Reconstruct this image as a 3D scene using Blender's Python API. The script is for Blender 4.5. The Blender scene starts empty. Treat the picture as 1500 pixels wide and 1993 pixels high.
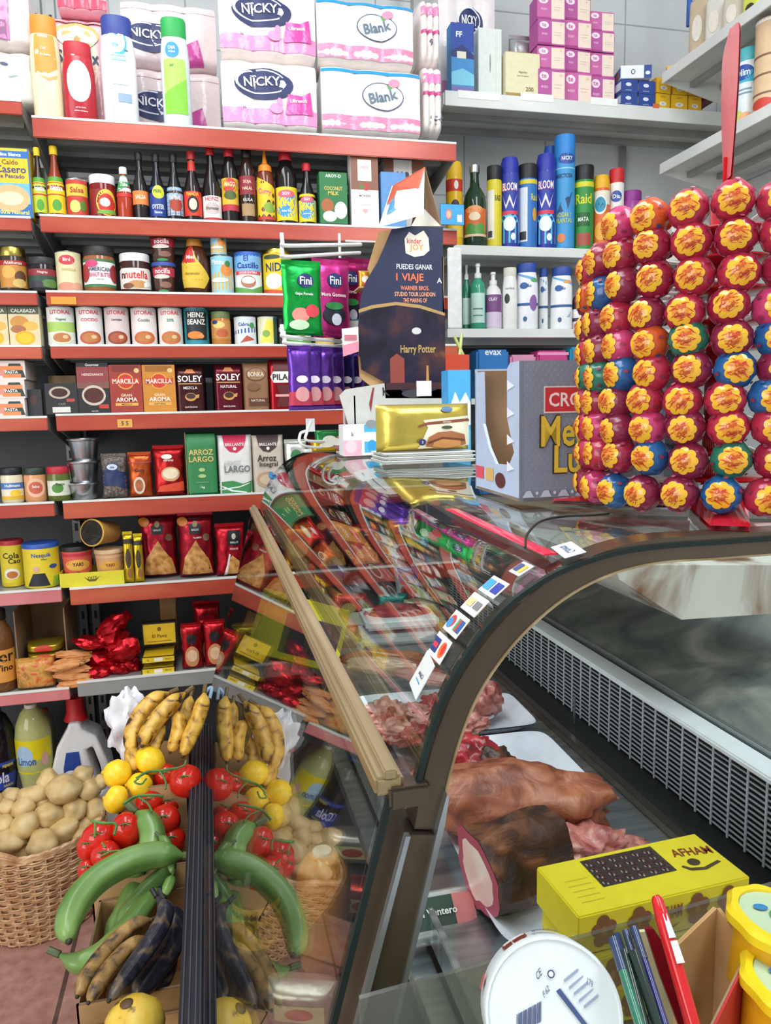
import bpy, bmesh, math, random
from mathutils import Vector as V, Matrix, noise
R=math.radians; S_=bpy.context.scene; COL=S_.collection
random.seed(7)
# ---------- camera ----------
F,CX,CY=1450.,750.,996.5
YAW,PIT,ROL=R(13.2),R(7.7),R(1.25)
CAM=V((0,0,1.40))
_f=V((math.sin(YAW)*math.cos(PIT),math.cos(YAW)*math.cos(PIT),-math.sin(PIT)))
_r0=V((math.cos(YAW),-math.sin(YAW),0)); _u0=_r0.cross(_f)
_r=_r0*math.cos(ROL)-_u0*math.sin(ROL); _u=_u0*math.cos(ROL)+_r0*math.sin(ROL)
cd=bpy.data.cameras.new('camera'); cam=bpy.data.objects.new('camera',cd); COL.objects.link(cam); S_.camera=cam
cd.sensor_fit='VERTICAL'; cd.sensor_height=24; cd.lens=24*F/1993; cd.clip_start=.01
m=Matrix((_r,_u,-_f)).transposed().to_4x4(); m.translation=CAM; cam.matrix_world=m
# ---------- world, lights, exposure ----------
w=bpy.data.worlds.new('world'); S_.world=w; w.use_nodes=True
bg=w.node_tree.nodes['Background']; bg.inputs[0].default_value=(.86,.93,1,1); bg.inputs[1].default_value=.68
S_.view_settings.view_transform='Standard'; S_.view_settings.look='None'; S_.view_settings.gamma=1
S_.view_settings.use_curve_mapping=False; S_.view_settings.exposure=0.0
def area(n,loc,tgt,sx,sy,pw,c=(1,1,1)):
    l=bpy.data.lights.new(n,'AREA'); l.shape='RECTANGLE'; l.size=sx; l.size_y=sy; l.energy=pw; l.color=c
    o=bpy.data.objects.new(n,l); COL.objects.link(o); o.location=loc
    o.rotation_euler=(V(tgt)-V(loc)).to_track_quat('-Z','Y').to_euler(); return o
area('shop_window_daylight',(-2.9,-1.6,2.0),(.2,2.0,.9),2.6,2.2,85,(1,.97,.93))
area('overhead_fill_light',(-.3,.9,2.95),(-.3,1.1,0),.5,2.0,30,(.95,.98,1))  # unseen fill light added overhead
area('overhead_fill_light',(1.0,.2,2.95),(1.0,1.6,1),.5,1.6,30,(.92,.97,1))  # second unseen fill, strengthened to brighten the upper right wall
# ---------- projection helpers: a pixel of the 1500x1993 frame to a point on a real plane ----------
def ray(px,py): return _f+_r*((px-CX)/F)-_u*((py-CY)/F)
def onY(px,py,Y): d=ray(px,py); return CAM+d*((Y-CAM.y)/d.y)
def onZ(px,py,Z): d=ray(px,py); return CAM+d*((Z-CAM.z)/d.z)
def onX(px,py,X): d=ray(px,py); return CAM+d*((X-CAM.x)/d.x)
def proj(p): q=V(p)-CAM; z=q.dot(_f); return (CX+F*q.dot(_r)/z, CY-F*q.dot(_u)/z, z)
# ---------- materials ----------
def lin(h):
    h=h.lstrip('#')
    if len(h)==3: h=''.join(c*2 for c in h)
    o=[]
    for i in (0,2,4):
        c=int(h[i:i+2],16)/255; o.append(c/12.92 if c<=.04045 else ((c+.055)/1.055)**2.4)
    return (*o,1)
MATS={}
def nt(name):
    m=bpy.data.materials.new(name); m.use_nodes=True; t=m.node_tree; return m,t,t.nodes['Principled BSDF']
def N(t,k,**kw):
    n=t.nodes.new(k)
    for a,b in kw.items():
        if a[0]=='i': n.inputs[int(a[1:])].default_value=b
        else: setattr(n,a,b)
    return n
FL={'g':(.12,0,0),'m':(.28,1,0),'f':(.3,.75,.25),'x':(.85,0,0),'p':(.3,0,.12),'':(.5,0,.05),'w':(.2,0,.5)}
def mat(key):
    """'hex' or 'hex/flag': g gloss, m metal, f foil, x matte, p plastic, w crinkled film, k clear film"""
    if not isinstance(key,str): return key
    if key in MATS: return MATS[key]
    hx,_,fl=key.partition('/')
    if hx in SPECIAL: m=SPECIAL[hx]()
    elif fl=='k': m=glass(lin(hx),.05,6)
    else:
        ro,me,bu=FL[fl]; m,t,b=nt('paint_'+hx+('_'+fl if fl else ''))
        tc=N(t,'ShaderNodeTexCoord'); nz=N(t,'ShaderNodeTexNoise'); nz.inputs['Scale'].default_value=60 if fl!='w' and fl!='f' else 45
        nz.inputs['Detail'].default_value=3; t.links.new(tc.outputs['Object'],nz.inputs['Vector'])
        mx=N(t,'ShaderNodeMix',data_type='RGBA'); c=lin(hx)
        mx.inputs[6].default_value=tuple(x*.88 for x in c[:3])+(1,); mx.inputs[7].default_value=tuple(min(1,x*1.08+.004) for x in c[:3])+(1,)
        t.links.new(nz.outputs[0],mx.inputs[0]); t.links.new(mx.outputs[2],b.inputs['Base Color'])
        b.inputs['Roughness'].default_value=ro; b.inputs['Metallic'].default_value=me
        if bu:
            bp=N(t,'ShaderNodeBump'); bp.inputs['Strength'].default_value=bu; bp.inputs['Distance'].default_value=.004
            t.links.new(nz.outputs[0],bp.inputs['Height']); t.links.new(bp.outputs[0],b.inputs['Normal'])
    MATS[key]=m; return m
def glass(tint,base,pw,rough=0.,smear=0):
    m=bpy.data.materials.new('clear_glass'); m.use_nodes=True; t=m.node_tree; t.nodes.clear()
    o=N(t,'ShaderNodeOutputMaterial'); mx=N(t,'ShaderNodeMixShader'); tr=N(t,'ShaderNodeBsdfTransparent',i0=tint)
    gl=N(t,'ShaderNodeBsdfGlossy'); gl.inputs[1].default_value=rough
    lw=N(t,'ShaderNodeLayerWeight'); lw.inputs[0].default_value=.5
    p=N(t,'ShaderNodeMath',operation='POWER',i1=float(pw)); a=N(t,'ShaderNodeMath',operation='MULTIPLY_ADD',i1=.95-base,i2=base)
    L=t.links.new; L(lw.outputs[1],p.inputs[0]); L(p.outputs[0],a.inputs[0]); L(a.outputs[0],mx.inputs[0])
    L(tr.outputs[0],mx.inputs[1]); L(gl.outputs[0],mx.inputs[2]); L(mx.outputs[0],o.inputs[0]); return m
def ramp_mat(name,cols,scale=8,rough=.5,metal=0,bump=.2,kind='N',detail=5,stretch=(1,1,1),dist=0,bd=.01):
    m,t,b=nt(name); tc=N(t,'ShaderNodeTexCoord'); mp=N(t,'ShaderNodeMapping'); mp.inputs[3].default_value=stretch
    n=N(t,{'N':'ShaderNodeTexNoise','V':'ShaderNodeTexVoronoi'}[kind]); n.inputs['Scale'].default_value=scale
    if kind=='N': n.inputs['Detail'].default_value=detail; n.inputs['Distortion'].default_value=dist
    cr=N(t,'ShaderNodeValToRGB'); e=cr.color_ramp.elements
    for i,(p,c) in enumerate(cols):
        x=e[i] if i<2 else e.new(p); x.position=p; x.color=lin(c)
    L=t.links.new; L(tc.outputs['Object'],mp.inputs[0]); L(mp.outputs[0],n.inputs['Vector']); L(n.outputs[0],cr.inputs[0]); L(cr.outputs[0],b.inputs['Base Color'])
    b.inputs['Roughness'].default_value=rough; b.inputs['Metallic'].default_value=metal
    if bump:
        bp=N(t,'ShaderNodeBump'); bp.inputs['Strength'].default_value=bump; bp.inputs['Distance'].default_value=bd
        L(n.outputs[0],bp.inputs['Height']); L(bp.outputs[0],b.inputs['Normal'])
    return m
def brick_mat(name,c1,c2,mortar,scale,bw,rh,ms,rough=.4,plane='XZ',noi=.12):
    m,t,b=nt(name); tc=N(t,'ShaderNodeTexCoord'); sp=N(t,'ShaderNodeSeparateXYZ'); cb=N(t,'ShaderNodeCombineXYZ')
    L=t.links.new; L(tc.outputs['Object'],sp.inputs[0]); ix={'X':0,'Y':1,'Z':2}
    L(sp.outputs[ix[plane[0]]],cb.inputs[0]); L(sp.outputs[ix[plane[1]]],cb.inputs[1])
    br=N(t,'ShaderNodeTexBrick',offset=0); L(cb.outputs[0],br.inputs[0])
    br.inputs['Color1'].default_value=lin(c1); br.inputs['Color2'].default_value=lin(c2); br.inputs['Mortar'].default_value=lin(mortar)
    br.inputs['Scale'].default_value=scale; br.inputs['Brick Width'].default_value=bw; br.inputs['Row Height'].default_value=rh; br.inputs['Mortar Size'].default_value=ms
    nz=N(t,'ShaderNodeTexNoise'); nz.inputs['Scale'].default_value=30; nz.inputs['Detail'].default_value=6; L(tc.outputs['Object'],nz.inputs['Vector'])
    mx=N(t,'ShaderNodeMix',data_type='RGBA',blend_type='SOFT_LIGHT'); mx.inputs[0].default_value=noi; L(br.outputs[0],mx.inputs[6]); L(nz.outputs[0],mx.inputs[7])
    L(mx.outputs[2],b.inputs['Base Color']); b.inputs['Roughness'].default_value=rough; return m
SPECIAL={
 'glasspane':lambda:glass((.93,.97,.95,1),.06,3.6),
 'glassedge':lambda:ramp_mat('glass_edge_green',[(0,'010c0a'),(1,'05241f')],30,.5,0,0),
 'acrylic':lambda:glass((.74,.77,.66,1),.2,3,.35),
 'steel':lambda:ramp_mat('brushed_steel',[(.3,'8b9297'),(.7,'c3c9cc')],6,.3,.9,.03,stretch=(1,12,1)),
 'bronze':lambda:ramp_mat('dark_bronze_metal',[(.3,'4a4034'),(.7,'6e6050')],5,.25,.7,.03),
 'dirtysteel':lambda:ramp_mat('scratched_steel',[(.3,'5c6462'),(.5,'8a908b'),(.75,'c8c8bc')],9,.4,.5,.15,dist=.9,detail=10),
 'wicker':lambda:ramp_mat('wicker',[(.3,'a9764a'),(.7,'e4bf92')],40,.5,0,.2),
 'card':lambda:ramp_mat('cardboard',[(.3,'a8814f'),(.7,'c9a272')],14,.8,0,.05),
 'carddark':lambda:ramp_mat('cardboard_inside',[(.3,'7c6046'),(.7,'9a7c5c')],14,.85,0,.05),
 'potato':lambda:ramp_mat('potato_skin',[(.25,'b98f54'),(.5,'d6b97f'),(.8,'e8d3a4')],22,.55,0,.15),
 'lemon':lambda:ramp_mat('lemon_peel',[(.3,'f5c012'),(.7,'fbd936')],70,.35,0,.25,bd=.002),
 'tomato':lambda:ramp_mat('tomato_skin',[(.3,'b8140e'),(.7,'e0301c')],9,.12,0,0),
 'vine':lambda:ramp_mat('vine_stalk',[(.3,'2c5a1e'),(.7,'5b8a3c')],30,.5,0,.2),
 'plantain':lambda:ramp_mat('green_plantain',[(.25,'4a7434'),(.6,'7c9f54'),(.85,'9cb874')],9,.3,0,.05,stretch=(1,1,1)),
 'blackbanana':lambda:ramp_mat('blackened_plantain',[(.3,'1c1b22'),(.52,'35333f'),(.62,'6b5a44'),(.8,'5c5664')],34,.35,0,.1,dist=1),
 'brownbanana':lambda:ramp_mat('spotted_plantain',[(.35,'2f2a2a'),(.48,'8c6a3a'),(.7,'b58f55')],34,.4,0,.1,dist=1),
 'banana':lambda:ramp_mat('ripe_banana',[(.36,'3a2412'),(.41,'b8862c'),(.55,'deb04a'),(.8,'e8c258')],34,.4,0,.05,dist=.6),
 'melon':lambda:ramp_mat('yellow_melon',[(.3,'7a5a20'),(.36,'dcb43a'),(.8,'eccf5e')],34,.4,0,.1),
 'meatred':lambda:ramp_mat('red_meat',[(.3,'5c1012'),(.5,'a5222a'),(.62,'b64048'),(.72,'e6bfb4')],16,.25,0,.3,dist=2),
 'meatpink':lambda:ramp_mat('pink_meat',[(.3,'8a3b38'),(.5,'c27a70'),(.68,'e3b4a8'),(.8,'f0dcd0')],22,.3,0,.3,dist=1.5),
 'roast':lambda:ramp_mat('cured_rind',[(.25,'4c2018'),(.45,'8c4c34'),(.6,'a9674a'),(.8,'bd8664')],26,.4,0,.5,dist=.8),
 'burnt':lambda:ramp_mat('dark_crust',[(.3,'191210'),(.5,'45291d'),(.62,'7a4a2c'),(.78,'b0785e')],24,.4,0,.5,dist=1),
 'fat':lambda:ramp_mat('meat_cut_face',[(.3,'d8a09a'),(.6,'f0ddd0'),(.8,'f7efe4')],10,.35,0,.1),
 'rust':lambda:ramp_mat('rusty_white_enamel',[(.35,'3c2616'),(.42,'7b5232'),(.5,'c9c8bd'),(.8,'dcdcd4')],5,.4,0,.05,dist=1),
 'pasta':lambda:ramp_mat('dry_pasta',[(.3,'8f5a24'),(.55,'c98f4c'),(.8,'e3b678')],55,.4,0,.5,bd=.004),
 'seed':lambda:ramp_mat('dark_seeds',[(.35,'3c3430'),(.6,'6f655c'),(.8,'9a9086')],160,.4,0,.3),
 'noodle':lambda:ramp_mat('crumpled_pack',[(.3,'8a5a2a'),(.5,'d09a4a'),(.65,'c43a28'),(.8,'efe0c0')],28,.25,0,.4,dist=1),
 'night':lambda:ramp_mat('night_scene_print',[(.35,'0c0a14'),(.52,'1e1830'),(.66,'4a2a28'),(.8,'a06438')],14,.3,0,0,dist=.5),
 'floor':lambda:brick_mat('floor_tiles','a9786c','b28578','5f4a44',1,.42,.42,.006,.25,'XY',.85),
 'walltile':lambda:brick_mat('wall_tiles','c9cccb','cdd0ce','9ea2a2',1,.33,.22,.003,.3,'XZ'),
 'walltileY':lambda:brick_mat('wall_tiles_side','c9cccb','cdd0ce','9ea2a2',1,.33,.22,.003,.3,'YZ'),
 'lip':lambda:ramp_mat('red_shelf_front',[(.3,'a83a2c'),(.5,'b04733'),(.75,'c2603f')],5,.28,.1,.03,stretch=(.6,1,3)),
 'lippink':lambda:ramp_mat('faded_shelf_front',[(.3,'c4686a'),(.7,'d68a86')],5,.35,.1,.03),
 'shelfgrey':lambda:ramp_mat('grey_shelf_metal',[(.3,'8d8f8c'),(.7,'a7a9a4')],5,.35,.2,.02),
 'shelfwhite':lambda:ramp_mat('white_shelf_metal',[(.3,'d2d5ce'),(.7,'e4e6e0')],5,.35,0,.02),
 'backpanel':lambda:ramp_mat('dark_back_panel',[(.3,'3f4144'),(.7,'55585a')],4,.5,.1,.02),
 'blackrubber':lambda:ramp_mat('black_bumper',[(.3,'0c0d12'),(.7,'1a1e28')],6,.5,0,.05,stretch=(8,.4,8)),
 'bar':lambda:ramp_mat('worn_brass_profile',[(.3,'8f7c58'),(.6,'b09d78'),(.8,'c9bb9c')],5,.3,.35,.05,stretch=(8,.5,8)),
}
# ---------- mesh builder ----------
def cat(pts,n=6):
    P=[V(p) for p in pts]; P=[P[0]*2-P[1]]+P+[P[-1]*2-P[-2]]; o=[]
    for i in range(1,len(P)-2):
        for k in range(n):
            t=k/n; a,b,c,d=P[i-1:i+3]
            o.append(.5*((2*b)+(c-a)*t+(2*a-5*b+4*c-d)*t*t+(3*b-a-3*c+d)*t**3))
    o.append(P[-2]); return o
class MB:
    def __init__(s): s.v=[]; s.f=[]; s.m=[]; s.ms=[]
    def mi(s,k):
        if k not in s.ms: s.ms.append(k)
        return s.ms.index(k)
    def add(s,vs,fs,k):
        n=len(s.v); i=s.mi(k); s.v+=[tuple(v) for v in vs]
        for f in fs: s.f.append([a+n for a in f]); s.m.append(i)
        return s
    def box(s,x0,x1,y0,y1,z0,z1,k,bev=0,M=None):
        b=bmesh.new(); bmesh.ops.create_cube(b,size=1)
        for v in b.verts: v.co=V(((x0+x1)/2+v.co.x*(x1-x0),(y0+y1)/2+v.co.y*(y1-y0),(z0+z1)/2+v.co.z*(z1-z0)))
        if bev: bmesh.ops.bevel(b,geom=b.edges[:],offset=bev,segments=2,affect='EDGES')
        return s.bm(b,k,M)
    def bm(s,b,k,M=None):
        b.verts.index_update(); vs=[(M@v.co if M else v.co.copy()) for v in b.verts]
        s.add(vs,[[v.index for v in f.verts] for f in b.faces],k); b.free(); return s
    def grid(s,fn,nu,nv,k,flip=False):
        vs=[fn(i/nu,j/nv) for j in range(nv+1) for i in range(nu+1)]; W=nu+1
        fs=[[j*W+i,j*W+i+1,(j+1)*W+i+1,(j+1)*W+i] for j in range(nv) for i in range(nu)]
        if flip: fs=[f[::-1] for f in fs]
        return s.add(vs,fs,k)
    def lathe(s,pr,k,n=28,sx=1,sy=1,c=(0,0,0)):
        vs=[];fs=[]
        for r,z in pr:
            for i in range(n):
                a=2*math.pi*i/n; vs.append((c[0]+r*math.sin(a)*sx,c[1]-r*math.cos(a)*sy,c[2]+z))
        for j in range(len(pr)-1):
            for i in range(n):
                a,b=j*n+i,j*n+(i+1)%n; fs.append([a,b,b+n,a+n])
        if pr[0][0]>1e-6: fs.append(list(range(n))[::-1])
        if pr[-1][0]>1e-6: fs.append([(len(pr)-1)*n+i for i in range(n)])
        return s.add(vs,fs,k)
    def tube(s,pts,rad,k,n=10,sm=0,closed=False,flat=1,ridge=0):
        P=[V(p) for p in pts]
        if sm: P=cat(P,sm)
        L=len(P); rr=rad if callable(rad) else (lambda t:rad)
        vs=[];fs=[]; up=V((0,0,1)); pn=None
        for i,p in enumerate(P):
            d=(P[(i+1)%L]-P[i-1]) if closed else (P[min(i+1,L-1)]-P[max(i-1,0)])
            d=d.normalized() if d.length>1e-9 else V((0,0,1))
            if pn is None: a=up if abs(d.z)<.9 else V((1,0,0)); pn=(a-d*a.dot(d)).normalized()
            else: pn=(pn-d*pn.dot(d)).normalized()
            q=d.cross(pn); r=rr(i/max(1,L-1))
            for j in range(n):
                a=2*math.pi*j/n; r_=r*(1+ridge*math.cos(5*a)); vs.append(p+pn*(r_*math.cos(a)*flat)+q*(r_*math.sin(a)))
        m=L if closed else L-1
        for i in range(m):
            for j in range(n):
                a,b=i*n+j,i*n+(j+1)%n; c,e=((i+1)%L)*n+(j+1)%n,((i+1)%L)*n+j; fs.append([a,b,c,e])
        if not closed: fs+=[list(range(n))[::-1],[(L-1)*n+j for j in range(n)]]
        return s.add(vs,fs,k)
    def ell(s,c,r,k,nz=.0,seed=0,M=None,sub=3,fq=2.,nz2=0):
        b=bmesh.new(); bmesh.ops.create_icosphere(b,subdivisions=sub,radius=1)
        for v in b.verts:
            q=v.co.copy(); 
            if nz: q*=1+nz*noise.noise(q*fq+V((seed*3.7,seed,1)))
            if nz2: q*=1+nz2*noise.fractal(v.co*fq*3+V((seed,1,2)),1,2,3)
            q=V((q.x*r[0],q.y*r[1],q.z*r[2])); v.co=(M@q if M else q)+V(c)
        return s.bm(b,k)
    def prism(s,poly,y0,y1,k,ax='Y'):
        n=len(poly); f=(lambda a,b,y:(a,y,b)) if ax=='Y' else ((lambda a,b,y:(a,b,y)) if ax=='Z' else (lambda a,b,y:(y,a,b)))
        vs=[f(a,b,y0) for a,b in poly]+[f(a,b,y1) for a,b in poly]
        fs=[list(range(n)),list(range(n,2*n))[::-1]]+[[i,i+n,(i+1)%n+n,(i+1)%n] for i in range(n)]
        return s.add(vs,fs,k)
    def build(s,name,parent=None,loc=None,rot=None,smooth=True,ang=38,fix=True):
        me=bpy.data.meshes.new(name); me.from_pydata(s.v,[],s.f)
        for k in s.ms: me.materials.append(mat(k))
        for p,i in zip(me.polygons,s.m): p.material_index=i; p.use_smooth=smooth
        me.update()
        if fix:
            b=bmesh.new(); b.from_mesh(me); bmesh.ops.recalc_face_normals(b,faces=b.faces); b.to_mesh(me); b.free()
        if smooth: me.set_sharp_from_angle(angle=R(ang))
        o=bpy.data.objects.new(name,me); COL.objects.link(o)
        if parent: o.parent=parent
        if loc: o.location=loc
        if rot: o.rotation_euler=rot
        return o
def tag(o,label=None,cat_=None,group=None,kind=None):
    for k,v in (('label',label),('category',cat_),('group',group),('kind',kind)):
        if v: o[k]=v
    return o
def empty(name,loc,label,cat_,group=None,rz=0):
    o=bpy.data.objects.new(name,None); COL.objects.link(o); o.location=loc; o.rotation_euler=(0,0,rz); o.empty_display_size=.02
    return tag(o,label,cat_,group)
def struct(mb,name): o=mb.build(name); o['kind']='structure'; return o
# ---------- text ----------
_T={}
def text(s):
    if s in _T: return _T[s]
    c=bpy.data.curves.new('t','FONT'); c.body=s; c.size=1; c.offset=.018; c.resolution_u=2; c.align_x='CENTER'
    o=bpy.data.objects.new('t',c); me=bpy.data.meshes.new_from_object(o)
    vs=[v.co.copy() for v in me.vertices]; fs=[list(p.vertices) for p in me.polygons]
    bpy.data.objects.remove(o); bpy.data.curves.remove(c); bpy.data.meshes.remove(me)
    x0=min(v.x for v in vs);x1=max(v.x for v in vs);y0=min(v.y for v in vs);y1=max(v.y for v in vs)
    _T[s]=([((v.x-(x0+x1)/2),(v.y-(y0+y1)/2)) for v in vs],fs,x1-x0,y1-y0); return _T[s]
# ---------- decals: printed marks mapped on a surface S(x,y,off), x in -1..1, y in 0..1, asp = half width / height ----------
def decals(mb,spec,S,asp,curved=True,o0=.0004,od=.0002,tw=1,cap=.004,to=.0004):
    if not spec: return
    if not curved: od=min(od,.00003)
    L_=spec.split(';'); od=min(od,cap/len(L_))
    for i,d in enumerate(L_):
        if not d: continue
        t=d[0]; a=d[2:].split(','); off=o0+od*i
        if t=='r':
            x0,y0,x1,y1=map(float,a[:4]); nx=max(1,int(abs(x1-x0)*8)) if curved else 1; ny=max(1,int(abs(y1-y0)*10)) if curved else 1
            mb.grid(lambda u,v:S(x0+(x1-x0)*u,y0+(y1-y0)*v,off),nx,ny,a[4])
        elif t=='e':
            cx,cy,rx,ry=map(float,a[:4]); n=24; vs=[S(cx,cy,off)]; fs=[]
            rg=(.33,.66,1) if curved else (1,)
            for r in rg:
                for j in range(n): q=2*math.pi*j/n; vs.append(S(cx+rx*r*math.cos(q),cy+ry*r*math.sin(q),off))
            for j in range(n):
                k=(j+1)%n; fs.append([0,1+j,1+k])
                for g in range(len(rg)-1): fs.append([1+g*n+j,1+g*n+n+j,1+g*n+n+k,1+g*n+k])
            mb.add(vs,fs,a[4])
        elif t=='p':
            q=list(map(float,a[:-1]))
            if curved:
                b=bmesh.new(); vv=[b.verts.new((q[j]*asp,q[j+1],0)) for j in range(0,len(q),2)]; b.faces.new(vv); bmesh.ops.triangulate(b,faces=b.faces[:])
                for _ in range(3):
                    L=[e for e in b.edges if e.calc_length()>.09]
                    if L: bmesh.ops.subdivide_edges(b,edges=L,cuts=1); bmesh.ops.triangulate(b,faces=b.faces[:])
                b.verts.index_update(); mb.add([S(v.co.x/asp,v.co.y,off) for v in b.verts],[[v.index for v in f.verts] for f in b.faces],a[-1]); b.free()
            else: vs=[S(q[j],q[j+1],off) for j in range(0,len(q),2)]; mb.add(vs,[list(range(len(vs)))],a[-1])
        elif t=='t':
            s=a[0].replace('_',' '); cx,cy,hh=map(float,a[1:4]); vs,fs,W,H=text(s); k=hh/H
            kx=k/asp; mw=(float(a[5]) if len(a)>5 and a[5] else 1.7)*tw
            if W*kx>mw: kx=mw/W
            if len(a)>5 and a[5] and len(a[5])>1 and a[5][0]=='0' : kx=mw/W
            ro=R(float(a[6])) if len(a)>6 else 0; ca,sa=math.cos(ro),math.sin(ro)
            pts=[]
            for x,y in vs:
                X=x*kx*asp; Y=y*k; X,Y=X*ca-Y*sa,X*sa+Y*ca; pts.append(S(cx+X/asp,cy+Y,off+(to if curved else 0)))
            mb.add(pts,fs,a[4])
def interp(pr,y):
    for (r0,z0),(r1,z1) in zip(pr,pr[1:]):
        if z0<=y<=z1 and z1>z0: return r0+(r1-r0)*(y-z0)/(z1-z0)
    return pr[-1][0]
PR={ # body profile, cap profile (radius, height as fractions)
 'can':([(0,0),(.96,0),(1,.015),(.97,.035),(.97,.96),(1,.985),(.97,1),(.9,.985),(0,.985)],None),
 'jar':([(0,0),(.9,0),(1,.05),(1,.7),(.95,.77),(.82,.83),(.82,.86),(0,.86)],[(.86,.83),(.88,.84),(.88,.985),(.84,1),(0,1)]),
 'widejar':([(0,0),(.92,0),(1,.06),(1,.74),(.94,.8),(.94,.83),(0,.83)],[(.96,.8),(.97,.81),(.97,.985),(.94,1),(0,1)]),
 'tub':([(0,0),(.78,0),(.8,.02),(.95,.88),(.95,.9),(0,.9)],[(1,.88),(1,.97),(.96,1),(0,1)]),
 'canister':([(0,0),(.96,0),(.98,.02),(.98,.93),(0,.93)],[(1,.9),(1,.985),(.97,1),(0,1)]),
 'sauce':([(0,0),(.95,0),(1,.03),(1,.5),(.9,.6),(.55,.74),(.42,.84),(.42,.9),(0,.9)],[(.5,.87),(.52,.88),(.52,.985),(.46,1),(0,1)]),
 'slim':([(0,0),(.95,0),(1,.02),(1,.42),(.85,.52),(.5,.68),(.36,.8),(.36,.9),(0,.9)],[(.44,.88),(.46,.89),(.46,.985),(.4,1),(0,1)]),
 'soy':([(0,0),(.95,0),(1,.02),(1,.62),(.9,.72),(.6,.82),(.5,.87),(.5,.9),(0,.9)],[(.56,.87),(.58,.88),(.58,.985),(.52,1),(0,1)]),
 'pinch':([(0,0),(.9,0),(.95,.03),(.95,.22),(.8,.36),(.85,.5),(1,.6),(.98,.7),(.6,.8),(.5,.85),(0,.85)],[(.62,.83),(.64,.84),(.6,.99),(0,1)]),
 'wine':([(0,0),(.95,0),(1,.02),(1,.55),(.88,.64),(.45,.74),(.38,.82),(.38,.92),(0,.92)],[(.44,.9),(.46,.91),(.46,.99),(0,1)]),
 'spray':([(0,0),(.95,0),(1,.012),(1,.8),(.93,.83),(0,.83)],[(.94,.8),(.96,.81),(.94,.93),(.8,.99),(.3,1),(0,1)]),
 'flatcap':([(0,0),(.95,0),(1,.012),(1,.82),(.93,.84),(0,.84)],[(.96,.82),(.98,.83),(.98,.985),(.94,1),(0,1)]),
 'shampoo':([(0,0),(.92,0),(1,.03),(1,.5),(.97,.7),(.85,.84),(.8,.88),(0,.88)],[(.84,.86),(.87,.87),(.87,.98),(.82,1),(0,1)]),
 'tall':([(0,0),(.9,0),(1,.02),(1,.62),(.92,.75),(.82,.84),(0,.84)],[(.84,.82),(.86,.83),(.86,.98),(.8,1),(0,1)]),
 'pump':([(0,0),(.9,0),(1,.03),(1,.6),(.85,.7),(.4,.78),(.4,.82),(0,.82)],[(.45,.78),(.46,.85),(.25,.87),(.25,.95),(.34,.96),(.3,1),(0,1)]),
 'rollon':([(0,0),(.9,0),(1,.03),(1,.55),(.85,.62),(0,.62)],[(.9,.6),(.95,.62),(.95,.8),(.75,.94),(.4,1),(0,1)]),
 'soda':([(0,0),(.7,0),(.92,.04),(.95,.18),(.86,.28),(.8,.36),(.9,.46),(1,.54),(1,.76),(.9,.85),(.6,.94),(.3,.98),(0,.98)],[(.34,.95),(.34,1),(0,1)]),
 'nozzle':([(0,0),(.9,0),(1,.03),(1,.55),(.9,.66),(.7,.72),(0,.72)],[(.74,.7),(.76,.72),(.7,.78),(.3,.82),(.2,.9),(.12,.99),(0,1)]),
 'honey':([(0,0),(.75,0),(.85,.03),(1,.25),(1,.55),(.8,.78),(.5,.88),(0,.88)],[(.54,.86),(.58,.88),(.5,.99),(0,1)]),
}
RAD={}
def pieces(spec):
    B=[]
    for d in spec.split(';'):
        if not d: continue
        a=d[2:].split(',')
        if d[0]=='r': x=list(map(float,a[:4])); B.append([x[0],x[1],x[2],x[3]])
        elif d[0]=='e': x=list(map(float,a[:4])); B.append([x[0]-x[2],x[1]-x[3],x[0]+x[2],x[1]+x[3]])
        elif d[0]=='p': q=list(map(float,a[:-1])); B.append([min(q[::2]),min(q[1::2]),max(q[::2]),max(q[1::2])])
        else: x=list(map(float,a[1:4])); B.append([x[0]-.3,x[1]-x[2]/2,x[0]+.3,x[1]+x[2]/2])
    par=list(range(len(B)))
    def f(i):
        while par[i]!=i: i=par[i]
        return i
    for i in range(len(B)):
        for j in range(i):
            a,b=B[i],B[j]
            if a[0]<=b[2] and b[0]<=a[2] and a[1]<=b[3] and b[1]<=a[3]: par[f(i)]=f(j)
    return len({f(i) for i in range(len(B))})
def cyl_item(name,loc,w,h,kind,body,cap,spec,label,cate,group=None,lab=None,sy=1,capname=None,rz=0):
    pr,cp=PR[kind]; r=w/2; root=empty(name,loc,label,cate,group,rz); RAD[root.name]=r
    bm_=MB().lathe([(a*r,b*h) for a,b in pr],body,sy=sy); prt=spec and pieces(spec)>1
    if not prt: bm_.build('body',root)
    if cp: MB().lathe([(a*r,b*h) for a,b in cp],cap,sy=sy,n=24).build(capname or ('lid' if 'jar' in kind or kind in('tub','canister') else 'cap'),root)
    if spec:
        def S(x,y,off):
            rr=interp(pr,min(max(y,0.001),.999))*r+off; a=x*1.3; return (rr*math.sin(a),-(interp(pr,min(max(y,.001),.999))*r*sy+off)*math.cos(a),y*h)
        b=bm_ if prt else MB(); decals(b,spec,S,w*.65/h,tw=.8); b.build('body' if prt else 'label',root,fix=False)
    return root
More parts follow.
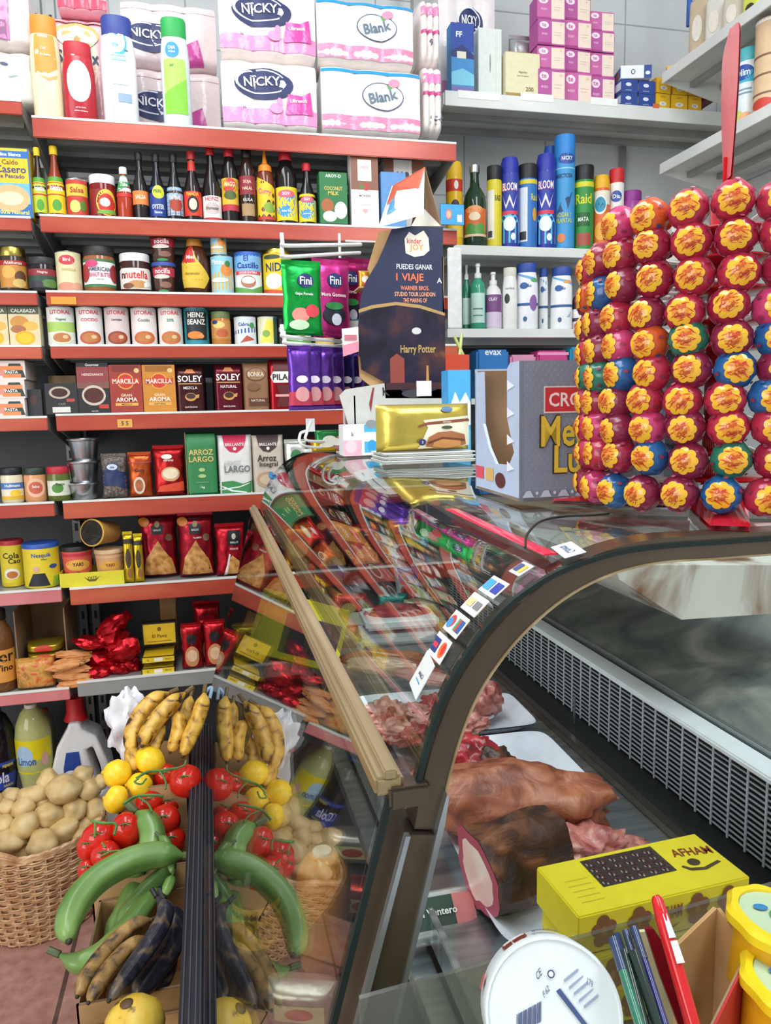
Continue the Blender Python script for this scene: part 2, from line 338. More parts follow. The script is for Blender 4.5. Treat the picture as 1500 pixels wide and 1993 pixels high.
def solid(mb,w,h,d,front,wf,k,nx=14,ny=16,back=True):
    """closed body: front depth front(x,y), width factor wf(y)"""
    L=[];nv=0
    for j in range(ny+1):
        y=j/ny; W=wf(y)*w/2
        fr=[(W*x,-front(x,y),y*h) for x in [2*i/nx-1 for i in range(nx+1)]]
        bk=[(W*x,front(x,y)*.8,y*h) for x in [1-2*i/nx for i in range(1,nx)]]
        L+=fr+bk
    n=2*nx; fs=[[j*n+i,j*n+(i+1)%n,(j+1)*n+(i+1)%n,(j+1)*n+i] for j in range(ny) for i in range(n)]
    fs+=[list(range(n))[::-1],[ny*n+i for i in range(n)]]
    mb.add(L,fs,k)
def bag_item(name,loc,w,h,d,kind,body,spec,label,cate,group=None,rz=0,parts=None,tilt=0,sd=1):
    nzs=.10 if kind=='bag' else .03
    def front(x,y):
        if kind=='bag': e=max(.0,1-abs(x)**3.2)**.5*max(.0,1-abs(2*y-1)**8)**.5; e=max(e,.03)
        elif kind=='brick': e=max(0,1-abs(x)**14)**.5*(1 if y<.86 else 1-.8*(y-.86)/.14); e=max(e,.08)
        elif kind=='rolls':
            u=(x+1)*1.5; fr=u-int(min(u,2.999)); e=(.9+.1*math.sin(math.pi*min(max(fr,0),1)))*max(.0,1-abs(2*y-1)**14)**.5; e=max(e,.4)
        elif kind=='cush': e=max(0,1-abs(x)**5)**.5*max(0,1-abs(2*y-1)**6)**.5; e=max(e,.02)
        q=V((x*2.2+sd*5,y*3.1*h/w/1.2,sd)); return d/2*(e+nzs*noise.noise(q*1.6)*(1 if e>.2 else .2))
    def wf(y):
        if kind=='bag': return 1-.06*math.sin(math.pi*y)+.02*math.sin(y*17+sd)
        if kind=='rolls': return 1-.03*abs(2*y-1)**8
        return 1
    root=empty(name,loc,label,cate,group,rz); 
    if tilt: root.rotation_euler=(R(tilt),0,rz)
    mb=MB(); solid(mb,w,h,d,front,wf,body,nx=30 if kind=='rolls' else 18,ny=20)
    S=lambda x,y,off:(wf(min(max(y,0),1))*w/2*x,-front(max(-1,min(1,x)),min(max(y,0),1))-off,y*h)
    decals(mb,spec,S,w/2/h,o0=.0014,od=.0007 if kind=='rolls' else .0005,cap=.009,to=.0022 if kind=='rolls' else .0009)
    mb.build('body',root,ang=60,fix=False)
    if kind in('bag',):
        s=MB(); s.box(-w*.48,w*.48,-.001,.001,h*.985,h*1.05,body); s.build('top_seal',root)
    return root
def box_item(name,loc,w,h,d,body,spec,label,cate,group=None,rz=0,bev=.001,tilt=None,side=None,top=None,part='carton'):
    root=empty(name,loc,label,cate,group,rz)
    if tilt: root.rotation_euler=(R(tilt[0]),R(tilt[1]),rz+R(tilt[2]))
    mb=MB(); mb.box(-w/2,w/2,0,d,0,h,body,bev)
    decals(mb,spec,lambda x,y,off:(w/2*x,-off,y*h),w/2/h,False)
    if side: decals(mb,side,lambda x,y,off:(-w/2-off,d/2-d/2*x,y*h),d/2/h,False)
    if top: decals(mb,top,lambda x,y,off:(w/2*x,y*d,h+off),w/2/d,False)
    mb.build(part,root,fix=False); return root
# fit an item's screen box on plane Y standing at height z
def fit(x0,x1,yt,Y,z):
    xm=(x0+x1)/2; yb=yt+60
    for _ in range(4):
        p=onY(xm,(yt+yb)/2,Y); yb=proj((p.x,Y,z))[1]
    ym=(yt+yb)/2; a=onY(x0,ym,Y); b=onY(x1,ym,Y); t=onY(xm,yt,Y)
    return (a.x+b.x)/2,b.x-a.x,t.z-z
# ================= ROOM =================
T=1.308            # counter glass top
YS=2.25            # front of the red-lipped shelves
YR=2.47            # front of the white shelves at the right
YN,YF=.41,1.78     # near and far end of the counter
WY=2.80
struct(MB().box(-2.6,2.2,-1.2,WY,-.1,0,'floor'),'floor')
struct(MB().box(-2.6,2.2,WY,WY+.1,0,3.0,'walltile'),'wall_back')
XW=onY(1290,305,2.43).x+.36
struct(MB().box(XW,XW+.1,-1.2,WY,0,3.0,'walltileY'),'wall_right')
# ---------- main shelving ----------
LIP=[243,427,570,672,803,968,1133,1312]   # y of each lip top at x=300
Z=[onY(300,y,YS).z for y in LIP]
LIPL=[197,423,568,673,812,980,1150,1347]; ZL=[onY(30,y,YS).z for y in LIPL]
GAP=onY(92,700,YS).x
XE=onY(888,275,YS).x
def shelf_unit(label,x0,x1,zs,cols,hl,rt=True):
    root=empty('shelving_unit',((x0+x1)/2,YS+.2,0),label,'shelf')
    ox,oy=(x0+x1)/2,YS+.2
    for x in (x0+.012,x1-.012):
        b=MB(); b.box(x-.012-ox,x+.012-ox,.16,.20,0,2.9 if x0<GAP-.1 or 1 else 2,'shelfgrey')
        for k in range(40): b.box(x-.004-ox,x+.004-ox,.157,.16,.25+k*.06,.275+k*.06,'222')
        b.build('upright',root)
    MB().box(x0-ox,x1-ox,.185,.20,.0,zs[0]-.05 if rt else zs[0]-.05,'backpanel').build('back_panel',root)
    for i,z in enumerate(zs):
        b=MB(); b.box(x0-ox+.004,x1-ox-.004,-.2,.185,z-.022,z-.002,'shelfgrey',.001)
        for q in (-.1,.0,.1): b.box(x0-ox+.02,x1-ox-.02,q-.008,q+.008,z-.034,z-.022,'shelfgrey')
        s=b.build('shelf',root)
        c=cols[i]; hh=hl[i]
        l=MB(); l.box(x0-ox+.003,x1-ox-.003,-.208,-.2,z-hh,z,c,.002); l.box(x0-ox+.003,x1-ox-.003,-.2095,-.2,z-.004,z+.002,'shelfwhite',.0005); l.build('shelf_front',s)
        for x in (x0-ox+.006,x1-ox-.006):
            g=MB(); g.prism([(-.2,z-hh*.9),(.18,z-.11),(.18,z-.02),(-.2,z-.004)],x-.0015,x+.0015,'shelfgrey','X'); g.build('bracket',s)
    return root
HL=[.052,.045,.038,.036,.046,.05,.05,.045]
shelf_unit('long shelving with red fronted shelves full of tins, sauces and rice',GAP+.008,XE,Z,['lip']*7+['shelfgrey'],HL)
shelf_unit('left shelving bay, cut by the left edge of the photo, with red fronted shelves',-1.62,GAP-.008,ZL,['lip']*6+['lippink']*2,[.036,.036,.036,.036,.038,.04,.04,.036])
# price tickets
def ticket(px,py,wp,hp,Y,c,label,tx=None):
    p=onY(px,py,Y); w=wp*Y/F; h=hp*Y/F
    b=MB(); b.box(-w/2,w/2,-.001,0,-h/2,h/2,c)
    if tx: decals(b,'t '+tx+',0,.5,.5,333',lambda x,y,o:(w/2*x,-.001-o,h*(y-.5)),w/2/h,False)
    tag(b.build('price_ticket',loc=p,fix=False),label,'price tag')
ticket(124,585,42,13,YS-.0105,'e2952f','plain orange price ticket on shelf front under the cream custard tin')
ticket(243,824,26,15,YS-.0105,'dca24e','small tan price ticket with handwritten price below the coffee boxes','5_5')
# ---------- white shelves at the right ----------
RZ=[onY(1000,188,YR).z,onY(1000,481,YR).z,onY(1000,641,YR).z]
xa=onY(868,480,YR).x; xb=XW-.02
root=empty('white_shelving',(xa,YR,0),'white metal wall shelves holding insect sprays and shampoos behind the counter','shelf')
for i,z in enumerate(RZ):
    b=MB(); b.box(0,xb-xa,.0,.30,z-.025,z-.002,'shelfwhite',.001); b.box(0,xb-xa,.10,.12,z-.045,z-.025,'shelfgrey'); b.box(0,xb-xa,.22,.24,z-.045,z-.025,'shelfgrey')
    s=b.build('shelf',root)
    MB().box(0,xb-xa,-.006,.0,z-[.045,.03,.028][i],z+.001,'shelfwhite',.001).build('shelf_front',s)
for i in (0,1): MB().prism([(0,RZ[i]-.04),(.29,RZ[i]-.13),(.29,RZ[i]-.02),(0,RZ[i]-.004)],-.004,-.001,'shelfwhite','X').build('bracket',root)
MB().box(0,.02,.30,.32,.4,2.7,'shelfgrey').build('upright',root)
MB().box(xb-xa-.3,xb-xa-.28,.30,.32,.4,2.7,'shelfgrey').build('upright',root)
MB().box(0,xb-xa,0,.29,RZ[2]-.255,RZ[2]-.235,'shelfwhite').build('shelf',root)
MB().box(0,xb-xa,.28,.30,.5,RZ[2]-.03,'backpanel').build('back_panel',root)
# right wall shelves running towards the viewer
XQ=XW-.36
zq=[onX(1495,205,XQ).z,onX(1480,2,XQ).z]
root=empty('side_wall_shelving',(XQ,1.2,0),'white shelves running along the right wall above the lollipop stand','shelf')
for z in zq:
    b=MB(); b.box(0,.34,-.9,1.24,z-.022,z-.002,'shelfwhite',.001)
    for q in (.1,.22): b.box(q,q+.02,-.9,1.24,z-.04,z-.022,'shelfgrey')
    s=b.build('shelf',root)
    MB().box(-.006,0,-.9,1.24,z-.034,z+.001,'shelfwhite',.001).build('shelf_front',s)
    MB().prism([(0,z-.03),(.33,z-.11),(.33,z-.02),(0,z-.004)],1.236,1.24,'shelfwhite').build('bracket',s)
# ================= SHELF GOODS =================
CYL=set(PR)
REG=[]
def I(*a,**k):
    o=I_(*a,**k); REG.append((a[0],o)); return o
def I_(row,kind,x0,x1,yt,body,cap,spec,label,cate,name,group=None,dy=0,d=None,dz=0,rz=0,**kw):
    if row[0]=='L': z,Y=ZL[int(row[1])-1],YS
    elif row in 'ABC': z,Y=RZ['ABC'.index(row)],YR
    else: z,Y=Z[int(row)-1],YS
    z+=.0005+dz; Y+=.006+dy
    if kind in CYL:
        x,w,h=fit(x0,x1,yt,Y+.03,z); sy=kw.get('sy',1)
        return cyl_item(name,(x,Y+w/2*sy,z),w,h,kind,body,cap,spec,label,cate,group,rz=R(rz)-math.atan2(x,Y),**kw)
    x,w,h=fit(x0,x1,yt,Y,z)
    if kind=='box': return box_item(name,(x,Y,z),w,h,d or w*.6,body,spec,label,cate,group,rz=R(rz),**kw)
    D=d or w*.5
    return bag_item(name,(x,Y+D/2*1.12,z),w,h/(1.05 if kind=='bag' else 1),D,kind,body,spec,label,cate,group,rz=R(rz),**kw)
# ---- row 1 : toilet paper and gels ----
NK='r -1,0,1,.3,e796c4/w;e -.12,.63,.62,.22,1f2a5c;e -.17,.66,.55,.17,e9ecf5;e -.16,.66,.5,.15,1f2a5c;t NICKY,-.16,.66,.13,ffffff,.8,4;p .32,.24,.38,.52,.66,.49,.86,.56,.9,.24,dd4aa0/w;t Ultrasoft,.6,.42,.05,ffffff,.42;e .12,.3,.14,.07,eb9cc6;e .2,.4,.06,.05,eb9cc6;t 36,-.55,.28,.04,333333'
BK='r -1,.87,1,.92,2f9bd6/w;r -1,.08,1,.27,ea8fb2/w;e .22,.56,.42,.2,3a4d70;e .22,.56,.4,.185,eeece6;t Blank,.22,.56,.15,5f7488,.6,14;e .45,.76,.11,.06,ee8fae;p .3,.74,.42,.7,.36,.66,5f9f56'
def roll(x0,x1,yt,yb,dy,spec,lab,name='toilet_paper_pack',body='f2e9e4/w',g=None,d=.2,sd=1):
    Y=YS+.012+dy; zb=onY((x0+x1)/2,yb,Y).z; zb=max(zb,Z[0]+.001); x,w,h=fit(x0,x1,yt,Y,zb)
    return bag_item(name,(x,Y+d/2*1.05,zb),w,h,d,'rolls',body,spec,lab,'toilet paper',g,sd=sd)
g='packs of toilet paper on the top shelf'
roll(432,617,110,252,.0,NK,'lower Nicky toilet paper pack in the middle of the top shelf',g=g)
roll(426,614,-32,110,.0,NK,'upper Nicky toilet paper pack in the middle, stacked on the lower Nicky pack',g=g,sd=2)
roll(627,820,124,262,.0,BK,'lower Blank toilet paper pack with blue stripe, right part of top shelf',g=g,sd=3)
roll(618,806,-8,124,.0,BK,'upper Blank toilet paper pack with blue stripe, stacked on the lower Blank pack',g=g,sd=4)
NB='r -1,.82,1,1,e08cb8/w;e -.4,.42,.6,.22,1f2a5c;e -.46,.46,.52,.17,dfe3ee;e -.44,.46,.47,.15,1f2a5c;t NICKY,-.46,.46,.13,e8e8ef,.8;p .3,.04,.34,.35,.6,.42,.72,.04,c04a94/w'
roll(250,428,128,262,.13,NB,'lower Nicky pack standing back behind the green capped bottle',body='e6d5d5/w',g=g,sd=5)
roll(236,420,-4,128,.13,NB,'upper Nicky pack standing back behind the white and green capped bottles',body='e6d5d5/w',g=g,sd=6)
roll(100,208,24,262,.1,'e 0,.6,.7,.3,efe3c8;t Scottex,0,.64,.1,2a3a5c,1.5;e 0,.82,.8,.1,d9b36a;e 0,.8,.72,.09,f4ead6;e 0,.76,.12,.05,c59a5a;r -1,.92,1,1,e2788c/w',
 'pink and cream Scottex pack behind the orange capped bottle',body='e6b4b8/w',g=g,sd=7,d=.16)
roll(108,204,-70,22,.1,'r -1,0,1,.3,e2566e/w;e -.5,.5,.2,.1,333333','bright pink pack lying on top of the cream Scottex pack',body='e9aebb/w',g=g,sd=8,d=.16)
roll(822,858,-10,120,.02,'r -1,.72,1,.98,ee8fbc/w;r -1,.45,1,.5,d2508c/w;t 9,0,.3,.1,55607c','upper narrow pink banded pack beside the Blank packs',g=g,sd=9,d=.25)
roll(826,862,120,258,.02,'r -1,.72,1,.98,ee8fbc/w;r -1,.55,1,.6,d2508c/w;t IXI,.4,.2,.2,55607c,.8,90','lower narrow pink banded pack at the right end of the red top shelf',g=g,sd=10,d=.25)
def LR(x0,x1,yt,yb,spec,lab,body,sd):
    Y=YS+.02; zb=max(onY(30,yb,Y).z,ZL[0]+.001); x,w,h=fit(x0,x1,yt,Y,zb)
    bag_item('toilet_paper_pack',(x,Y+.1,zb),w,h,.18,'rolls',body,spec,lab,'toilet paper',g,sd=sd)
LR(-70,58,88,200,'r .3,.5,.6,.53,9fb6b0;e .2,.72,.12,.03,3d4e66','white paper pack at the left edge of the top shelf','e6e4dc/w',11)
LR(-76,54,-30,86,'p -.2,0,.35,0,.4,1,-.2,1,c478a8/w;r .05,.1,.28,.45,8c5a80','purple panelled paper pack at the top left corner','e4d8d4/w',12)
I('1','tall',62,124,38,'ecdcb4/p','f08a24','p -.62,.44,-.62,.86,-.5,.89,.5,.89,.62,.86,.62,.5,.1,.44,e8963c;t Natural,-.1,.8,.03,ffffff,.7;t Gel,-.1,.68,.03,f8e6c8;t de_bano,0,.62,.025,f8e6c8,.8;p -.4,.42,.1,.4,.6,.44,.5,.4,.1,.37,e0a860','cream bath gel bottle with an orange cap on the top shelf','bottle','gel_bottle',sy=.55)
I('1','tall',120,186,88,'b3202e/p','b51d2c','e -.02,.5,.62,.26,f0ece8/x;t ia,-.3,.86,.09,ffffff,.5;t gel_de_ducha,0,.17,.025,f4d8d8,1;t edicion_invierno,0,.13,.02,f4d8d8,1','dark red bath gel bottle with a white oval on its front, top shelf','bottle','gel_bottle',sy=.55)
I('1','tall',198,266,38,'eceef0/p','2b3f8c','e .05,.76,.42,.13,49a9d8;e -.05,.77,.42,.12,eceef0;t dia,-.1,.73,.04,4aa0cf,.6;t NB,.4,.68,.02,333333;r -.3,.62,.35,.64,9cc4e0;r -.3,.58,.35,.6,9cc4e0;r -.3,.36,.35,.5,c4dcec;r -.1,.2,.5,.28,8ca4c8','white lotion bottle with a dark blue cap on the top shelf','bottle','lotion_bottle',sy=.55)
I('1','tall',314,370,42,'d3dbdc/g','1fa04a','r -.7,.12,.6,.78,a8d05c;r -.7,.62,.6,.78,e4f0dc;e -.15,.7,.4,.075,2f8fd0;t DIA,-.15,.72,.03,ffffff;t AQUA,-.15,.68,.02,ffffff;p -.7,.12,.6,.12,.6,.45,-.7,.3,7cc02c;t gel,-.2,.56,.03,5a8a3a,.6','clear bath gel bottle with green cap and lime label, top shelf','bottle','gel_bottle',sy=.55)
# ---- row 2 : sauces ----
q=' on the sauce shelf'
VAL='r -1,.05,1,.56,e8c820;r -1,.3,1,.48,c8281c;t Valentina,0,.4,.08,ffffff,1.5;e 0,.16,.4,.08,4f9a30;r -1,.5,1,.56,4f9a30'
I('2','slim',64,92,291,'2c1408/g','f0c818',VAL.replace('e8c820','b8c838'),'dark hot sauce bottle with yellow cap, first'+q,'sauce bottle','hot_sauce_bottle')
I('2','slim',90,127,287,'8a3418/g','f0c818',VAL,'red-brown hot sauce bottle with yellow cap, second'+q,'sauce bottle','hot_sauce_bottle')
I('2','can',128,172,352,'c8ccd0/m',None,'r -1,.04,1,.96,c43a28;r -1,.55,1,.85,e0c040;t Salsa,0,.7,.14,b02018,1.4;e -.2,.28,.4,.16,e8d070;e .4,.3,.25,.14,58802c','red and yellow tin between the hot sauces and the jam jar','tin','food_tin')
I('2','widejar',174,226,344,'7c1414/g','e8e8e8','r -1,.08,1,.66,8c1c18;e .2,.36,.62,.3,dcc040;e .2,.32,.5,.24,c82c20;e .1,.36,.3,.1,f0e0d0;p -.4,.1,.8,.1,.7,.2,-.3,.18,6fa83c','red jam jar with a white lid'+q,'jar','jam_jar')
I('2','sauce',228,257,329,'a83418/g','f0f0f0','r -1,.44,1,.84,e4ece0;p -1,.5,1,.66,1,.84,-1,.84,3c9048;t Tabs,0,.66,.08,ffffff,1.2;r -1,.42,1,.48,c83028','small orange-red sauce bottle with white cap'+q,'sauce bottle','sauce_bottle')
I('2','slim',257,290,299,'1a1412/g','15110f','r -1,.22,1,.42,e8823c;t SALSA,0,.33,.06,ffe8d0,1.3','dark bottle with plain orange label'+q,'sauce bottle','sauce_bottle')
I('2','slim',288,323,302,'10131c/g','12141c','r -1,.06,1,.5,1f3c8c;e .1,.42,.6,.1,d8d838;t PERI,0,.43,.05,2b5a2c,.9;t OYSTER,0,.2,.07,e8ecf4,1.4;t Sauce,0,.12,.04,e8ecf4','dark bottle with blue label and yellow oval'+q,'sauce bottle','sauce_bottle')
I('2','slim',322,357,303,'141216/g','17171c','r -1,.08,1,.5,9cb8d0;p -1,.3,-.2,.5,1,.34,1,.08,-1,.08,7c5848;e .1,.24,.6,.1,a83c24;t OSTRAS,0,.34,.06,f4f4f4,1.3','dark bottle with a landscape picture label'+q,'sauce bottle','sauce_bottle')
I('2','slim',355,392,296,'1c100c/g','b02028','r -1,.08,1,.42,d8341c;r -1,.72,1,.86,c83020;e 0,.24,.5,.12,1c1010;e 0,.24,.34,.08,e8d0b8;t PANDA,0,.38,.05,f0c040,1.3','dark oyster sauce bottle with orange-red label and red neck band','sauce bottle','sauce_bottle')
I('2','slim',392,432,284,'180e0c/g','b81c24','r -1,.02,1,.34,f0ece8;t HEINZ,0,.3,.05,c02028,1.4;r -1,.02,1,.06,c02028;e 0,.18,.6,.08,c8b8b0;t Worcester,0,.18,.04,444444,1.3','slim dark bottle with low white label and red cap'+q,'sauce bottle','sauce_bottle')
I('2','soy',428,466,282,'181010/g','c01c24','r -1,.16,1,.58,dcb430;e 0,.48,.7,.1,c43c28;e 0,.36,.6,.06,4c5c24;r -1,.16,1,.24,b8283c;t MAGGI,0,.5,.06,f4e8a0,1.2','dark soy sauce bottle with mustard label and red cap'+q,'sauce bottle','sauce_bottle')
I('2','soy',462,500,280,'2c1812/g','101010','r -.9,.38,.9,.62,8c2430;t SOJA,0,.54,.05,f0d0b0,1.1;t HALAL,0,.46,.04,f0d0b0,1.1;r -.6,.1,.6,.26,a8885c;t GULA,0,.31,.04,e8e0d8,1.1','dark brown bottle with black cap and small red label'+q,'sauce bottle','sauce_bottle')
I('2','nozzle',496,536,276,'6c3018/g','f08c1c','p -1,.1,1,.1,1,.48,-1,.64,e8c428;t Curry,-.1,.42,.09,d05090,1.4,-6;e .3,.22,.5,.07,8aa838;r -1,.06,1,.1,c83830','brown squeeze bottle with an orange nozzle cap and yellow label','sauce bottle','squeeze_bottle')
KK='r -1,.06,1,.5,e8d028;e 0,.28,.88,.18,3c94d8;t KIKK,0,.3,.11,f4e040,1.5;t Salsa_Soja,0,.18,.035,ffffff,1.4;e 0,.41,.6,.05,d86070;t SOY,0,.41,.04,ffffff'
I('2','soy',533,579,287,'120e0e/g','c01c2c',KK,'large soy sauce bottle with yellow and blue label and red cap','sauce bottle','soy_sauce_bottle')
I('2','slim',579,614,320,'120e0e/g','c81c2c',KK,'small soy sauce bottle with yellow and blue label, beside the large one','sauce bottle','soy_sauce_bottle')
I('2','box',622,676,335,'1f7238',None,'t AROY-D,0,.93,.06,f0f0e8,1.2;t COCONUT,0,.7,.07,e0c860,1.3;t MILK,0,.61,.07,e0c860;e -.45,.38,.45,.13,a8602c;e .5,.3,.45,.16,f0f0ea;e -.3,.18,.5,.1,f4f4ee;r -1,0,1,.05,222222','green coconut milk carton','carton','coconut_milk_carton')
WN='r -1,.5,1,1,8a5a44;r -.5,.62,.5,.9,f2ece6;r -1,0,1,.5,eee8e2;e 0,.96,.22,.03,c82838;t 100%,0,.8,.04,d89098;t MORERE,0,.42,.03,555555,1.2;e .1,.54,.25,.05,b8403c;e -.2,.54,.2,.03,5c7c3c;r -.5,.3,.5,.305,999999;e 0,.22,.2,.03,d8a8a8'
r1=I('2','box',683,736,283,'f0eae4',None,WN,'tall white and brown carton with a red screw cap','carton','drink_carton')
I('2','box',748,826,283,'e8e0d8',None,'r -1,.0,-.5,1,8a5a44;r .4,0,1,1,8a5a44;r -.5,.5,.4,1,eee6de;t M,-.2,.8,.08,444444;e .15,.8,.12,.04,555555','brown and white carton behind the candy display header','carton','drink_carton',dy=.04)
I('2','box',742,790,335,'5c8fc8',None,None,'plain blue carton at the right end of the sauce shelf','carton','food_carton')
I('L2','box',-24,60,288,'e8c020',None,'r -1,0,1,.5,6fb4d8;r -1,.0,1,.2,2c6ca8;e 0,.28,.9,.2,d8b07c;e 0,.28,.6,.1,f0dcb0;r -1,.86,1,.96,2868b0;t Gallina_Blanca,0,.91,.05,f8f8f8,1.7;t Caldo,.1,.8,.07,7c4c20;t Casero,.1,.7,.11,2c3c7c,1.6;t de_Pescado,.1,.6,.06,2c3c7c,1.6;t 100%_Natural,.1,.08,.06,f0e060,1.6;r .93,0,1,1,1f66ac','yellow and blue fish broth carton on the left bay','carton','broth_carton')
# ---- row 3 : jars and spreads ----
OL='r -1,.1,1,.66,c88a3c;e -.3,.44,.4,.14,e0a850;e .4,.34,.35,.14,603c28;r -1,.6,1,.7,a82c38;t Aceitunas,0,.65,.07,f0e0d0,1.4;e .3,.2,.4,.1,d0b060'
I('L3','widejar',-2,52,484,'3c2c20/g','b8a050/m',OL,'olive jar with a gold lid on the left bay','jar','olive_jar')
I('L3','widejar',54,110,503,'1c1418/g','26262a','r -1,.14,1,.62,2c4838;r -1,.48,1,.66,8c2834;t Negras,0,.56,.09,f0d8c8,1.4;e .4,.26,.5,.12,587c3c;e -.4,.24,.4,.1,342c3c','dark jar with a black lid beside the olive jar','jar','olive_jar')
I('3','can',108,160,492,'c8c4b0/m',None,'r -1,.03,1,.97,ddd4a8;e -.1,.78,.5,.12,c83c48;t Bird,-.1,.79,.08,f4e8d8;t VAINILLA,0,.55,.06,c8b060,1.3;e -.2,.14,.6,.1,d89078;e .5,.14,.4,.1,dca080','cream coloured custard powder tin','tin','food_tin')
I('3','widejar',160,224,482,'9c5c34/g','2c2624','r -1,.12,1,.72,f0ece6;r -1,.66,1,.72,3c7848;r -1,.12,1,.18,3c7848;e -.8,.42,.3,.2,a03030;e .8,.42,.3,.2,a03030;e -.4,.62,.34,.08,d04070;t AMERICAN,0,.5,.09,48486c,1.3;t PEANUT_BUTTER,0,.38,.09,c04c78,1.4;t crunchy,0,.28,.05,888888','peanut butter jar with a dark lid and green striped label','jar','peanut_butter_jar')
I('3','widejar',232,295,495,'3c1c10/g','f2f2ee','p -1,.12,-1,.56,-.8,.62,.8,.62,1,.56,1,.12,.4,.1,-.4,.1,ece4da;t nutella,.05,.46,.2,d02c24,1.5;t n,-.66,.43,.13,1c1418;e .1,.22,.5,.1,c89058;e -.4,.18,.3,.07,7c4428;p .4,.14,.9,.2,.8,.3,.4,.26,f8f4ec','nutella jar with a white lid','jar','chocolate_spread_jar')
NC='r -1,.55,1,.95,{};t nocilla,-.1,.72,.16,f4e8e8,1.5;e -.2,.54,.6,.07,d8d0c8;e .1,.28,.45,.1,8c6050;e -.1,.08,.4,.05,2f9048'
I('3','tub',294,343,513,'4c2c24/g','2f4c9c',NC.format('b83048'),'lower of two nocilla glasses, stacked, blue topped','jar','chocolate_spread_glass')
zt=Z[2]
I('3','tub',291,343,457,'4c2c24/g','a82830',NC.format('a82034'),'upper of two nocilla glasses, stacked, red topped','jar','chocolate_spread_glass',dz=onY(318,513,YS+.01).z-zt+.001)
I('3','honey',352,408,465,'4c2814/g','d0882c','p -.9,.12,-.9,.55,-.2,.85,.1,.6,.9,.3,.5,.1,e0bc3c;p -.8,.56,-.5,.86,-.2,.86,0,.55,c82c2c;t Miel,-.3,.65,.07,f4e8d0;t Caramelo,-.2,.36,.05,a87028,1.2','caramel squeeze bottle with yellow label','bottle','squeeze_bottle')
FR='r -1,.03,1,.97,8cc8dc;p -1,.5,1,.7,1,.1,-1,.05,e8a83c;e .3,.62,.4,.16,e88a3c;t Pinas,-.3,.82,.13,ffffff,1.2;e .4,.78,.2,.08,3c7c3c;e -.2,.36,.6,.06,f4e8d0'
I('3','can',410,455,500,'c8c8c8/m',None,FR,'larger fruit cocktail tin, under the small one','tin','fruit_tin')
I('3','can',409,441,458,'c8c8c8/m',None,FR,'small fruit tin standing on the larger fruit cocktail tin','tin','fruit_tin',dz=onY(430,500,YS+.01).z-zt+.001)
CS='r -1,.02,1,.9,dfe8e8;r -1,.55,1,.92,7cb0dc;t El,-.1,.84,.13,1c3c8c,.6;t Castillo,0,.68,.14,1c3c8c,1.6;r -.8,.47,.8,.55,d83838;t LECHE_ENTERA,0,.51,.05,f8f0f0,1.5;p -1,.04,1,.04,1,.24,.2,.12,-1,.2,5a9c48;e 0,.3,.42,.14,b07050;e 0,.33,.36,.08,f0e8e0'
I('3','canister',456,511,493,'dce4e4','2b5cb4',CS,'El Castillo milk powder tin on the upper tin shelf','tin','milk_powder_tin')
I('3','canister',511,568,487,'e0c024','d8c050/m','r -1,.03,1,.97,e4c41c;t NIDO,0,.6,.19,1c2c5c,1.6;e -.3,.82,.5,.05,3c4c2c;e -.2,.3,.5,.17,f0ece0;p -1,.03,1,.03,1,.2,.2,.1,-1,.14,d05028','yellow NIDO milk powder tin','tin','milk_powder_tin')
# ---- row 4 : tins ----
def LT(x0,x1,yt,top,mid,t2,c2,food,lab,xx='LITORAL'):
    I('4','can',x0,x1,yt,'d0d2d4/m',None,'r -1,.03,1,.97,%s;r -1,.35,1,.6,%s;t %s,0,.85,.1,d03040,1.5;t %s,0,.66,.08,%s,1.3;e 0,.2,.66,.17,%s;e 0,.2,.5,.12,%s;e .2,.22,.16,.05,e0b888'%(top,mid,xx,t2,c2,food,'b8763c' if food!='8c3c24' else 'a85030'),lab,'tin','food_tin')
LT(90,146,596,'e6e6e0','a8c864','Vegetal','3c6c3c','d8dcc0','tin with a green band at the left end of the tin shelf')
LT(147,201,597,'e4e0dc','e4e0dc','COCIDO','d03040','b8543c','white tin with large red lettering, second on the tin shelf')
LT(202,255,597,'d8c8c4','d8c8c4','Lentejas','333333','8c3c24','lentil tin with a dark red bowl picture')
LT(251,306,597,'e6dcd6','e6dcd6','Cocido','3c6c4c','c8602c','chickpea stew tin, between the lentil tin and the tin marked 20%')
LT(307,356,597,'e8e0d8','e8e0d8','20%','2f7c6c','c8683c','stew tin marked 20% in green, beside the teal bean tin')
I('4','can',357,407,597,'c8ccd0/m',None,'r -1,.03,1,.97,1c8494;p -.75,.9,-.2,.94,.4,.94,.75,.88,.7,.14,-.7,.14,141c20;t HEINZ,0,.8,.13,f0ece0,1.3;t BEANZ,0,.62,.14,f0ece0,1.4;e -.1,.27,.5,.1,e08030;e .25,.24,.2,.06,e89048','teal HEINZ BEANZ tin','tin','bean_tin')
I('4','widejar',411,449,608,'c07c34/g','6c7c4c','r -1,.2,1,.72,c88a48;e -.2,.6,.5,.1,e8c878;e -.5,.68,.25,.06,1c3c6c;e .1,.36,.5,.12,b85c2c','small baby food jar beside the teal tin','jar','baby_food_jar')
I('4','can',455,500,617,'c8ccd0/m',None,'r -1,.03,1,.97,d8e0e4;p -1,.5,1,.66,1,.46,-1,.38,3c5ca0;t Cabra,-.1,.72,.12,2c4c94,1.3;p -.4,.08,.7,.2,.1,.34,b85034;e .5,.68,.2,.1,489850','small tin with a blue stripe and a red wedge','tin','food_tin')
I('4','can',500,541,617,'c8ccd0/m',None,'r -1,.03,1,.97,dcdcb8;p -.6,.1,.4,.1,.6,.8,0,.9,e8d84c;e -.1,.4,.3,.12,88a848;r .5,.03,1,.97,2c4838','small pale yellow tin with a dark stripe','tin','food_tin')
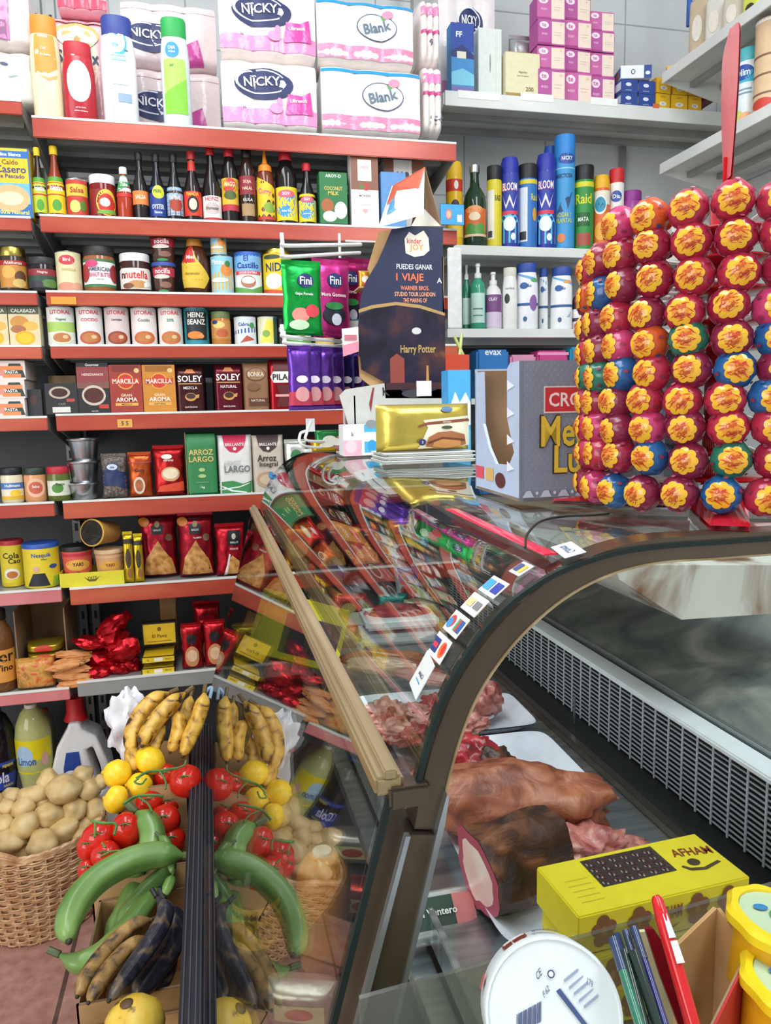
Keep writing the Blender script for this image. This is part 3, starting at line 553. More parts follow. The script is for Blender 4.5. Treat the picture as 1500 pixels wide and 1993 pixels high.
I('4','can',538,554,622,'303438',None,'e 0,.6,.5,.1,d8d8d8','narrow dark tin half hidden by the pale milk powder tin','tin','food_tin',dy=.03)
I('4','canister',550,606,597,'dce4e4','cfd6da',CS,'El Castillo milk powder tin on the lower tin shelf, behind the wire hooks','tin','milk_powder_tin')
I('4','can',612,650,622,'c8b048/m',None,'r -1,.03,1,.97,d8b03c;r -1,.4,1,.6,a86c24','golden tin behind the green candy bags','tin','food_tin')
for i,(a,b) in enumerate(((-40,15),(17,77))):
    I('L4','box',a,b,590,'d8d0b0',None,'r -1,.8,1,1,4c5444;t CALABAZA,0,.89,.09,e8e4d0,1.6;r -1,0,1,.8,d8c8a0;e -.3,.6,.6,.16,c88c3c;e .4,.5,.5,.12,e0b050;e -.4,.42,.5,.1,a86c44;e 0,.2,.65,.18,e8a81c;e 0,.2,.5,.13,f0bc2c',['pumpkin soup carton cut by the left edge of the photo','pumpkin soup carton nearest the red shelf gap on the left bay'][i],'carton','soup_carton')
# ---- row 5 : coffee ----
for i in range(3):
    zt=i*.051
    I('L5','box',-40,49,776-37*i,'e8dcd4',None,'r -1,0,1,1,e4d4cc;p -1,.2,-.2,.8,.3,.2,d89080;p 0,.1,.3,.85,.8,.85,1,.1,20403c;r -.1,.5,.9,.72,e88850;r 0,.1,.8,.3,e88850;t PASTA,.4,.4,.16,f0f0e8',['lowest','middle','topmost'][i]+' of three stacked orange and dark tin multipacks on the left bay','multipack','tin_multipack',dz=zt,d=.16)
I('L5','box',54,82,758,'2a2a2e',None,'e -.2,.6,.5,.2,4c3028','dark coffee box in the shade at the right end of the left bay','carton','coffee_box',dy=.02)
CF='r -1,0,1,.6,1c1c20;e 0,.36,.75,.2,c8b8a8;e 0,.36,.62,.15,4c1c18;r .3,.1,.9,.18,c03c30'
I('5','box',88,152,746,'232226',None,'e -.1,.7,.65,.2,b8a898;e -.1,.7,.5,.14,3c1814;r .3,.4,.8,.5,b84038;r -.6,.06,.5,.24,d8d4d0;t CAFE,0,.33,.07,888888','dark coffee box lying low with a cup picture, left of the coffee shelf','carton','coffee_box')
I('5','box',96,150,731,'a8885c',None,None,'plain tan box behind the low dark coffee box','carton','coffee_box',dy=.13)
I('5','box',150,213,706,'1c1a1e',None,'r -1,.62,1,.92,8c3c3c;t Gourmet,0,.96,.05,e8e0d8,1;t HEREDIANOS,0,.77,.05,e8c8c0,1.5;r -1,.5,1,.62,7c5048;'+CF[19:]+';t capsulas,0,.05,.04,bbbbbb','tall black and maroon Gourmet coffee box','carton','coffee_box')
MC='r -.8,.86,.8,.98,{1};e 0,.66,.52,.17,d8a040;e 0,.66,.45,.145,c83828;r -.86,.6,.86,.72,c83828;t MARCILLA,0,.66,.1,f4e4d0,1.6;t GRAN,0,.37,.06,f0d8b0,.8;t AROMA,0,.28,.09,f4e8d8,1.3;r -.7,.15,.7,.21,e0a850;t {2},0,.18,.04,5c2818,1;e .7,.88,.16,.05,e0c080'
I('5','box',213,277,710,'9c3428',None,MC.format(0,'7c2820','MEZCLA'),'red MARCILLA ground coffee pack','coffee','coffee_pack')
I('5','box',278,342,710,'c88428',None,MC.format(0,'9c6420','NATURAL'),'orange MARCILLA ground coffee pack','coffee','coffee_pack')
SO='p -.4,.84,-.2,.93,.2,.93,.4,.84,c87840;t SOLEY,0,.72,.14,f4ece4,1.7;r -.8,.6,.8,.62,c89858;t {},0,.52,.06,e8dcd0,1.3;e 0,.32,.4,.09,c8904c;e 0,.34,.32,.06,3c1810;p .35,.36,.6,.38,.55,.3,.35,.29,c8904c;t BARCELONA,0,.1,.035,d8c8b8,1'
I('5','brick',342,400,712,'4a2424/f',None,SO.format('MEZCLA'),'dark brown SOLEY coffee brick marked MEZCLA','coffee','coffee_pack')
I('5','brick',398,420,735,'1c1c20/f',None,None,'small black foil pack squeezed between the two SOLEY packs','coffee','coffee_pack',dy=.03,sd=3)
I('5','brick',414,474,708,'6c1c2c/f',None,SO.format('NATURAL'),'wine red SOLEY coffee brick marked NATURAL','coffee','coffee_pack',sd=4)
I('5','brick',472,524,706,'8c6444',None,'e 0,.76,.75,.14,5c3c28;e 0,.76,.7,.12,9c7450;t BONKA,0,.76,.1,e8dcc8,1.2;r -.6,.1,.9,.26,5c3420;t NATURAL,.1,.21,.05,e0c8a8,1.2;e -.2,.5,.5,.08,7c5638','brown BONKA coffee brick','coffee','coffee_pack',sd=5)
I('5','brick',524,580,699,'b81c28/f',None,'r -.7,.75,.8,.98,5c1418;p -.9,.66,-.7,.76,.7,.76,.9,.66,.7,.54,-.7,.54,f4f0ec;t PILAO,0,.65,.12,141010,1.5;p -.5,.06,.5,.06,.3,.3,.5,.5,-.5,.5,-.3,.3,5c1418;r -.6,.26,.6,.31,e0a0a0','red PILAO coffee brick','coffee','coffee_pack',sd=6)
I('5','brick',580,632,722,'c8ccd4/f',None,'r -1,.6,1,.9,b82c3c;e 0,.3,.5,.1,3c6cb0','pale foil pack beside the red PILAO brick, behind the purple candy bags','coffee','coffee_pack',sd=7)
# ---- row 6 : rice ----
I('L6','widejar',2,47,910,'e4d8b8/g','1c1c24','r -1,.1,1,.6,e8e0c8;r -1,.4,1,.58,4c7cb8;r -1,.1,1,.2,e0b030;t Hellmann,0,.5,.08,ffffff,1.5;e .2,.28,.4,.1,f0c840','mayonnaise jar with a dark lid and blue label, left bay','jar','mayonnaise_jar')
I('L6','widejar',46,92,910,'d89868/g','2c3c2c','e 0,.42,.7,.28,e8b898;e 0,.42,.5,.18,c86048;t Salsa,0,.46,.08,f8f0e8','pink sauce jar beside the mayonnaise jar','jar','sauce_jar')
I('L6','widejar',90,136,908,'5c6828/g','b82434','r -1,.16,1,.6,d8dcc8;e -.1,.38,.4,.14,4c8838;t Pesto,.1,.5,.08,384830,1.2','green pesto jar with a red lid','jar','pesto_jar')
def steel_bowl(x0,x1,yt,yb,lab):
    Y=YS+.05; z=max(onY(165,yb,Y).z,Z[5]+.001); x,w,h=fit(x0,x1,yt,Y,z)
    root=empty('foil_bowl',(x,Y,z),lab,'bowl','stacked foil bowls on the rice shelf'); r=w/2
    MB().lathe([(0,0),(.72*r,0),(.76*r,.06*h),(.9*r,.86*h),(.93*r,.88*h),(.87*r,.86*h),(.72*r,.09*h),(0,.08*h)],'b9bcc0/m',n=32).build('bowl_body',root)
    MB().lathe([(.92*r,.87*h),(1.0*r,.9*h),(1.02*r,.96*h),(.98*r,1.0*h),(.93*r,.97*h)],'d8dadc/m',n=32).build('rim',root)
for k,(a,b) in enumerate(((938,982),(896,938),(852,896))): steel_bowl(131,196,a,b,['lowest','middle','topmost'][k]+' of the three stacked grey foil bowls')
I('6','bag',196,248,883,'seed',None,'p -1,.3,-1,.62,-.3,.72,1,.6,1,.2,.2,.3,1f2c58;e -.1,.74,.5,.09,2c4878;e -.1,.74,.42,.07,c8d0dc;t chia,-.1,.74,.05,2c4878','clear bag of dark seeds with a navy label','bag','seed_bag')
I('6','bag',247,297,880,'c05424/f',None,'r -1,.8,1,1,8c2034;e -.1,.28,.5,.2,d8c8b0;e -.1,.28,.35,.14,a86038;t Curry,0,.62,.1,3c1810,1.2','orange and maroon pouch between the seed bag and the red rice bag','bag','spice_pouch')
I('6','bag',295,362,867,'b01c20/f',None,'e -.1,.82,.35,.05,f0e8e0;t vidreres,0,.75,.05,f0e0d8,1;e .1,.46,.62,.15,d0a070;e .1,.47,.52,.11,e8d8b8;p -.8,.1,.9,.1,.9,.3,-.6,.22,d84828','glossy red rice bag with a bowl picture','bag','rice_bag',sd=4)
I('6','brick',358,424,841,'1f6838/f',None,'r -.9,.03,.9,.97,2f8048;t ARROZ,0,.68,.09,e0c070,1.5;t LARGO,0,.57,.09,e0c070,1.5;e 0,.4,.2,.03,a8c880;e 0,.3,.25,.03,a8c880;t 1kg,0,.12,.05,d8e8d0;r -.4,.2,.4,.205,a8c880;r -.96,.0,-.9,1,a88858','green ARROZ LARGO rice pack','bag','rice_bag')
BR='p -.7,1,-.6,.82,-.3,.72,.1,.7,.5,.78,.66,.9,.7,1,{0};t BRILLANTE,0,.84,.05,f4e8e8,1.1;e 0,.77,.1,.03,f8f0f0;'
GR='p -1,0,1,0,1,.22,.4,.16,-.2,.22,-1,.2,3f8c50;p -1,.08,.2,.12,1,.2,1,.185,.2,.1,-1,.06,e8f0e8;p -1,.16,-.2,.06,.6,.02,.6,0,-.3,.035,-1,.145,e8f0e8'
I('6','brick',424,493,847,'e4e2de',None,BR.format('cc2c50')+'t ARROZ,-.2,.53,.08,c8ccc8,1;t LARGO,.1,.42,.12,6c7474,1.5;'+GR,'white ARROZ LARGO rice pack with a pink top and green waves','bag','rice_bag',sd=6)
I('6','brick',490,556,847,'c8bdae',None,BR.format('4c3838')+'t Arroz,-.1,.6,.12,3c2c24,1.2;t Integral,0,.48,.11,3c2c24,1.6;e -.1,.22,.7,.14,b89878;e -.1,.22,.5,.09,cbb498','beige Arroz Integral rice pack with a brown top','bag','rice_bag',sd=7)
I('6','bag',552,600,855,'dfe4d8/f',None,'e 0,.7,.5,.14,3c7c48','crumpled white and green bag behind the top of the counter glass','bag','rice_bag',sd=8)
for i,(a,b,c,k,lab) in enumerate(((600,660,850,'6c2c24/f','maroon'),(662,722,858,'c8b890','beige'),(724,790,850,'2c5c40/f','dark green'))):
    I('6','brick',a,b,c,k,None,'r -.7,.5,.7,.8,e8dcc8;t ARROZ,0,.65,.1,553322,1.2',lab+' grain pack on the rice shelf seen through the counter glass','bag','grain_pack',sd=20+i)
# ---- row 7 : cocoa, pots, pasta ----
I('L7','canister',0,48,1050,'d8c028','b02430','r -1,.08,1,.9,d8c430;t Cola,-.1,.68,.13,1c1c1c,1.3;t Cao,.1,.56,.11,1c1c1c,1.1;e -.1,.28,.5,.12,e8e0d0;e -.1,.26,.35,.08,b86c34','yellow cocoa tin with a red lid','tin','cocoa_tin',dy=.05)
I('L7','canister',42,114,1057,'dcc42c','2c54a8','r -1,.05,1,.93,e0c82c;t Nesquik,.0,.74,.12,1c4ca0,1.6;t Intenso,.1,.66,.03,333333;p -.7,.05,-.4,.34,.1,.34,.3,.05,20242c;e -.25,.44,.14,.07,d8a888;e .5,.48,.2,.05,2c4c8c;p .4,.05,.5,.25,.8,.25,.8,.05,8cb83c','yellow cocoa tin with a blue lid','tin','cocoa_tin')
ND='r -1,.1,1,.86,{0};p -1,.1,-1,.24,-.6,.3,-.3,.22,0,.32,.4,.24,.8,.3,1,.1,201c18;e 0,.5,.7,.15,e8b04c;t YAKI,0,.52,.1,{1},1.3;r -1,.74,1,.82,{2}'
I('7','tub',117,182,1062,'c8403c','15151a',ND.format('d8604c','3c1c1c','c83048'),'red noodle pot with a black lid in the yellow tray','noodle pot','noodle_pot',dy=.02,dz=.004)
I('7','tub',182,242,1068,'d8a070','e0c090',ND.format('dca878','8c3c1c','e0b890'),'orange noodle pot with a pale lid in the yellow tray','noodle pot','noodle_pot',dy=.02,dz=.004)
p=onY(200,1036,YS+.06)
r_=empty('noodle_pot',(p.x,p.y-.02,p.z+.003),'brown and gold noodle pot lying on its side on top of the others','noodle pot')
r_.rotation_euler=(R(82),0,R(-28))
b=MB(); b.lathe([(0,-.05),(.030,-.05),(.037,.04),(0,.04)],'c8904c'); b.build('body',r_)
b=MB(); b.lathe([(0,.04),(.04,.04),(.04,.046),(.0365,.047),(0,.0465)],'c89a34'); b.lathe([(.030,.0472),(.036,.0472)],'2c241c'); b.mi('2c241c')
decals(b,'r -.9,.46,.9,.54,2c241c;t NOODLES,0,.5,.06,e8c860,1.5;t YATEKOMO,0,.7,.12,2c241c,1.4,12;e -.2,.28,.3,.1,2c241c',lambda x,y,o:(.036*x,-.036+.072*y,.0466+o),.5,False); b.build('lid',r_)
x,w,h=fit(115,243,1113,YS+.004,Z[6]); r_=empty('display_tray',(x,YS+.002,Z[6]),'low yellow cardboard tray holding the two noodle pots','tray')
b=MB(); b.box(-w/2,w/2,0,.0015,0,h,'d8cc2c'); b.box(-w/2,w/2,.11,.1115,0,h,'d8cc2c'); b.box(-w/2,-w/2+.0015,0,.11,0,h,'d8cc2c'); b.box(w/2-.0015,w/2,0,.11,0,h,'d8cc2c'); b.box(-w/2,w/2,0,.11,0,.001,'d8cc2c')
decals(b,'p -.25,.7,-.1,.35,.1,.35,.25,.7,.1,.5,-.1,.5,5c5410;t YATE,0,.6,.2,5c5410,.3',lambda x,y,o:(w/2*x,-o,h*y),w/2/h,False); b.build('tray_body',r_,fix=False)
for i,(a,c) in enumerate(((239,262),(256,278))):
    I('7','bag',a,c,1036+i*4,'d8b820/f',None,'e 0,.5,.6,.2,3c2c18;r -1,.8,1,.9,2c2418;e .2,.2,.5,.1,8c5c24',['yellow and black sachet next to the noodle pots','yellow and black sachet next to the largest pasta bag'][i],'sachet','snack_sachet',sd=i,d=.02,tilt=-4)
PS='p -.85,.06,.85,.06,.7,.3,.2,.5,.0,.62,-.3,.5,-.7,.34,pasta;r -.35,.72,.3,.97,15141a;e -.02,.88,.14,.05,8c7c50;t GALLO,-.02,.79,.03,f0e8d8,.5;e .6,.66,.2,.06,6c4c30;e -.7,.92,.3,.07,c87830'
I('7','bag',268,352,1003,'a81c30/f',None,PS,'large red pasta bag with tube pasta showing','bag','pasta_bag',sd=11,d=.08)
I('7','bag',338,418,1000,'ac1e32/f',None,PS.replace('pasta;','pasta;t PLUMAS,.1,.66,.03,f0d8d8,.8;'),'large red pasta bag with spiral pasta, middle of the pasta shelf','bag','pasta_bag',sd=12,d=.08)
I('7','bag',418,478,1020,'b81828/f',None,'r -.15,.62,.7,.92,15141a;e .25,.8,.14,.06,b8b0a0;t GALLO,.28,.68,.04,f0e8e8,.7;t FIDEOS,.25,.55,.04,e8c0c0,.8;p -.3,.04,.6,.04,.6,.3,.1,.42,-.2,.3,pasta;p -.5,.0,-.3,.0,0,.44,-.1,.46,e8dcd8','smaller red GALLO pasta bag at the edge of the counter glass','bag','pasta_bag',sd=13)
for i in range(5):
    a=486+i*66; I('7','bag',a,a+60,1012+8*(i%2),['ac1c2c/f','b8882c/f','8c2430/f','a81c28/f','c89c34/f'][i],None,PS.replace('GALLO','PASTA') if i!=1 else 'e 0,.5,.6,.2,d8b060','%s pasta bag on the pasta shelf behind the counter glass'%['first','second, golden','third','fourth','fifth, golden'][i],'bag','pasta_bag',sd=30+i)
# ---- row 8 : snacks ----
I('L8','soy',-28,27,1186,'6c4420/g','201810','r -1,.12,1,.52,d8943c;t er,.3,.42,.1,2c1810;t Vino,.1,.3,.08,2c1810','brown bottle with an orange label at the left end of the lowest shelf','bottle','sauce_bottle')
x,w,h=fit(28,128,1192,YS+.01,ZL[7]); r_=empty('crate',(x,YS+.03,ZL[7]+.003),'dark cardboard crate of yellow soup packets on the lowest left shelf','crate')
b=MB(); b.box(-w/2,w/2,.20,.203,0,h,'carddark'); b.box(-w/2,-w/2+.003,0,.2,0,h,'carddark'); b.box(w/2-.003,w/2,0,.2,0,h,'carddark'); b.box(-w/2,w/2,0,.2,0,.003,'carddark'); b.box(-w/2,w/2,.0,.003,0,h*.3,'carddark'); b.build('crate_body',r_)
for k in range(4):
    bag_item('soup_packet',(x,YS+.095,ZL[7]+.01+k*.028),w*.75,.026,.10,'cush','c8b030/f','e 0,.5,.5,.4,c83828',['lowest','second lowest','third','topmost'][k]+' yellow soup packet lying in the dark cardboard crate','packet','yellow soup packets in the crate',sd=40+k)
I('L8','cush',26,104,1286,'noodle',None,None,'orange and red crumpled snack bag in front of the dark crate','bag','snack_bag',d=.06,dy=-.012)
random.seed(3)
def sack(px,py,wpx,hpx,k,lab,name,cate,group,rz=0,ry=0,dy=0,Y0=YS+.03,d=None,sd=1):
    p=onY(px,py-(12 if name=='red_packet' else 4),Y0+dy); w=wpx*Y0/F; h=hpx*Y0/F; o=tag(MB().ell((0,0,0),(w/2,d or w*.35,h/2),k,nz=.35,seed=sd,fq=3).build(name,loc=p,rot=(0,R(ry),R(rz))),lab,cate,group); return o
for i,(x_,y_,rr) in enumerate(((142,1278,5),(136,1292,-4),(140,1306,3),(138,1320,8),(150,1333,-3),(126,1300,-8))):
    sack(x_,y_,66,17,'d08c50',['topmost','second from the top','third from the top','fourth from the top','lowest','leftmost'][i]+' orange bread stick in the small heap','bread stick','bread_stick','orange bread sticks on the lowest shelf',ry=rr,sd=i,d=.014,dy=-.006*i)
for i,(x_,y_,a,b_,rr) in enumerate(((176,1262,60,24,10),(215,1250,60,50,-20),(200,1290,70,34,5),(242,1275,60,44,-10),(188,1318,60,30,0),(250,1305,50,36,12),(222,1226,70,30,-30),(232,1312,44,26,8))):
    sack(x_,y_,a,b_,'b81420/f','red shiny snack packet %s of the heap beside the yellow boxes'%['at the left top','in the centre top','in the left middle','in the right middle','at the lower left','at the lower right','at the very top','at the lower centre'][i],'red_packet','packet','red snack packets on the lowest shelf',ry=rr,sd=i+5,dy=.015*(i%3))
EP='r -.94,.06,.94,.94,e0c018;r -.25,.2,.25,.8,f0ead8;t EL,-.6,.5,.3,5c4410,.3;t PAVO,.6,.5,.3,5c4410,.4'
for k in range(2):
    I('8','box',275,341,[1300,1278][k],'2c2410',None,EP,['lower','upper'][k]+' of two flat yellow boxes under the propped El Pavo box','carton','pasta_box',dz=k*.034,d=.1,dy=-.006+.002*k,top='r -.9,.05,.9,.95,d8b018')
I('8','box',277,343,1212,'2c2410',None,'r -.94,.05,.94,.95,e0b818;t El_Pavo,0,.4,.16,3c2c10,1.3;e 0,.72,.12,.1,7c5818;r -.7,.14,.7,.18,8c6c20','propped up yellow box reading El Pavo, standing behind the flat ones','carton','pasta_box',dz=.072,d=.03,dy=.05)
I('8','brick',312,346,1165,'a87c48',None,None,'narrow kraft paper bag standing at the back of the lowest shelf','bag','paper_bag',dy=.2)
for i,(a,c,t) in enumerate(((352,394,1215),(388,420,1200),(396,440,1208),(376,430,1172))):
    I('8','bag',a,c,t,'b01822/f',None,'e 0,.7,.5,.12,1c1418;e 0,.3,.7,.24,c88858;e 0,.32,.5,.14,e0b890','%s red and brown bag of dried food right of the El Pavo boxes'%['leftmost','middle','rightmost','rear and tallest'][i],'bag','dried_food_bag',sd=50+i,dy=[0,.05,.0,.12][i])
for i in range(5):
    a=452+i*70; I('8','bag',a,a+64,1215+(i%3)*10,['d8b820/f','a81c28/f','c88c48','b82430/f','d0a030/f'][i],None,'e 0,.5,.6,.2,f0e0c0;t DULCE,0,.52,.09,803020,1','%s snack bag on the lowest shelf behind the counter glass, counting from its left'%['first','second','third','fourth','fifth'][i],'bag','snack_bag',sd=60+i)
# ---- floor row under the shelves ----
def FB(kind,x0,x1,yt,Y,body,cap,spec,lab,name,cate='bottle',zz=.12,**k):
    x,w,h=fit(x0,x1,yt,Y,zz); return cyl_item(name,(x,Y,zz),w,h,kind,body,cap,spec,lab,cate,**k)
MB_=MB().box(-1.6,XE,YS+.11,YS+.36,0.0,.118,'backpanel'); tag(MB_.build('plinth'),'low dark plinth under the shelves carrying the drink bottles','plinth')
FB('soda',-34,36,1378,YS+.14,'18141c/g','2c50b0','r -1,.4,1,.62,2c44a4;t Cola,.1,.5,.09,e8e8f0,1.2;r .3,.42,.8,.6,b8b060','dark cola bottle with blue label at the left edge','soda_bottle')
FB('soda',34,105,1368,YS+.14,'b8bc78/g','e8e4d8','r -1,.5,1,.76,e4d010;e -.3,.64,.4,.08,a8c8e0;t Limon,-.2,.6,.06,3c5c9c,1;e .6,.6,.16,.05,e0a8a0','clear lemonade bottle with a yellow label','soda_bottle')
FB('soda',78,112,1378,YS+.28,'8a8668/g','b01c28',None,'pale bottle standing back between lemonade and detergent','soda_bottle')
def jug(x0,x1,yt,Y,z):
    x,w,h=fit(x0,x1,yt,Y,z); r_=empty('detergent_jug',(x,Y,z),'white detergent jug with a red cap and blue label','detergent')
    pr=[(-.92,0),(-1,.05),(-1,.5),(-.8,.66),(-.42,.8),(-.38,.84),(.0,.84),(.06,.78),(.5,.72),(.8,.5),(.98,.2),(1,.05),(.92,0)]
    hole=[(.12,.62),(.34,.64),(.52,.5),(.66,.3),(.5,.26),(.3,.42)]
    b=bmesh.new(); 
    def loop(P,y): vs=[b.verts.new((a*w/2,y,c*h)) for a,c in P]; return [b.edges.new((vs[i],vs[(i+1)%len(vs)])) for i in range(len(vs))]
    e=loop(pr,-.05)+loop(hole,-.05); bmesh.ops.triangle_fill(b,edges=e,use_beauty=True)
    g=bmesh.ops.extrude_face_region(b,geom=b.faces[:]); bmesh.ops.translate(b,verts=[v for v in g['geom'] if isinstance(v,bmesh.types.BMVert)],vec=(0,.1,0))
    o=MB().bm(b,'ecebea/p'); 
    o=o.build('jug_body',r_); md=o.modifiers.new('bevel','BEVEL'); md.width=.009; md.segments=3; md.limit_method='ANGLE'
    b=MB(); decals(b,'p -.62,.1,.55,.04,.1,.4,-.05,.5,-.1,.62,-.5,.62,-.62,.5,24479c;p -.62,.1,.55,.04,.3,.22,-.62,.2,3c94cc;e -.4,.42,.28,.06,e8ecf0;t Dia,-.4,.42,.04,44608c;t Colada,-.3,.32,.04,e8ecf4,.7;t Marsella,-.3,.26,.04,e8ecf4,.7',lambda x,y,o:(w/2*x,-.0515-o,h*y),w/2/h,False); b.build('label',r_,fix=False)
    MB().lathe([(.2*w,.83*h),(.17*w,.86*h),(.15*w,.88*h),(.14*w,1.0*h),(0,1.0*h)],'c0141c',c=(-.2*w/2,0,0)).build('cap',r_)
jug(106,226,1354,YS+.15,.12)
# ================= RIGHT SHELVES =================
I('A','box',878,922,45,'3c8cc8',None,'r -1,.6,1,1,24449c;p -1,.6,0,.7,1,.56,1,.5,-1,.52,1c2c6c;r -.5,.5,.3,.6,e8e0d0;p -1,.3,0,.36,1,.28,1,.12,-1,.12,7cc8e0;t FF,-.3,.84,.08,ffffff;r -1,0,1,.1,7c6cac','blue and turquoise spray gun box','carton','cleaner_box',dy=.004)
I('A','rolls',856,966,-70,'efe6e4/w',None,'e .1,.6,.45,.12,1f2a5c;e .06,.62,.4,.1,e8ecf4;e .07,.62,.36,.085,1f2a5c;t NICKY,.07,.62,.07,ffffff,.55;r -1,.1,-.6,.18,e796c4/w','Nicky toilet paper pack on the white shelf at the top, behind the blue spray box','toilet paper','toilet_paper_pack',dy=.1,d=.16)
I('A','box',931,976,55,'dce2da',None,'e 0,.5,.05,.14,888888;r .5,0,.52,1,c8ccc4','plain tall white box on the white shelf','carton','white_box',dy=.02)
I('A','box',984,1050,102,'e4dcb4',None,'r -1,0,1,.1,a88c4c;t Algodon,0,.56,.06,6c6850,1.3;t discos_de_algodon,0,.48,.04,888060,1.4;t 200,.4,.2,.1,6c6440,.6;r -1,.99,1,1,a89868','cream cotton box marked 200, with foil pouches behind','carton','cotton_box')
I('A','bag',995,1048,62,'b8b8b4/f',None,None,'silver foil pouch sticking up behind the cream cotton box','pouch','foil_pouch',dy=.08)
# pink tea boxes in three columns
PK='r -1,0,1,1,{0};r .02,.06,.96,.94,f0dcc8;e -.55,.78,.34,.14,f4e0ea;t te,-.55,.78,.14,b85090,.5;t ROJO,-.5,.42,.1,f0c8d8,.7;t 25,.7,.84,.08,c8a890,.3;r .2,.5,.8,.53,d8c0ac;r .2,.4,.7,.43,d8c0ac;r -1,0,.02,.1,a83880'
g='pink and white boxes on the white shelf'
for c,(a,b,ys,cn) in enumerate(((1046,1100,(135,88,38,-12),'left'),(1103,1157,(136,90,34,-14),'middle'),(1156,1205,(142,94,52,12),'right'))):
    z=0
    for k,y in enumerate(ys):
        x,w,h=fit(a,b,y,YR+.006,RZ[0]+z)
        h=max(.03,h); box_item('pink_box',(x,YR+.006+[0,.02,.03][c]+.004*(k%2),RZ[0]+z+.0005),w*.98,h-.002,.07,'b8509c',PK.format('c864a0' if (k+c)%2 else 'b8589c'),
            '%s pink and white box in the %s of the three pink stacks'%(['lowest','second lowest','third from the bottom','topmost'][k],cn),'carton',g,rz=R([-3,4,-2][c]*(k%2)))
        z+=h
BL='r -1,0,1,1,2a4690;e -.1,.62,.34,.14,e0e4ee;t ALGODON,-.1,.2,.08,c8d0e4,1.4'
z=0
for k in range(2):
    for j,(a,b) in enumerate(((1207,1240),(1241,1274))):
        x,w,h=fit(a,b,162,YR+.006,RZ[0]); h=.043*1.0
        box_item('blue_box',(x,YR+.004,RZ[0]+.0005+k*.044),w*.97,.043,.1,'27407f',BL,'small navy box, %s %s of the block of four'%(['lower','upper'][k],['left','right'][j]),'carton','small navy boxes on the white shelf',side='r -1,.2,1,.8,b8c4d8;e 0,.5,.3,.2,e0e4ee')
x,w,h=fit(1210,1264,76,YR,RZ[0]+.09); box_item('blue_box',(x,YR-.004,RZ[0]+.0895),w,.042,.1,'e8eaee','r .5,0,1,1,2a4690;e .75,.4,.16,.14,e0e4ee;e -.2,.5,.14,.2,3c4c7c;e -.2,.5,.09,.13,eceef2','white and blue box laid on the four navy boxes','carton','small navy boxes on the white shelf',rz=R(-14),side='r -1,.1,1,.9,3c6c9c;e .2,.5,.3,.3,c84838')
YB='r -1,0,1,1,e4b420;e 0,.36,.5,.14,e8e4dc;t DIA,0,.36,.1,2c4890,.6;t TIRITAS,0,.8,.1,a86410,1.4'
for k,(a,b,y,zz,rz) in enumerate(((1275,1305,150,0,4),(1306,1338,146,0,-3),(1339,1366,150,0,2),(1276,1308,108,.052,8),(1310,1338,112,.052,-4),(1338,1368,104,.052,5))):
    x,w,h=fit(a,b,y,YR+.006,RZ[0]+zz); box_item('yellow_box',(x,YR+.006,RZ[0]+zz+.0005),w*.95,.050,.07,'d8a01c',YB,'small yellow box, %s row, %s, beside the navy boxes'%(['lower','upper'][k//3],['left','middle','right'][k%3]),'carton','small yellow boxes on the white shelf',rz=R(rz))
x,w,h=fit(1300,1352,52,YR,RZ[0]+.104); box_item('yellow_box',(x,YR-.01,RZ[0]+.1035),w,.042,.1,'e4b420',YB,'yellow box laid across the top of the yellow stack','carton','small yellow boxes on the white shelf',tilt=(0,0,-26),side='r -1,0,1,1,e8c030;e 0,.5,.5,.24,e8e4dc')
for k in range(2):
    I('A','box',1372,1402,[168,128][k],'8c2c20',None,'r -1,.3,1,1,e4c880;e -.2,.5,.5,.2,c8843c',['lower','upper'][k]+' tan and red biscuit pack at the right end of the white shelf','carton','biscuit_pack',dz=k*.046,d=.1,tilt=(0,-10 if k else 0,0))
for a,b_,lab in ((932,186,'left'),(1045,190,'centre'),(1175,198,'right')): ticket(a,b_,[86,70,60][(a>1000)+(a>1100)],14,YR-.0065,'f0f0ea',lab+' blank white price strip on the edge of the upper white shelf')
ticket(1276,206,14,8,YR-.0065,'e06838','tiny orange price dot on the edge of the upper white shelf')
# insect sprays
BLM='r -1,.05,1,.8,2c3ca0;t BLOOM,0,.66,.09,e85058,1.6;t BLOOM,.02,.664,.085,f4f0f4,1.55;p -.7,.6,-.3,.46,0,.58,.3,.46,.7,.6,.5,.52,.3,.42,0,.52,-.3,.42,-.5,.52,e8e0e8;p -1,.05,1,.05,1,.26,.5,.36,0,.3,-.5,.38,-1,.28,5cc4d8;e 0,.26,.5,.08,e8f0f4;r -.7,.36,.7,.4,d83c50;e .3,.12,.2,.04,e8f0f4'
I('B','spray',868,899,316,'e4b418/p','e8b818','r -1,.64,1,.78,c8341c;e .2,.71,.2,.05,e8e0d8;e .1,.46,.4,.08,342c28;r -1,.1,1,.3,e8c030','yellow furniture polish can behind the candy display, left of the green bottle','spray can','spray_can')
I('B','wine',904,946,320,'173620/g','d0d4d0/m','r -1,.12,1,.46,d8682c;e 0,.44,.6,.05,e8a060;e 0,.36,.4,.05,f0d8b8;e -.3,.2,.4,.08,4c8c3c;e .4,.2,.4,.08,5c9c44;r -1,.12,1,.15,e8c8a0','dark green glass bottle with an orange label among the sprays','bottle','vinegar_bottle')
I('B','flatcap',947,974,326,'d8c828/p','181818','r -1,.02,1,.8,dccc2c;r -.9,.1,0,.7,e8e4d4;t RAID,.4,.6,.07,2c3430,.8;r -.7,.12,-.2,.2,444444','yellow insect spray can with a black cap, right of the green glass bottle','spray can','spray_can')
I('B','spray',975,1009,307,'2c3ca0/p','2430a0',BLM,'smaller BLOOM insect spray can with a blue cap','spray can','spray_can')
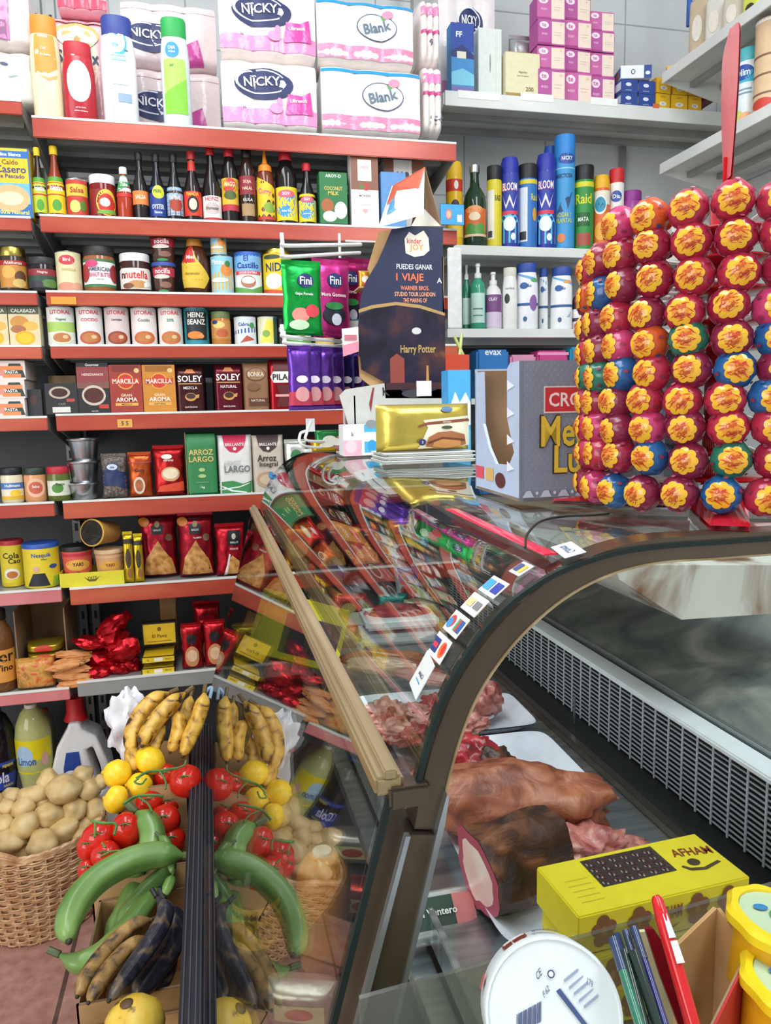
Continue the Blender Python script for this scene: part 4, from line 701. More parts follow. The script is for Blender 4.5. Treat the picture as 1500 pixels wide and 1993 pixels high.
I('B','flatcap',1010,1044,322,'2c6cb8/p','1c1c1c','r -1,.02,1,.8,2f70b8;r -1,.76,1,.81,d8c82c;r -.8,.08,0,.72,d8e0e8;r -.7,.1,-.1,.2,333333;t Raid,.6,.6,.08,d8c828,.8;e .6,.4,.2,.08,d8a030','blue Raid insect spray can with a black cap and yellow rim','spray can','spray_can')
I('B','spray',1045,1080,300,'2c3ca0/p','2430a0',BLM,'taller BLOOM insect spray can, right next to the light blue tall can','spray can','spray_can')
I('B','spray',1058,1086,284,'2450a0/p','2450a8',None,'blue spray can behind the taller BLOOM can','spray can','spray_can',dy=.07)
I('B','flatcap',1081,1118,265,'2f8cc8/p','2c84d0','r -1,.02,1,.84,3c94cc;r -1,.7,1,.84,8cc8e0;e .2,.79,.7,.05,2c4c9c;t NICKY,.2,.79,.035,e8f0f8,1;t INSECTICIDA,0,.64,.035,2c3c48,1.5;p -.3,.4,.6,.5,.3,.36,-.6,.3,1c3c6c;t HOGAR_Y,0,.3,.04,c8d048,1.4;t PLANTAS,0,.25,.04,c8d048,1.4;e -.2,.1,.3,.04,e08048','tallest, light blue insect spray can','spray can','spray_can')
I('B','flatcap',1119,1154,324,'2c8c3c/p','151815','r -1,.02,1,.8,2c8c3c;r -1,.74,1,.8,d8d028;t Raid,0,.6,.12,e0d828,1.6;r -.5,.28,.5,.44,1c5c28;r -.5,.05,.6,.2,a84c3c;t MATA,0,.36,.05,e8f0e0,1','green Raid insect spray can with a black cap','spray can','spray_can')
I('B','spray',1155,1184,342,'d86428/p','e8b020','r -1,.02,1,.6,dc6c2c;r -1,.6,1,.78,e8dcc8;e -.1,.6,.6,.13,e8e4dc;e -.1,.6,.5,.1,2c90b0;p -.4,.56,-.1,.68,.3,.56,1c3c5c;e 0,.25,.6,.12,e8a83c','orange polish spray can with a yellow cap','spray can','spray_can')
I('B','flatcap',1185,1212,331,'e8e4d8/p','c82028','r -1,.02,1,.8,e8e4dc;e 0,.66,.6,.07,2c50a0;t Dia,0,.66,.05,f0f0f4;r -1,.2,1,.4,d8b058','white spray can with a bright red cap','spray can','spray_can')
I('B','flatcap',1210,1247,373,'9c3c8c/p','8c2c84','r -1,.1,1,.6,c89cc0','purple capped can half hidden behind the lollipops','spray can','spray_can')
p=onY(1330,372,YR+.06); r_=empty('paper_roll',p,'white kitchen paper roll lying behind the top of the lollipop tower','paper roll'); w=.07
MB().lathe([(.018,-.08),(.058,-.08),(.06,-.075),(.06,.075),(.058,.08),(.018,.08),(.018,-.08)],'e4e2d8/x').build('paper',r_,rot=(0,R(84),0)); r_.location.z=RZ[1]+.07
# toiletries
I('C','pump',898,914,517,'2c7c5c/g','d8e0dc','r -.8,.1,.8,.5,c8e0d4','rear green hand soap bottle with a pale pump','soap bottle','soap_bottle',dy=.05)
I('C','pump',915,943,514,'3c9c78/g','e8ecea','r -.8,.1,.8,.55,c4e4d8;r -.5,.2,.5,.22,5c8c7c;r -.5,.3,.5,.32,5c8c7c','front green hand soap bottle with a white pump','soap bottle','soap_bottle')
I('C','pump',944,975,530,'e8e4e4/p','eceaea','r -1,.3,1,.6,7c4c84;t OLAY,0,.52,.06,f0e8f0,1;e .2,.16,.5,.08,e8b878;r -1,.04,1,.3,dccce0','purple and white bottle left of the shampoos','bottle','conditioner_bottle')
I('C','shampoo',975,1002,523,'e8e8e2/p','d8d8c8','e -.3,.5,.3,.08,2c3430;t PANTENE,0,.66,.03,888888,1.2','plain cream shampoo bottle with a pale cap','shampoo bottle','shampoo_bottle',sy=.6)
HS='p -1,.86,1,.76,1,.7,-1,.84,6ca8dc;e -.2,.66,.3,.05,2c5ca0;t h&s,.1,.66,.05,2c5ca0,.8;r -1,.36,1,.4,2c5890;e -.1,.16,.14,.04,3c5c8c;'
I('C','shampoo',1003,1043,512,'eceef0/p','24489c',HS+'e .5,.4,.3,.12,8c5ca0;e .6,.74,.3,.03,5ca860','white shampoo bottle with blue cap and purple flowers','shampoo bottle','shampoo_bottle',sy=.6)
I('C','shampoo',1045,1066,524,'e4e8ea/p','24489c',HS,'white shampoo bottle with a blue cap, partly behind its neighbour','shampoo bottle','shampoo_bottle',sy=.6,dy=.04)
I('C','shampoo',1067,1110,521,'eceef0/p','24489c',HS+'e .5,.76,.4,.025,e8a048;p .4,.2,.8,.3,.7,.2,9cb4cc','white shampoo bottle with blue cap and an orange mark','shampoo bottle','shampoo_bottle',sy=.6)
I('C','rollon',1111,1132,576,'e8e4e8/p','242024','r -.8,.24,.8,.34,3c2c3c;e 0,.14,.4,.06,c8a8b8','small roll-on deodorant with a black cap','deodorant','roll_on_deodorant')
I('C','rollon',1131,1161,576,'e4a4c4/p','e07cb4','e 0,.46,.6,.06,e8e8f0;t NIVEA,0,.46,.04,2c3c8c;e 0,.2,.6,.1,f0ccd8','small roll-on deodorant with a pink cap','deodorant','roll_on_deodorant')
ZC=RZ[2]-.233
def lowpack(a,b,yt,k,spec,lab,dz=.0,name='sanitary_pads_pack'):
    x,w,h=fit(a,b,yt,YR+.01,ZC+.0); box_item(name,(x,YR+.01,ZC),w,h,.09,k,spec,lab,'pack','packs under the lowest white shelf',bev=.008)
lowpack(928,991,680,'2474b8','t evax,0,.93,.1,f4f4f8,1.4;e 0,.5,.6,.1,1c4c8c','blue evax pack below the lowest white shelf')
lowpack(994,1044,690,'d890b0',None,'pale pink pack between the evax pack and the magenta pack')
lowpack(1046,1106,682,'c83c84','r -1,.9,1,.96,e89cc0','magenta pack below the lowest white shelf')
lowpack(1110,1172,675,'2c94b0','e 0,.94,.7,.04,b8e0d0;e 0,.85,.6,.05,58b048','teal and green pack below the lowest white shelf')
# side-wall shelf goods (front faces -X)
def side(kind,px,py0,py1,wpx,z,body,cap,spec,lab,name,cate,**k):
    p=onX(px,py1,XQ+.05); dist=proj((p.x,p.y,z))[2]; w=wpx*dist/F; h=(py1-py0)*dist/F
    if kind in CYL: return cyl_item(name,(XQ+.06,p.y,z+.0005),w,h,kind,body,cap,spec,lab,cate,rz=R(-68),**k)
    return bag_item(name,(XQ+.07,p.y,z+.0005),w,h,w*.5,kind,body,spec,lab,cate,rz=R(-68),**k)
side('flatcap',1448,86,226,46,zq[0],'e0e8ea/p','4cb0b8','r -1,.55,1,.84,3cb0d0;e 0,.68,.7,.1,1c4ca0;t Olim,0,.68,.09,f0f4f8,1.2;r -.6,.45,.6,.47,7c9cb0;r -.6,.4,.6,.42,7c9cb0;e -.3,.12,.5,.08,c8d868;e .3,.1,.4,.06,e8a87c;p -1,.26,-.2,.16,-1,.1,d86c5c','turquoise air freshener can marked Olim on the side wall shelf','air_freshener_can','spray can')
side('flatcap',1424,98,226,26,zq[0],'e0e8ea/p','5cc0c4','r -1,.55,1,.84,3cb0d0','second turquoise air freshener can, behind the one marked Olim','air_freshener_can','spray can')
side('can',1490,44,215,60,zq[0],'d8b890',None,'r -1,.96,1,.99,f0f0ee;r -1,.2,1,.22,7c5c40;r -1,.4,1,.42,7c5c40;r -1,.6,1,.62,7c5c40;e 0,.1,.6,.06,c83c2c','tall tan tube at the right edge on the side wall shelf','crisp_tube','tube')
for i,(x_,c,t) in enumerate(((1352,'c4b090','beige'),(1384,'d4d0c4','white'),(1418,'c8c0ac','pale grey'))): side('cush',x_,-50,68-i*18,44,zq[1],c+'/w',None,'e 0,.5,.5,.2,e0d8c8',t+' clear wrapped bag on the topmost side shelf','plastic_bag','bag',sd=i+70)
side('cush',1452,-60,32,36,zq[1],'c8cc4c/w',None,'e 0,.3,.5,.1,2c2c20','yellow-green bag on the topmost side shelf','plastic_bag','bag',sd=77)
p=onY(1341,20,2.42); tag(MB().tube([p+V((0,0,-.05)),p+V((0,0,.5))],.009,'2c5cb0').build('broom_handle'),'blue broom handle standing at the corner beside the topmost side shelf','broom handle')

# ---- settle the goods: keep them under the shelf above and clear of one another ----
bpy.context.view_layer.update()
def aabb(o):
    P=[]
    for c in ([o] if o.type=='MESH' else [])+list(o.children):
        if c.type=='MESH': P+=[c.matrix_world@V(q) for q in c.bound_box]
    r_=[min(p[i] for p in P) for i in range(3)]+[max(p[i] for p in P) for i in range(3)]
    if o.name in RAD:
        q=RAD[o.name]*1.02; x,y=o.location.x,o.location.y; r_[0],r_[3],r_[1],r_[4]=x-q*o.scale.x,x+q*o.scale.x,y-q*o.scale.y,y+q*o.scale.y
    return r_
def ceil_of(row):
    if row[0]=='L': k=int(row[1])-1; return ZL[k-1]-.037 if k else 9
    if row in 'ABC': k='ABC'.index(row); return RZ[k-1]-.048 if k else 9
    k=int(row)-1; return Z[k-1]-.037 if k else 9
for row,o in REG:
    a=aabb(o); c=ceil_of(row)
    if a[5]>c: o.scale.z*=(c-o.location.z)/(a[5]-o.location.z)
for row in sorted({r for r,_ in REG}):
    L=[o for r,o in REG if r==row]
    for it in range(5):
        bpy.context.view_layer.update(); n=0
        L.sort(key=lambda o:aabb(o)[0]+aabb(o)[3])
        for i in range(len(L)):
            for j in range(i+1,len(L)):
                a,b=aabb(L[i]),aabb(L[j])
                ox=min(a[3],b[3])-max(a[0],b[0])+.0008; oy=min(a[4],b[4])-max(a[1],b[1])+.0008; oz=min(a[5],b[5])-max(a[2],b[2])
                if ox<=.0008 or oy<=.0008 or oz<=.0: continue
                wa,wb=a[3]-a[0],b[3]-b[0]; n+=1
                if oz<.012 and abs(a[2]-b[2])>.02: 
                    up=L[i] if a[2]>b[2] else L[j]; up.location.z+=oz+.0005
                elif ox<.45*min(wa,wb): 
                    for o,w_,sg in ((L[i],wa,-1),(L[j],wb,1)): o.scale.x*=1-ox*.5/w_; o.scale.y*=1-ox*.5/w_ if o.type=='EMPTY' else 1; o.location.x+=sg*ox*.25
                else:
                    bk,fr=(L[i],b) if a[1]+a[4]>b[1]+b[4] else (L[j],a)
                    bk.location.y+=oy+.001
                bpy.context.view_layer.update()
        if not n: break
# ================= GLASS COUNTER =================
outer=[(1500,1054),(1400,1054),(1300,1058),(1200,1072),(1100,1105),(1040,1138),(985,1180),(925,1248),(870,1340),(835,1430),(808,1535)]
prof=[]                                   # profile (x,z) of the curved glass, flat top to lower edge
for px,py in outer: p=onY(px,py,YN); prof.append((p.x,p.z))
TT=prof[0][1]; T=max(z for x,z in prof)
T=prof[2][1]; prof=[(x,(T if i<3 else min(z,T-.0003*i))) for i,(x,z) in enumerate(prof)]
prof=[(1.02,T),(.6,T)]+[(v.x,v.y) for v in cat([(x,z,0) for x,z in prof],4)]
BX,BZ=prof[-1]
CR=empty('glass_counter',(.5,(YN+YF)/2,0),'curved glass refrigerated meat counter with dark metal end frame','counter')
ox,oy=.5,(YN+YF)/2
def C(mb,name,par=None,**k):
    mb.v=[(x-ox,y-oy,z) for x,y,z in mb.v]; return mb.build(name,par or CR,**k)
def ribbon(pr,y0,y1,th,k,n=1):
    mb=MB(); L=len(pr); nn=[]
    for i in range(L):
        a=V(pr[max(i-1,0)]);b=V(pr[min(i+1,L-1)]); d=(b-a).normalized(); nn.append(V((-d.y,d.x)))
    vs=[];fs=[]
    for (x,z),m_ in zip(pr,nn):
        for t_ in (0,th):
            for y in (y0,y1): vs.append((x+m_.x*t_,y,z+m_.y*t_))
    for i in range(L-1):
        a=i*4;b=a+4; fs+=[[a,a+1,b+1,b],[a+2,b+2,b+3,a+3],[a,b,b+2,a+2],[a+1,a+3,b+3,b+1]]
    fs+=[[0,2,3,1],[4*L-4,4*L-3,4*L-1,4*L-2]]
    return mb.add(vs,fs,k)
top=C(ribbon(prof,YN+.004,YF,.003,'glasspane'),'curved_glass')
C(ribbon(prof,YN,YN+.004,.0032,'glassedge'),'glass_edge',top)
C(ribbon(prof,YF,YF+.003,.006,'glassedge'),'glass_edge',top)
# end frame : metal arch under the near glass edge, then the post
inner=[(1560,1090),(1500,1088),(1380,1088),(1280,1095),(1190,1116),(1110,1155),(1045,1205),(985,1268),(930,1350),(893,1440),(868,1530),(852,1612)]
fp=[]; 
for px,py in inner: p=onY(px,py,YN+.004); fp.append((p.x,p.z))
zz=fp[2][1]; fp=[(x,zz if i<3 else z) for i,(x,z) in enumerate(fp)]
fp=[(1.02,zz),(.6,zz)]+[(v.x,v.y) for v in cat([(x,z,0) for x,z in fp],4)]
C(ribbon(fp,YN+.002,YN+.022,-.016,'bronze'),'end_frame')
C(ribbon([(x,z) for x,z in fp],YF-.012,YF,-.012,'bronze'),'end_frame')
C(ribbon(fp,YN+.0005,YN+.003,-.0012,'bar'),'frame_highlight')  # thin paler strip standing in for the highlight along the arch edge
# post below the arch
def strip(L,y0,y1,k,name):
    b=MB(); b.prism([(lambda p:(p.x,p.z))(onY(a,c,YN)) for a,c in L],y0,y1,k); return C(b,name)
strip([(785,1622),(845,1622),(858,1600),(762,1993),(705,2190),(630,2190),(686,1993)],YN-.002,YN+.03,'bronze','post')
strip([(785,1618),(794,1618),(697,1993),(640,2190),(629,2190),(685,1993)],YN-.006,YN-.001,'steel','post_trim')
strip([(850,1600),(866,1540),(870,1545),(862,1600),(768,1993),(711,2190),(704,2190),(761,1993)],YN-.004,YN+.01,'steel','post_trim')
# beige profile bar at the joint of upper and lower glass
b0=onY(768,1548,YN); BXX,BZZ=b0.x,b0.z
b=MB(); b.box(BXX-.012,BXX+.006,YN+.0,YF,BZZ,BZZ+.012,'bar',.002); b.box(BXX-.006,BXX+.002,YN,YF,BZZ+.010,BZZ+.016,'bar',.001); C(b,'glass_joint_bar')
b=MB(); b.box(BXX-.004,BXX+.022,YN-.004,YN+.012,BZZ-.008,BZZ+.006,'bronze',.002); C(b,'hinge_bracket')
# lower front glass : from the bar to the bumper
BUZ=.66; b1=onZ(395,1960,BUZ); BUX=b1.x
b=MB(); t_=.006
low=[(BXX,BZZ),(BUX+.002,BUZ)]
lg=C(ribbon(low[::-1],YN+.004,YF,.006,'glasspane'),'lower_glass')
C(ribbon(low[::-1],YN,YN+.004,.004,'glassedge'),'glass_edge',lg)
C(ribbon(low[::-1],YF,YF+.003,.006,'glassedge'),'glass_edge',lg)
# black bumper with grooves
b=MB(); b.box(BUX-.03,BUX,YN-.35,YF,BUZ-.055,BUZ,'blackrubber',.004)
for g_ in (-.026,-.018,-.010,-.004): b.box(BUX+g_,BUX+g_+.002,YN-.35,YF,BUZ,BUZ+.003,'39404c')
C(b,'bumper')
# cabinet body
b=MB(); b.box(BUX+.01,1.0,YN-.0,YF-.005,0.02,BUZ-.055,'1c1d20',.003); b.box(BUX+.03,1.0,YN+.03,YF-.03,0,.02,'151515'); C(b,'cabinet_body')
DZ=.885                                    # display deck
dx0=onZ(835,1660,DZ).x-.0
b=MB(); b.box(dx0-.03,.60,YN+.02,YF-.01,DZ-.02,DZ,'steel',.002); b.box(dx0-.035,dx0-.028,YN+.02,YF-.01,DZ-.02,DZ+.012,'steel',.001)
b.box(dx0-.06,dx0-.036,YN+.02,YF-.01,DZ-.05,DZ-.03,'steel',.001); C(b,'display_deck')
b=MB(); b.box(BUX+.02,.97,YN+.012,YF-.01,BUZ-.03,BUZ-.02,'34302f'); C(b,'lower_shelf')
# evaporator grille
gx=.572; gz0,gz1=DZ+.005,.992
b=MB(); b.box(gx+.012,gx+.02,YN+.02,YF-.02,gz0,gz1,'0c0d10')
n=15
for i in range(n): z=gz0+.004+(gz1-gz0-.006)*i/(n-1); b.box(gx+.003,gx+.0045,YN+.02,YF-.02,z-.0009,z+.0009,'a4a9af')
y=YN+.03
while y<YF-.03: b.box(gx+.0015,gx+.003,y,y+.0025,gz0,gz1,'b4b9be'); y+=.030
C(b,'grille')
b=MB(); b.box(gx-.045,gx+.012,YN+.02,YF-.02,DZ-.0,DZ+.004,'141518'); b.box(gx-.058,gx-.045,YN+.02,YF-.02,DZ,DZ+.012,'8c857c/m',.001); C(b,'drain_channel')
b=MB(); b.box(gx-.004,gx+.030,YN+.02,YF-.02,gz1,gz1+.008,'d8dde0',.002); b.box(gx+.034,gx+.04,YN+.02,YF-.02,gz1,gz1+.014,'b0b4b4/m',.001); C(b,'rail')
# rear steel panel rising to the back
b=MB(); b.prism([(gx+.03,gz1),(gx+.04,gz1+.004),(.98,1.145),(.98,1.135),(gx+.04,gz1-.008)],YN+.02,YF-.02,'dirtysteel'); C(b,'rear_panel')
b=MB(); b.box(.985,1.0,YN,YF,BUZ-.06,T-.01,'c4c8c8',.002); C(b,'back_door')
q=[onY(a,c_,.80) for a,c_ in ((1195,1100),(1205,1128),(1325,1206),(1600,1188),(1600,1100))]; b=MB(); b.prism([(min(p.x,.98),min(p.z,T-.02)) for p in q],.80,1.62,'rust'); C(b,'lamp_housing')
b=MB(); b.box(BUX+.03,1.0,YF-.006,YF,0,.62,'1c1d20'); C(b,'far_end_panel')
# cut post base panel at the near end
b=MB(); b.box(BUX+.04,.99,YN+.0,YN+.012,.6,.86,'3a3f42',.002); C(b,'near_end_panel')
# stickers on the curved glass
def on_prof(px,py,off=.008):
    """point of the curved surface seen at a pixel, plus tangent"""
    best=None
    for i in range(len(prof)-1):
        (xa_,za),(xb_,zb)=prof[i],prof[i+1]; d=ray(px,py); nx_,nz_=-(zb-za),(xb_-xa_)
        den=d.x*nx_+d.z*nz_
        if abs(den)<1e-9: continue
        t=((xa_-CAM.x)*nx_+(za-CAM.z)*nz_)/den; q=CAM+d*t
        if t>0 and min(xa_,xb_)-1e-4<=q.x<=max(xa_,xb_)+1e-4 and min(za,zb)-1e-4<=q.z<=max(za,zb)+1e-4:
            if best is None or t<best[0]: best=(t,q,V((xb_-xa_,0,zb-za)).normalized())
    return best
def sticker(px,py,w,h,k,spec,label,rot=0,name='sticker'):
    r=on_prof(px,py)
    if not r: print('no glass at',px,py); return
    t,q,tg=r; nr=V((-tg.z,0,tg.x)); 
    if nr.z<0: nr=-nr
    ax=V((0,1,0)); M=Matrix((ax*math.cos(rot)-tg*math.sin(rot),-(tg*math.cos(rot)+ax*math.sin(rot)),nr)).transposed().to_4x4(); M.translation=q+nr*.0040
    b=MB(); b.box(-w/2,w/2,-h/2,h/2,0,.0006,k,.0002); decals(b,spec,lambda x,y,o:(w/2*x,h*(y-.5),.0006+o),w/2/h,False)
    o=b.build(name,fix=False); o.matrix_world=M; tag(o,label,'sticker')
q=' card payment sticker on the curved glass edge'
a_=R(0)
sticker(1020,1118,.016,.012,'d8d4cc','r -.7,.2,-.1,.8,e8b84c;r 0,.2,.8,.8,3c4c7c','topmost yellow and dark'+q,a_)
sticker(968,1152,.026,.014,'e4e4e0','r -.9,.2,-.1,.8,2c3c9c;r .1,.2,.9,.8,3c9cd4','blue and light blue'+q,a_)
sticker(932,1185,.026,.014,'d4d0c8','r -.8,.3,-.1,.7,7c7c80;r .1,.3,.8,.7,e8c48c','faded'+q,a_)
sticker(897,1222,.026,.015,'e8e8e4','r -.9,.2,-.5,.8,2c5c9c;r -.5,.2,-.3,.8,c83c3c;r -.3,.2,-.1,.8,4c9c5c;e .5,.5,.35,.3,d83c34;e .6,.4,.3,.25,3c8cc8','multicoloured'+q+', fourth from the top',a_)
sticker(866,1266,.026,.016,'ecece8','e -.5,.5,.36,.34,e86c2c;e -.6,.55,.2,.25,d8302c;r .1,.2,.9,.8,2c3c7c;r .2,.4,.8,.6,d83c4c','orange and navy'+q+', fifth from the top',a_)
sticker(832,1318,.022,.026,'d8dcd8','t Caixa,0,.5,.12,2c3c5c,1;r -.4,.3,.4,.33,3c8cc8','lowest, plain whitish sticker on the curved glass edge',R(10))
sticker(1108,1082,.03,.014,'e4e8e8','t Cubierta,0,.5,.4,3c5c7c,1.2','white sticker on the counter top near its front edge',R(10))
# pink tape strip on the glass
r0=[on_prof(a,b_) for a,b_ in ((880,1000),(970,1043),(1075,1092))]
b=MB(); pts=[r[1]+V((-.001,0,.0045)) for r in r0]; b.tube(pts,.006,'e8304c/g',8,6,flat=.12); tag(b.build('pink_strip'),'pink red plastic strip lying on the curved glass','strip')
# ================= INSIDE THE COUNTER =================
def quadbox(cs,z1,th):
    """four pixels of a top face at height z1 -> centre, size, angle"""
    P=[onZ(a,b_,z1) for a,b_ in cs]; c=sum(P,V())/4; u=((P[2]-P[3])+(P[1]-P[0])); an=math.atan2(u.y,u.x); w=u.length/2; d=((P[0]-P[3]).length+(P[1]-P[2]).length)/2
    return c,w,d,an
def tray(cx_,cy_,w,d,an,z,label,k='e6eaf4/p',h=.016,g=None):
    p=onZ(cx_,cy_,z); z+=.001; p.x=min(max(p.x,dx0+w/2-.01),gx-.064-w/2); r_=empty('polystyrene_tray',(p.x,p.y,z),label,'tray',g,an)
    b=MB(); 
    def f(u,v):
        x=2*u-1;y=2*v-1; e=max(abs(x),abs(y))**6; q=(x**8+y**8)**(1/8); s=max(abs(x),abs(y))/q if q>1e-6 else 1
        return (x*s*w/2,y*s*d/2,h*min(1,max(0,(max(abs(x),abs(y))-.72)/.24))+.001)
    b.grid(f,24,24,k); b.grid(lambda u,v:(lambda a:(a[0]*.985,a[1]*.985,a[2]-.0025))(f(u,v)),24,24,k,True)
    b.build('tray_body',r_,fix=False); return r_,p
def blob(px,py,z,r,k,name,label,cate,nz=.35,sd=1,rot=(0,0,0),fq=2.,g=None):
    z=max(z,DZ+.004+r[2]*1.15); p=onZ(px,py,z); p.x=min(max(p.x,dx0+r[0]*.9),gx-.062-r[0]*.8); o=MB().ell((0,0,0),r,k,nz=nz,seed=sd,sub=4,fq=fq,nz2=.12).build(name,loc=(p.x,p.y,z),rot=rot,ang=80); return tag(o,label,cate,g)
tray(1062,1700,.185,.25,R(-2),DZ+.001,'white foam tray under the dark crusted meat joint, beside the yellow date boxes')
tray(985,1510,.19,.19,R(-2),DZ+.001,'white foam tray holding the red raw meat')
tray(930,1405,.16,.14,R(-2),DZ+.001,'white foam tray behind the one with red raw meat')
blob(1000,1560,DZ+.05,(.115,.048,.045),'roast','cured_meat','long reddish brown cured ham lying across the deck','meat',.25,3,(0,R(4),R(-12)),1.6)
# cut joint with a pale face
p=onZ(1015,1672,DZ+.05); r_=empty('meat_joint',(p.x,p.y,DZ+.012),'dark crusted meat joint with a pale cut face','meat'); r_.rotation_euler=(0,0,R(-8))
b=MB(); 
def jf(u,v):
    x=-.050+.10*u; a=2*math.pi*v; rr=1+.3*noise.noise(V((x*25,math.cos(a)*2,math.sin(a)*2)))+.1*abs(math.sin(2*a)); e=1-.25*max(0,u-.6)/.4
    return (x,.036*rr*math.sin(a)*e,.042+.042*rr*math.cos(a)*e)
b.grid(jf,10,24,'burnt'); n=24; b.add([jf(1,i/n) for i in range(n)],[list(range(n))],'burnt'); b.build('crust',r_)
b=MB(); b.add([V(jf(0,i/n))+V((-.0005,0,0)) for i in range(n)]+[V((-.0506,0,.042))+(V(jf(0,i/n))-V((-.05,0,.042)))*.72 for i in range(n)],[[i,(i+1)%n,n+(i+1)%n,n+i] for i in range(n)],'a8485a'); b.add([V((-.0507,0,.042))+(V(jf(0,i/n))-V((-.05,0,.042)))*.74 for i in range(n)],[list(range(n))],'fat'); b.build('cut_face',r_)
r_.rotation_euler=(0,R(-6),R(12))
blob(1130,1650,DZ+.03,(.05,.035,.022),'meatpink','pork_piece','pink pork piece between the dark joint and the date box','meat',.5,5,(0,0,R(-10)),3)
blob(1190,1662,DZ+.02,(.05,.025,.014),'meatpink','pork_piece','flat pink pork slice touching the yellow date box','meat',.4,15,(0,0,R(-4)),3)
blob(912,1478,DZ+.035,(.045,.035,.030),'meatred','beef_piece','bright red raw beef piece on the middle tray, left','meat',.4,6,(0,0,0),2.5)
blob(955,1490,DZ+.03,(.030,.028,.026),'burnt','beef_piece','dark brown beef end beside the bright red piece','meat',.4,7,(0,0,0),2)
blob(940,1362,DZ+.03,(.030,.025,.030),'meatpink','pork_piece','pale pink meat chunk at the far tray by the grille','meat',.4,8,(0,0,0),3)
blob(905,1410,DZ+.02,(.035,.02,.016),'meatpink','pork_piece','pale pink strip on the far tray','meat',.5,9,(0,0,0),3)
blob(850,1505,DZ+.02,(.03,.02,.014),'meatred','beef_piece','red beef scrap close to the glass edge','meat',.5,10,(0,0,0),3)
# far part of the deck, seen through the curved glass
tray(790,1400,.22,.15,R(-4),DZ+.001,'wide white tray of pink chops seen through the curved glass')
for i,(a,b_) in enumerate(((740,1385),(775,1400),(810,1390),(760,1425),(800,1430),(838,1408),(722,1410),(850,1375))):
    blob(a,b_,DZ+.024,(.036,.026,.014),['meatpink','meatred'][i%3==1],'pork_chop','pink pork chop %s on the wide tray behind the curved glass'%['at the rear left','at the rear centre','at the rear right','at the front centre','at the front right','at the right edge','at the far left','at the rear right corner'][i],'meat',.5,20+i,(R(8),R(-6*i%15),R(i*40)),3,g='chops on the wide tray')
for i,(a,b_,w_) in enumerate(((772,1240,.15),(775,1212,.145))):
    z=DZ+.06+i*.035; p=onZ(a,b_,z); r_=empty('meat_tray',(p.x,p.y,z),['lower','upper'][i]+' of two wrapped white foam trays of dark meat, stacked','tray'); r_.rotation_euler=(0,0,R(-6+i*3))
    b=MB(); b.box(-w_/2,w_/2,-.05,.05,0,.022,'e8ecf0/p',.006); b.build('tray_body',r_)
    MB().ell((0,0,.024),(w_*.42,.04,.012),'meatred',nz=.3,seed=i).build('meat',r_)
p=onZ(772,1262,DZ+.03); tag(MB().box(-.08,.08,-.05,.05,-.03,.03,'d8dcdc/p',.01).build('plastic_tub',loc=p),'pale plastic tub under the stacked wrapped meat trays','tub')
for i,(a,b_,k,r3,ry) in enumerate(((690,1290,'a8643c',(.09,.02,.02),20),(735,1300,'c8a088',(.08,.018,.018),30),(800,1300,'9c3c34',(.07,.012,.012),45),(835,1320,'c0867c',(.07,.012,.012),40),(700,1240,'b48c5c',(.06,.03,.02),0))):
    blob(a,b_,DZ+.05,r3,k+'/g','sausage','%s sausage behind the curved glass, in front of the wrapped trays'%['tan left','pale','dark red','pink right','short fat tan'][i],'sausage',.12,30+i,(0,0,R(-ry)),1.2)
# salami pack leaning, plastic film packs
p=onZ(790,1120,1.02); r_=empty('salami_pack',p,'long clear pack of dark red salami slices with a blue label','salami'); r_.rotation_euler=(R(-20),0,R(6))
b=MB(); b.box(-.028,.028,-.006,.006,-.075,.075,'d8dadc/p',.006); b.build('wrapper',r_)
b=MB()
for k in range(6): b.ell((0,-.007,-.058+k*.023),(.021,.004,.014),'meatred',nz=.1,seed=k,sub=2)
tag(b.build('salami_slices',r_))
b=MB(); b.box(-.024,.024,-.014,-.012,-.012,.018,'2c4c9c'); decals(b,'r -.6,.3,.6,.6,d83c2c;t SALAMI,0,.8,.16,e8e0d0,1.2',lambda x,y,o:(.024*x,-.014-o,-.012+.03*y),.8,False); b.build('label',r_,fix=False)
for i,(a,b_,c,w_,h_) in enumerate(((660,1150,'c83c3c/f',.08,.10),(700,1080,'3c9c94/f',.07,.10),(745,1060,'b8682c/f',.06,.09),(840,1080,'b0a890/f',.08,.10),(880,1060,'5c8c5c/f',.07,.09),(620,1060,'a83440/f',.07,.1),(870,1130,'8c7c68/f',.08,.09))):
    p=onZ(a,b_+60,DZ+.03); bag_item('cheese_pack',(min(gx-.13,max(p.x,dx0+.07+.03*(i%3))),min(p.y,YF-.13-.03*i),DZ+.001),w_,h_,.03,'cush',c,'r -.7,.3,.7,.6,e8e0c8;e 0,.7,.4,.12,c8a860','%s pack standing at the far end inside the glass counter'%['red','teal','brown orange','beige','green','dark red','grey brown'][i],'pack',sd=80+i,rz=R(-15+i*6))
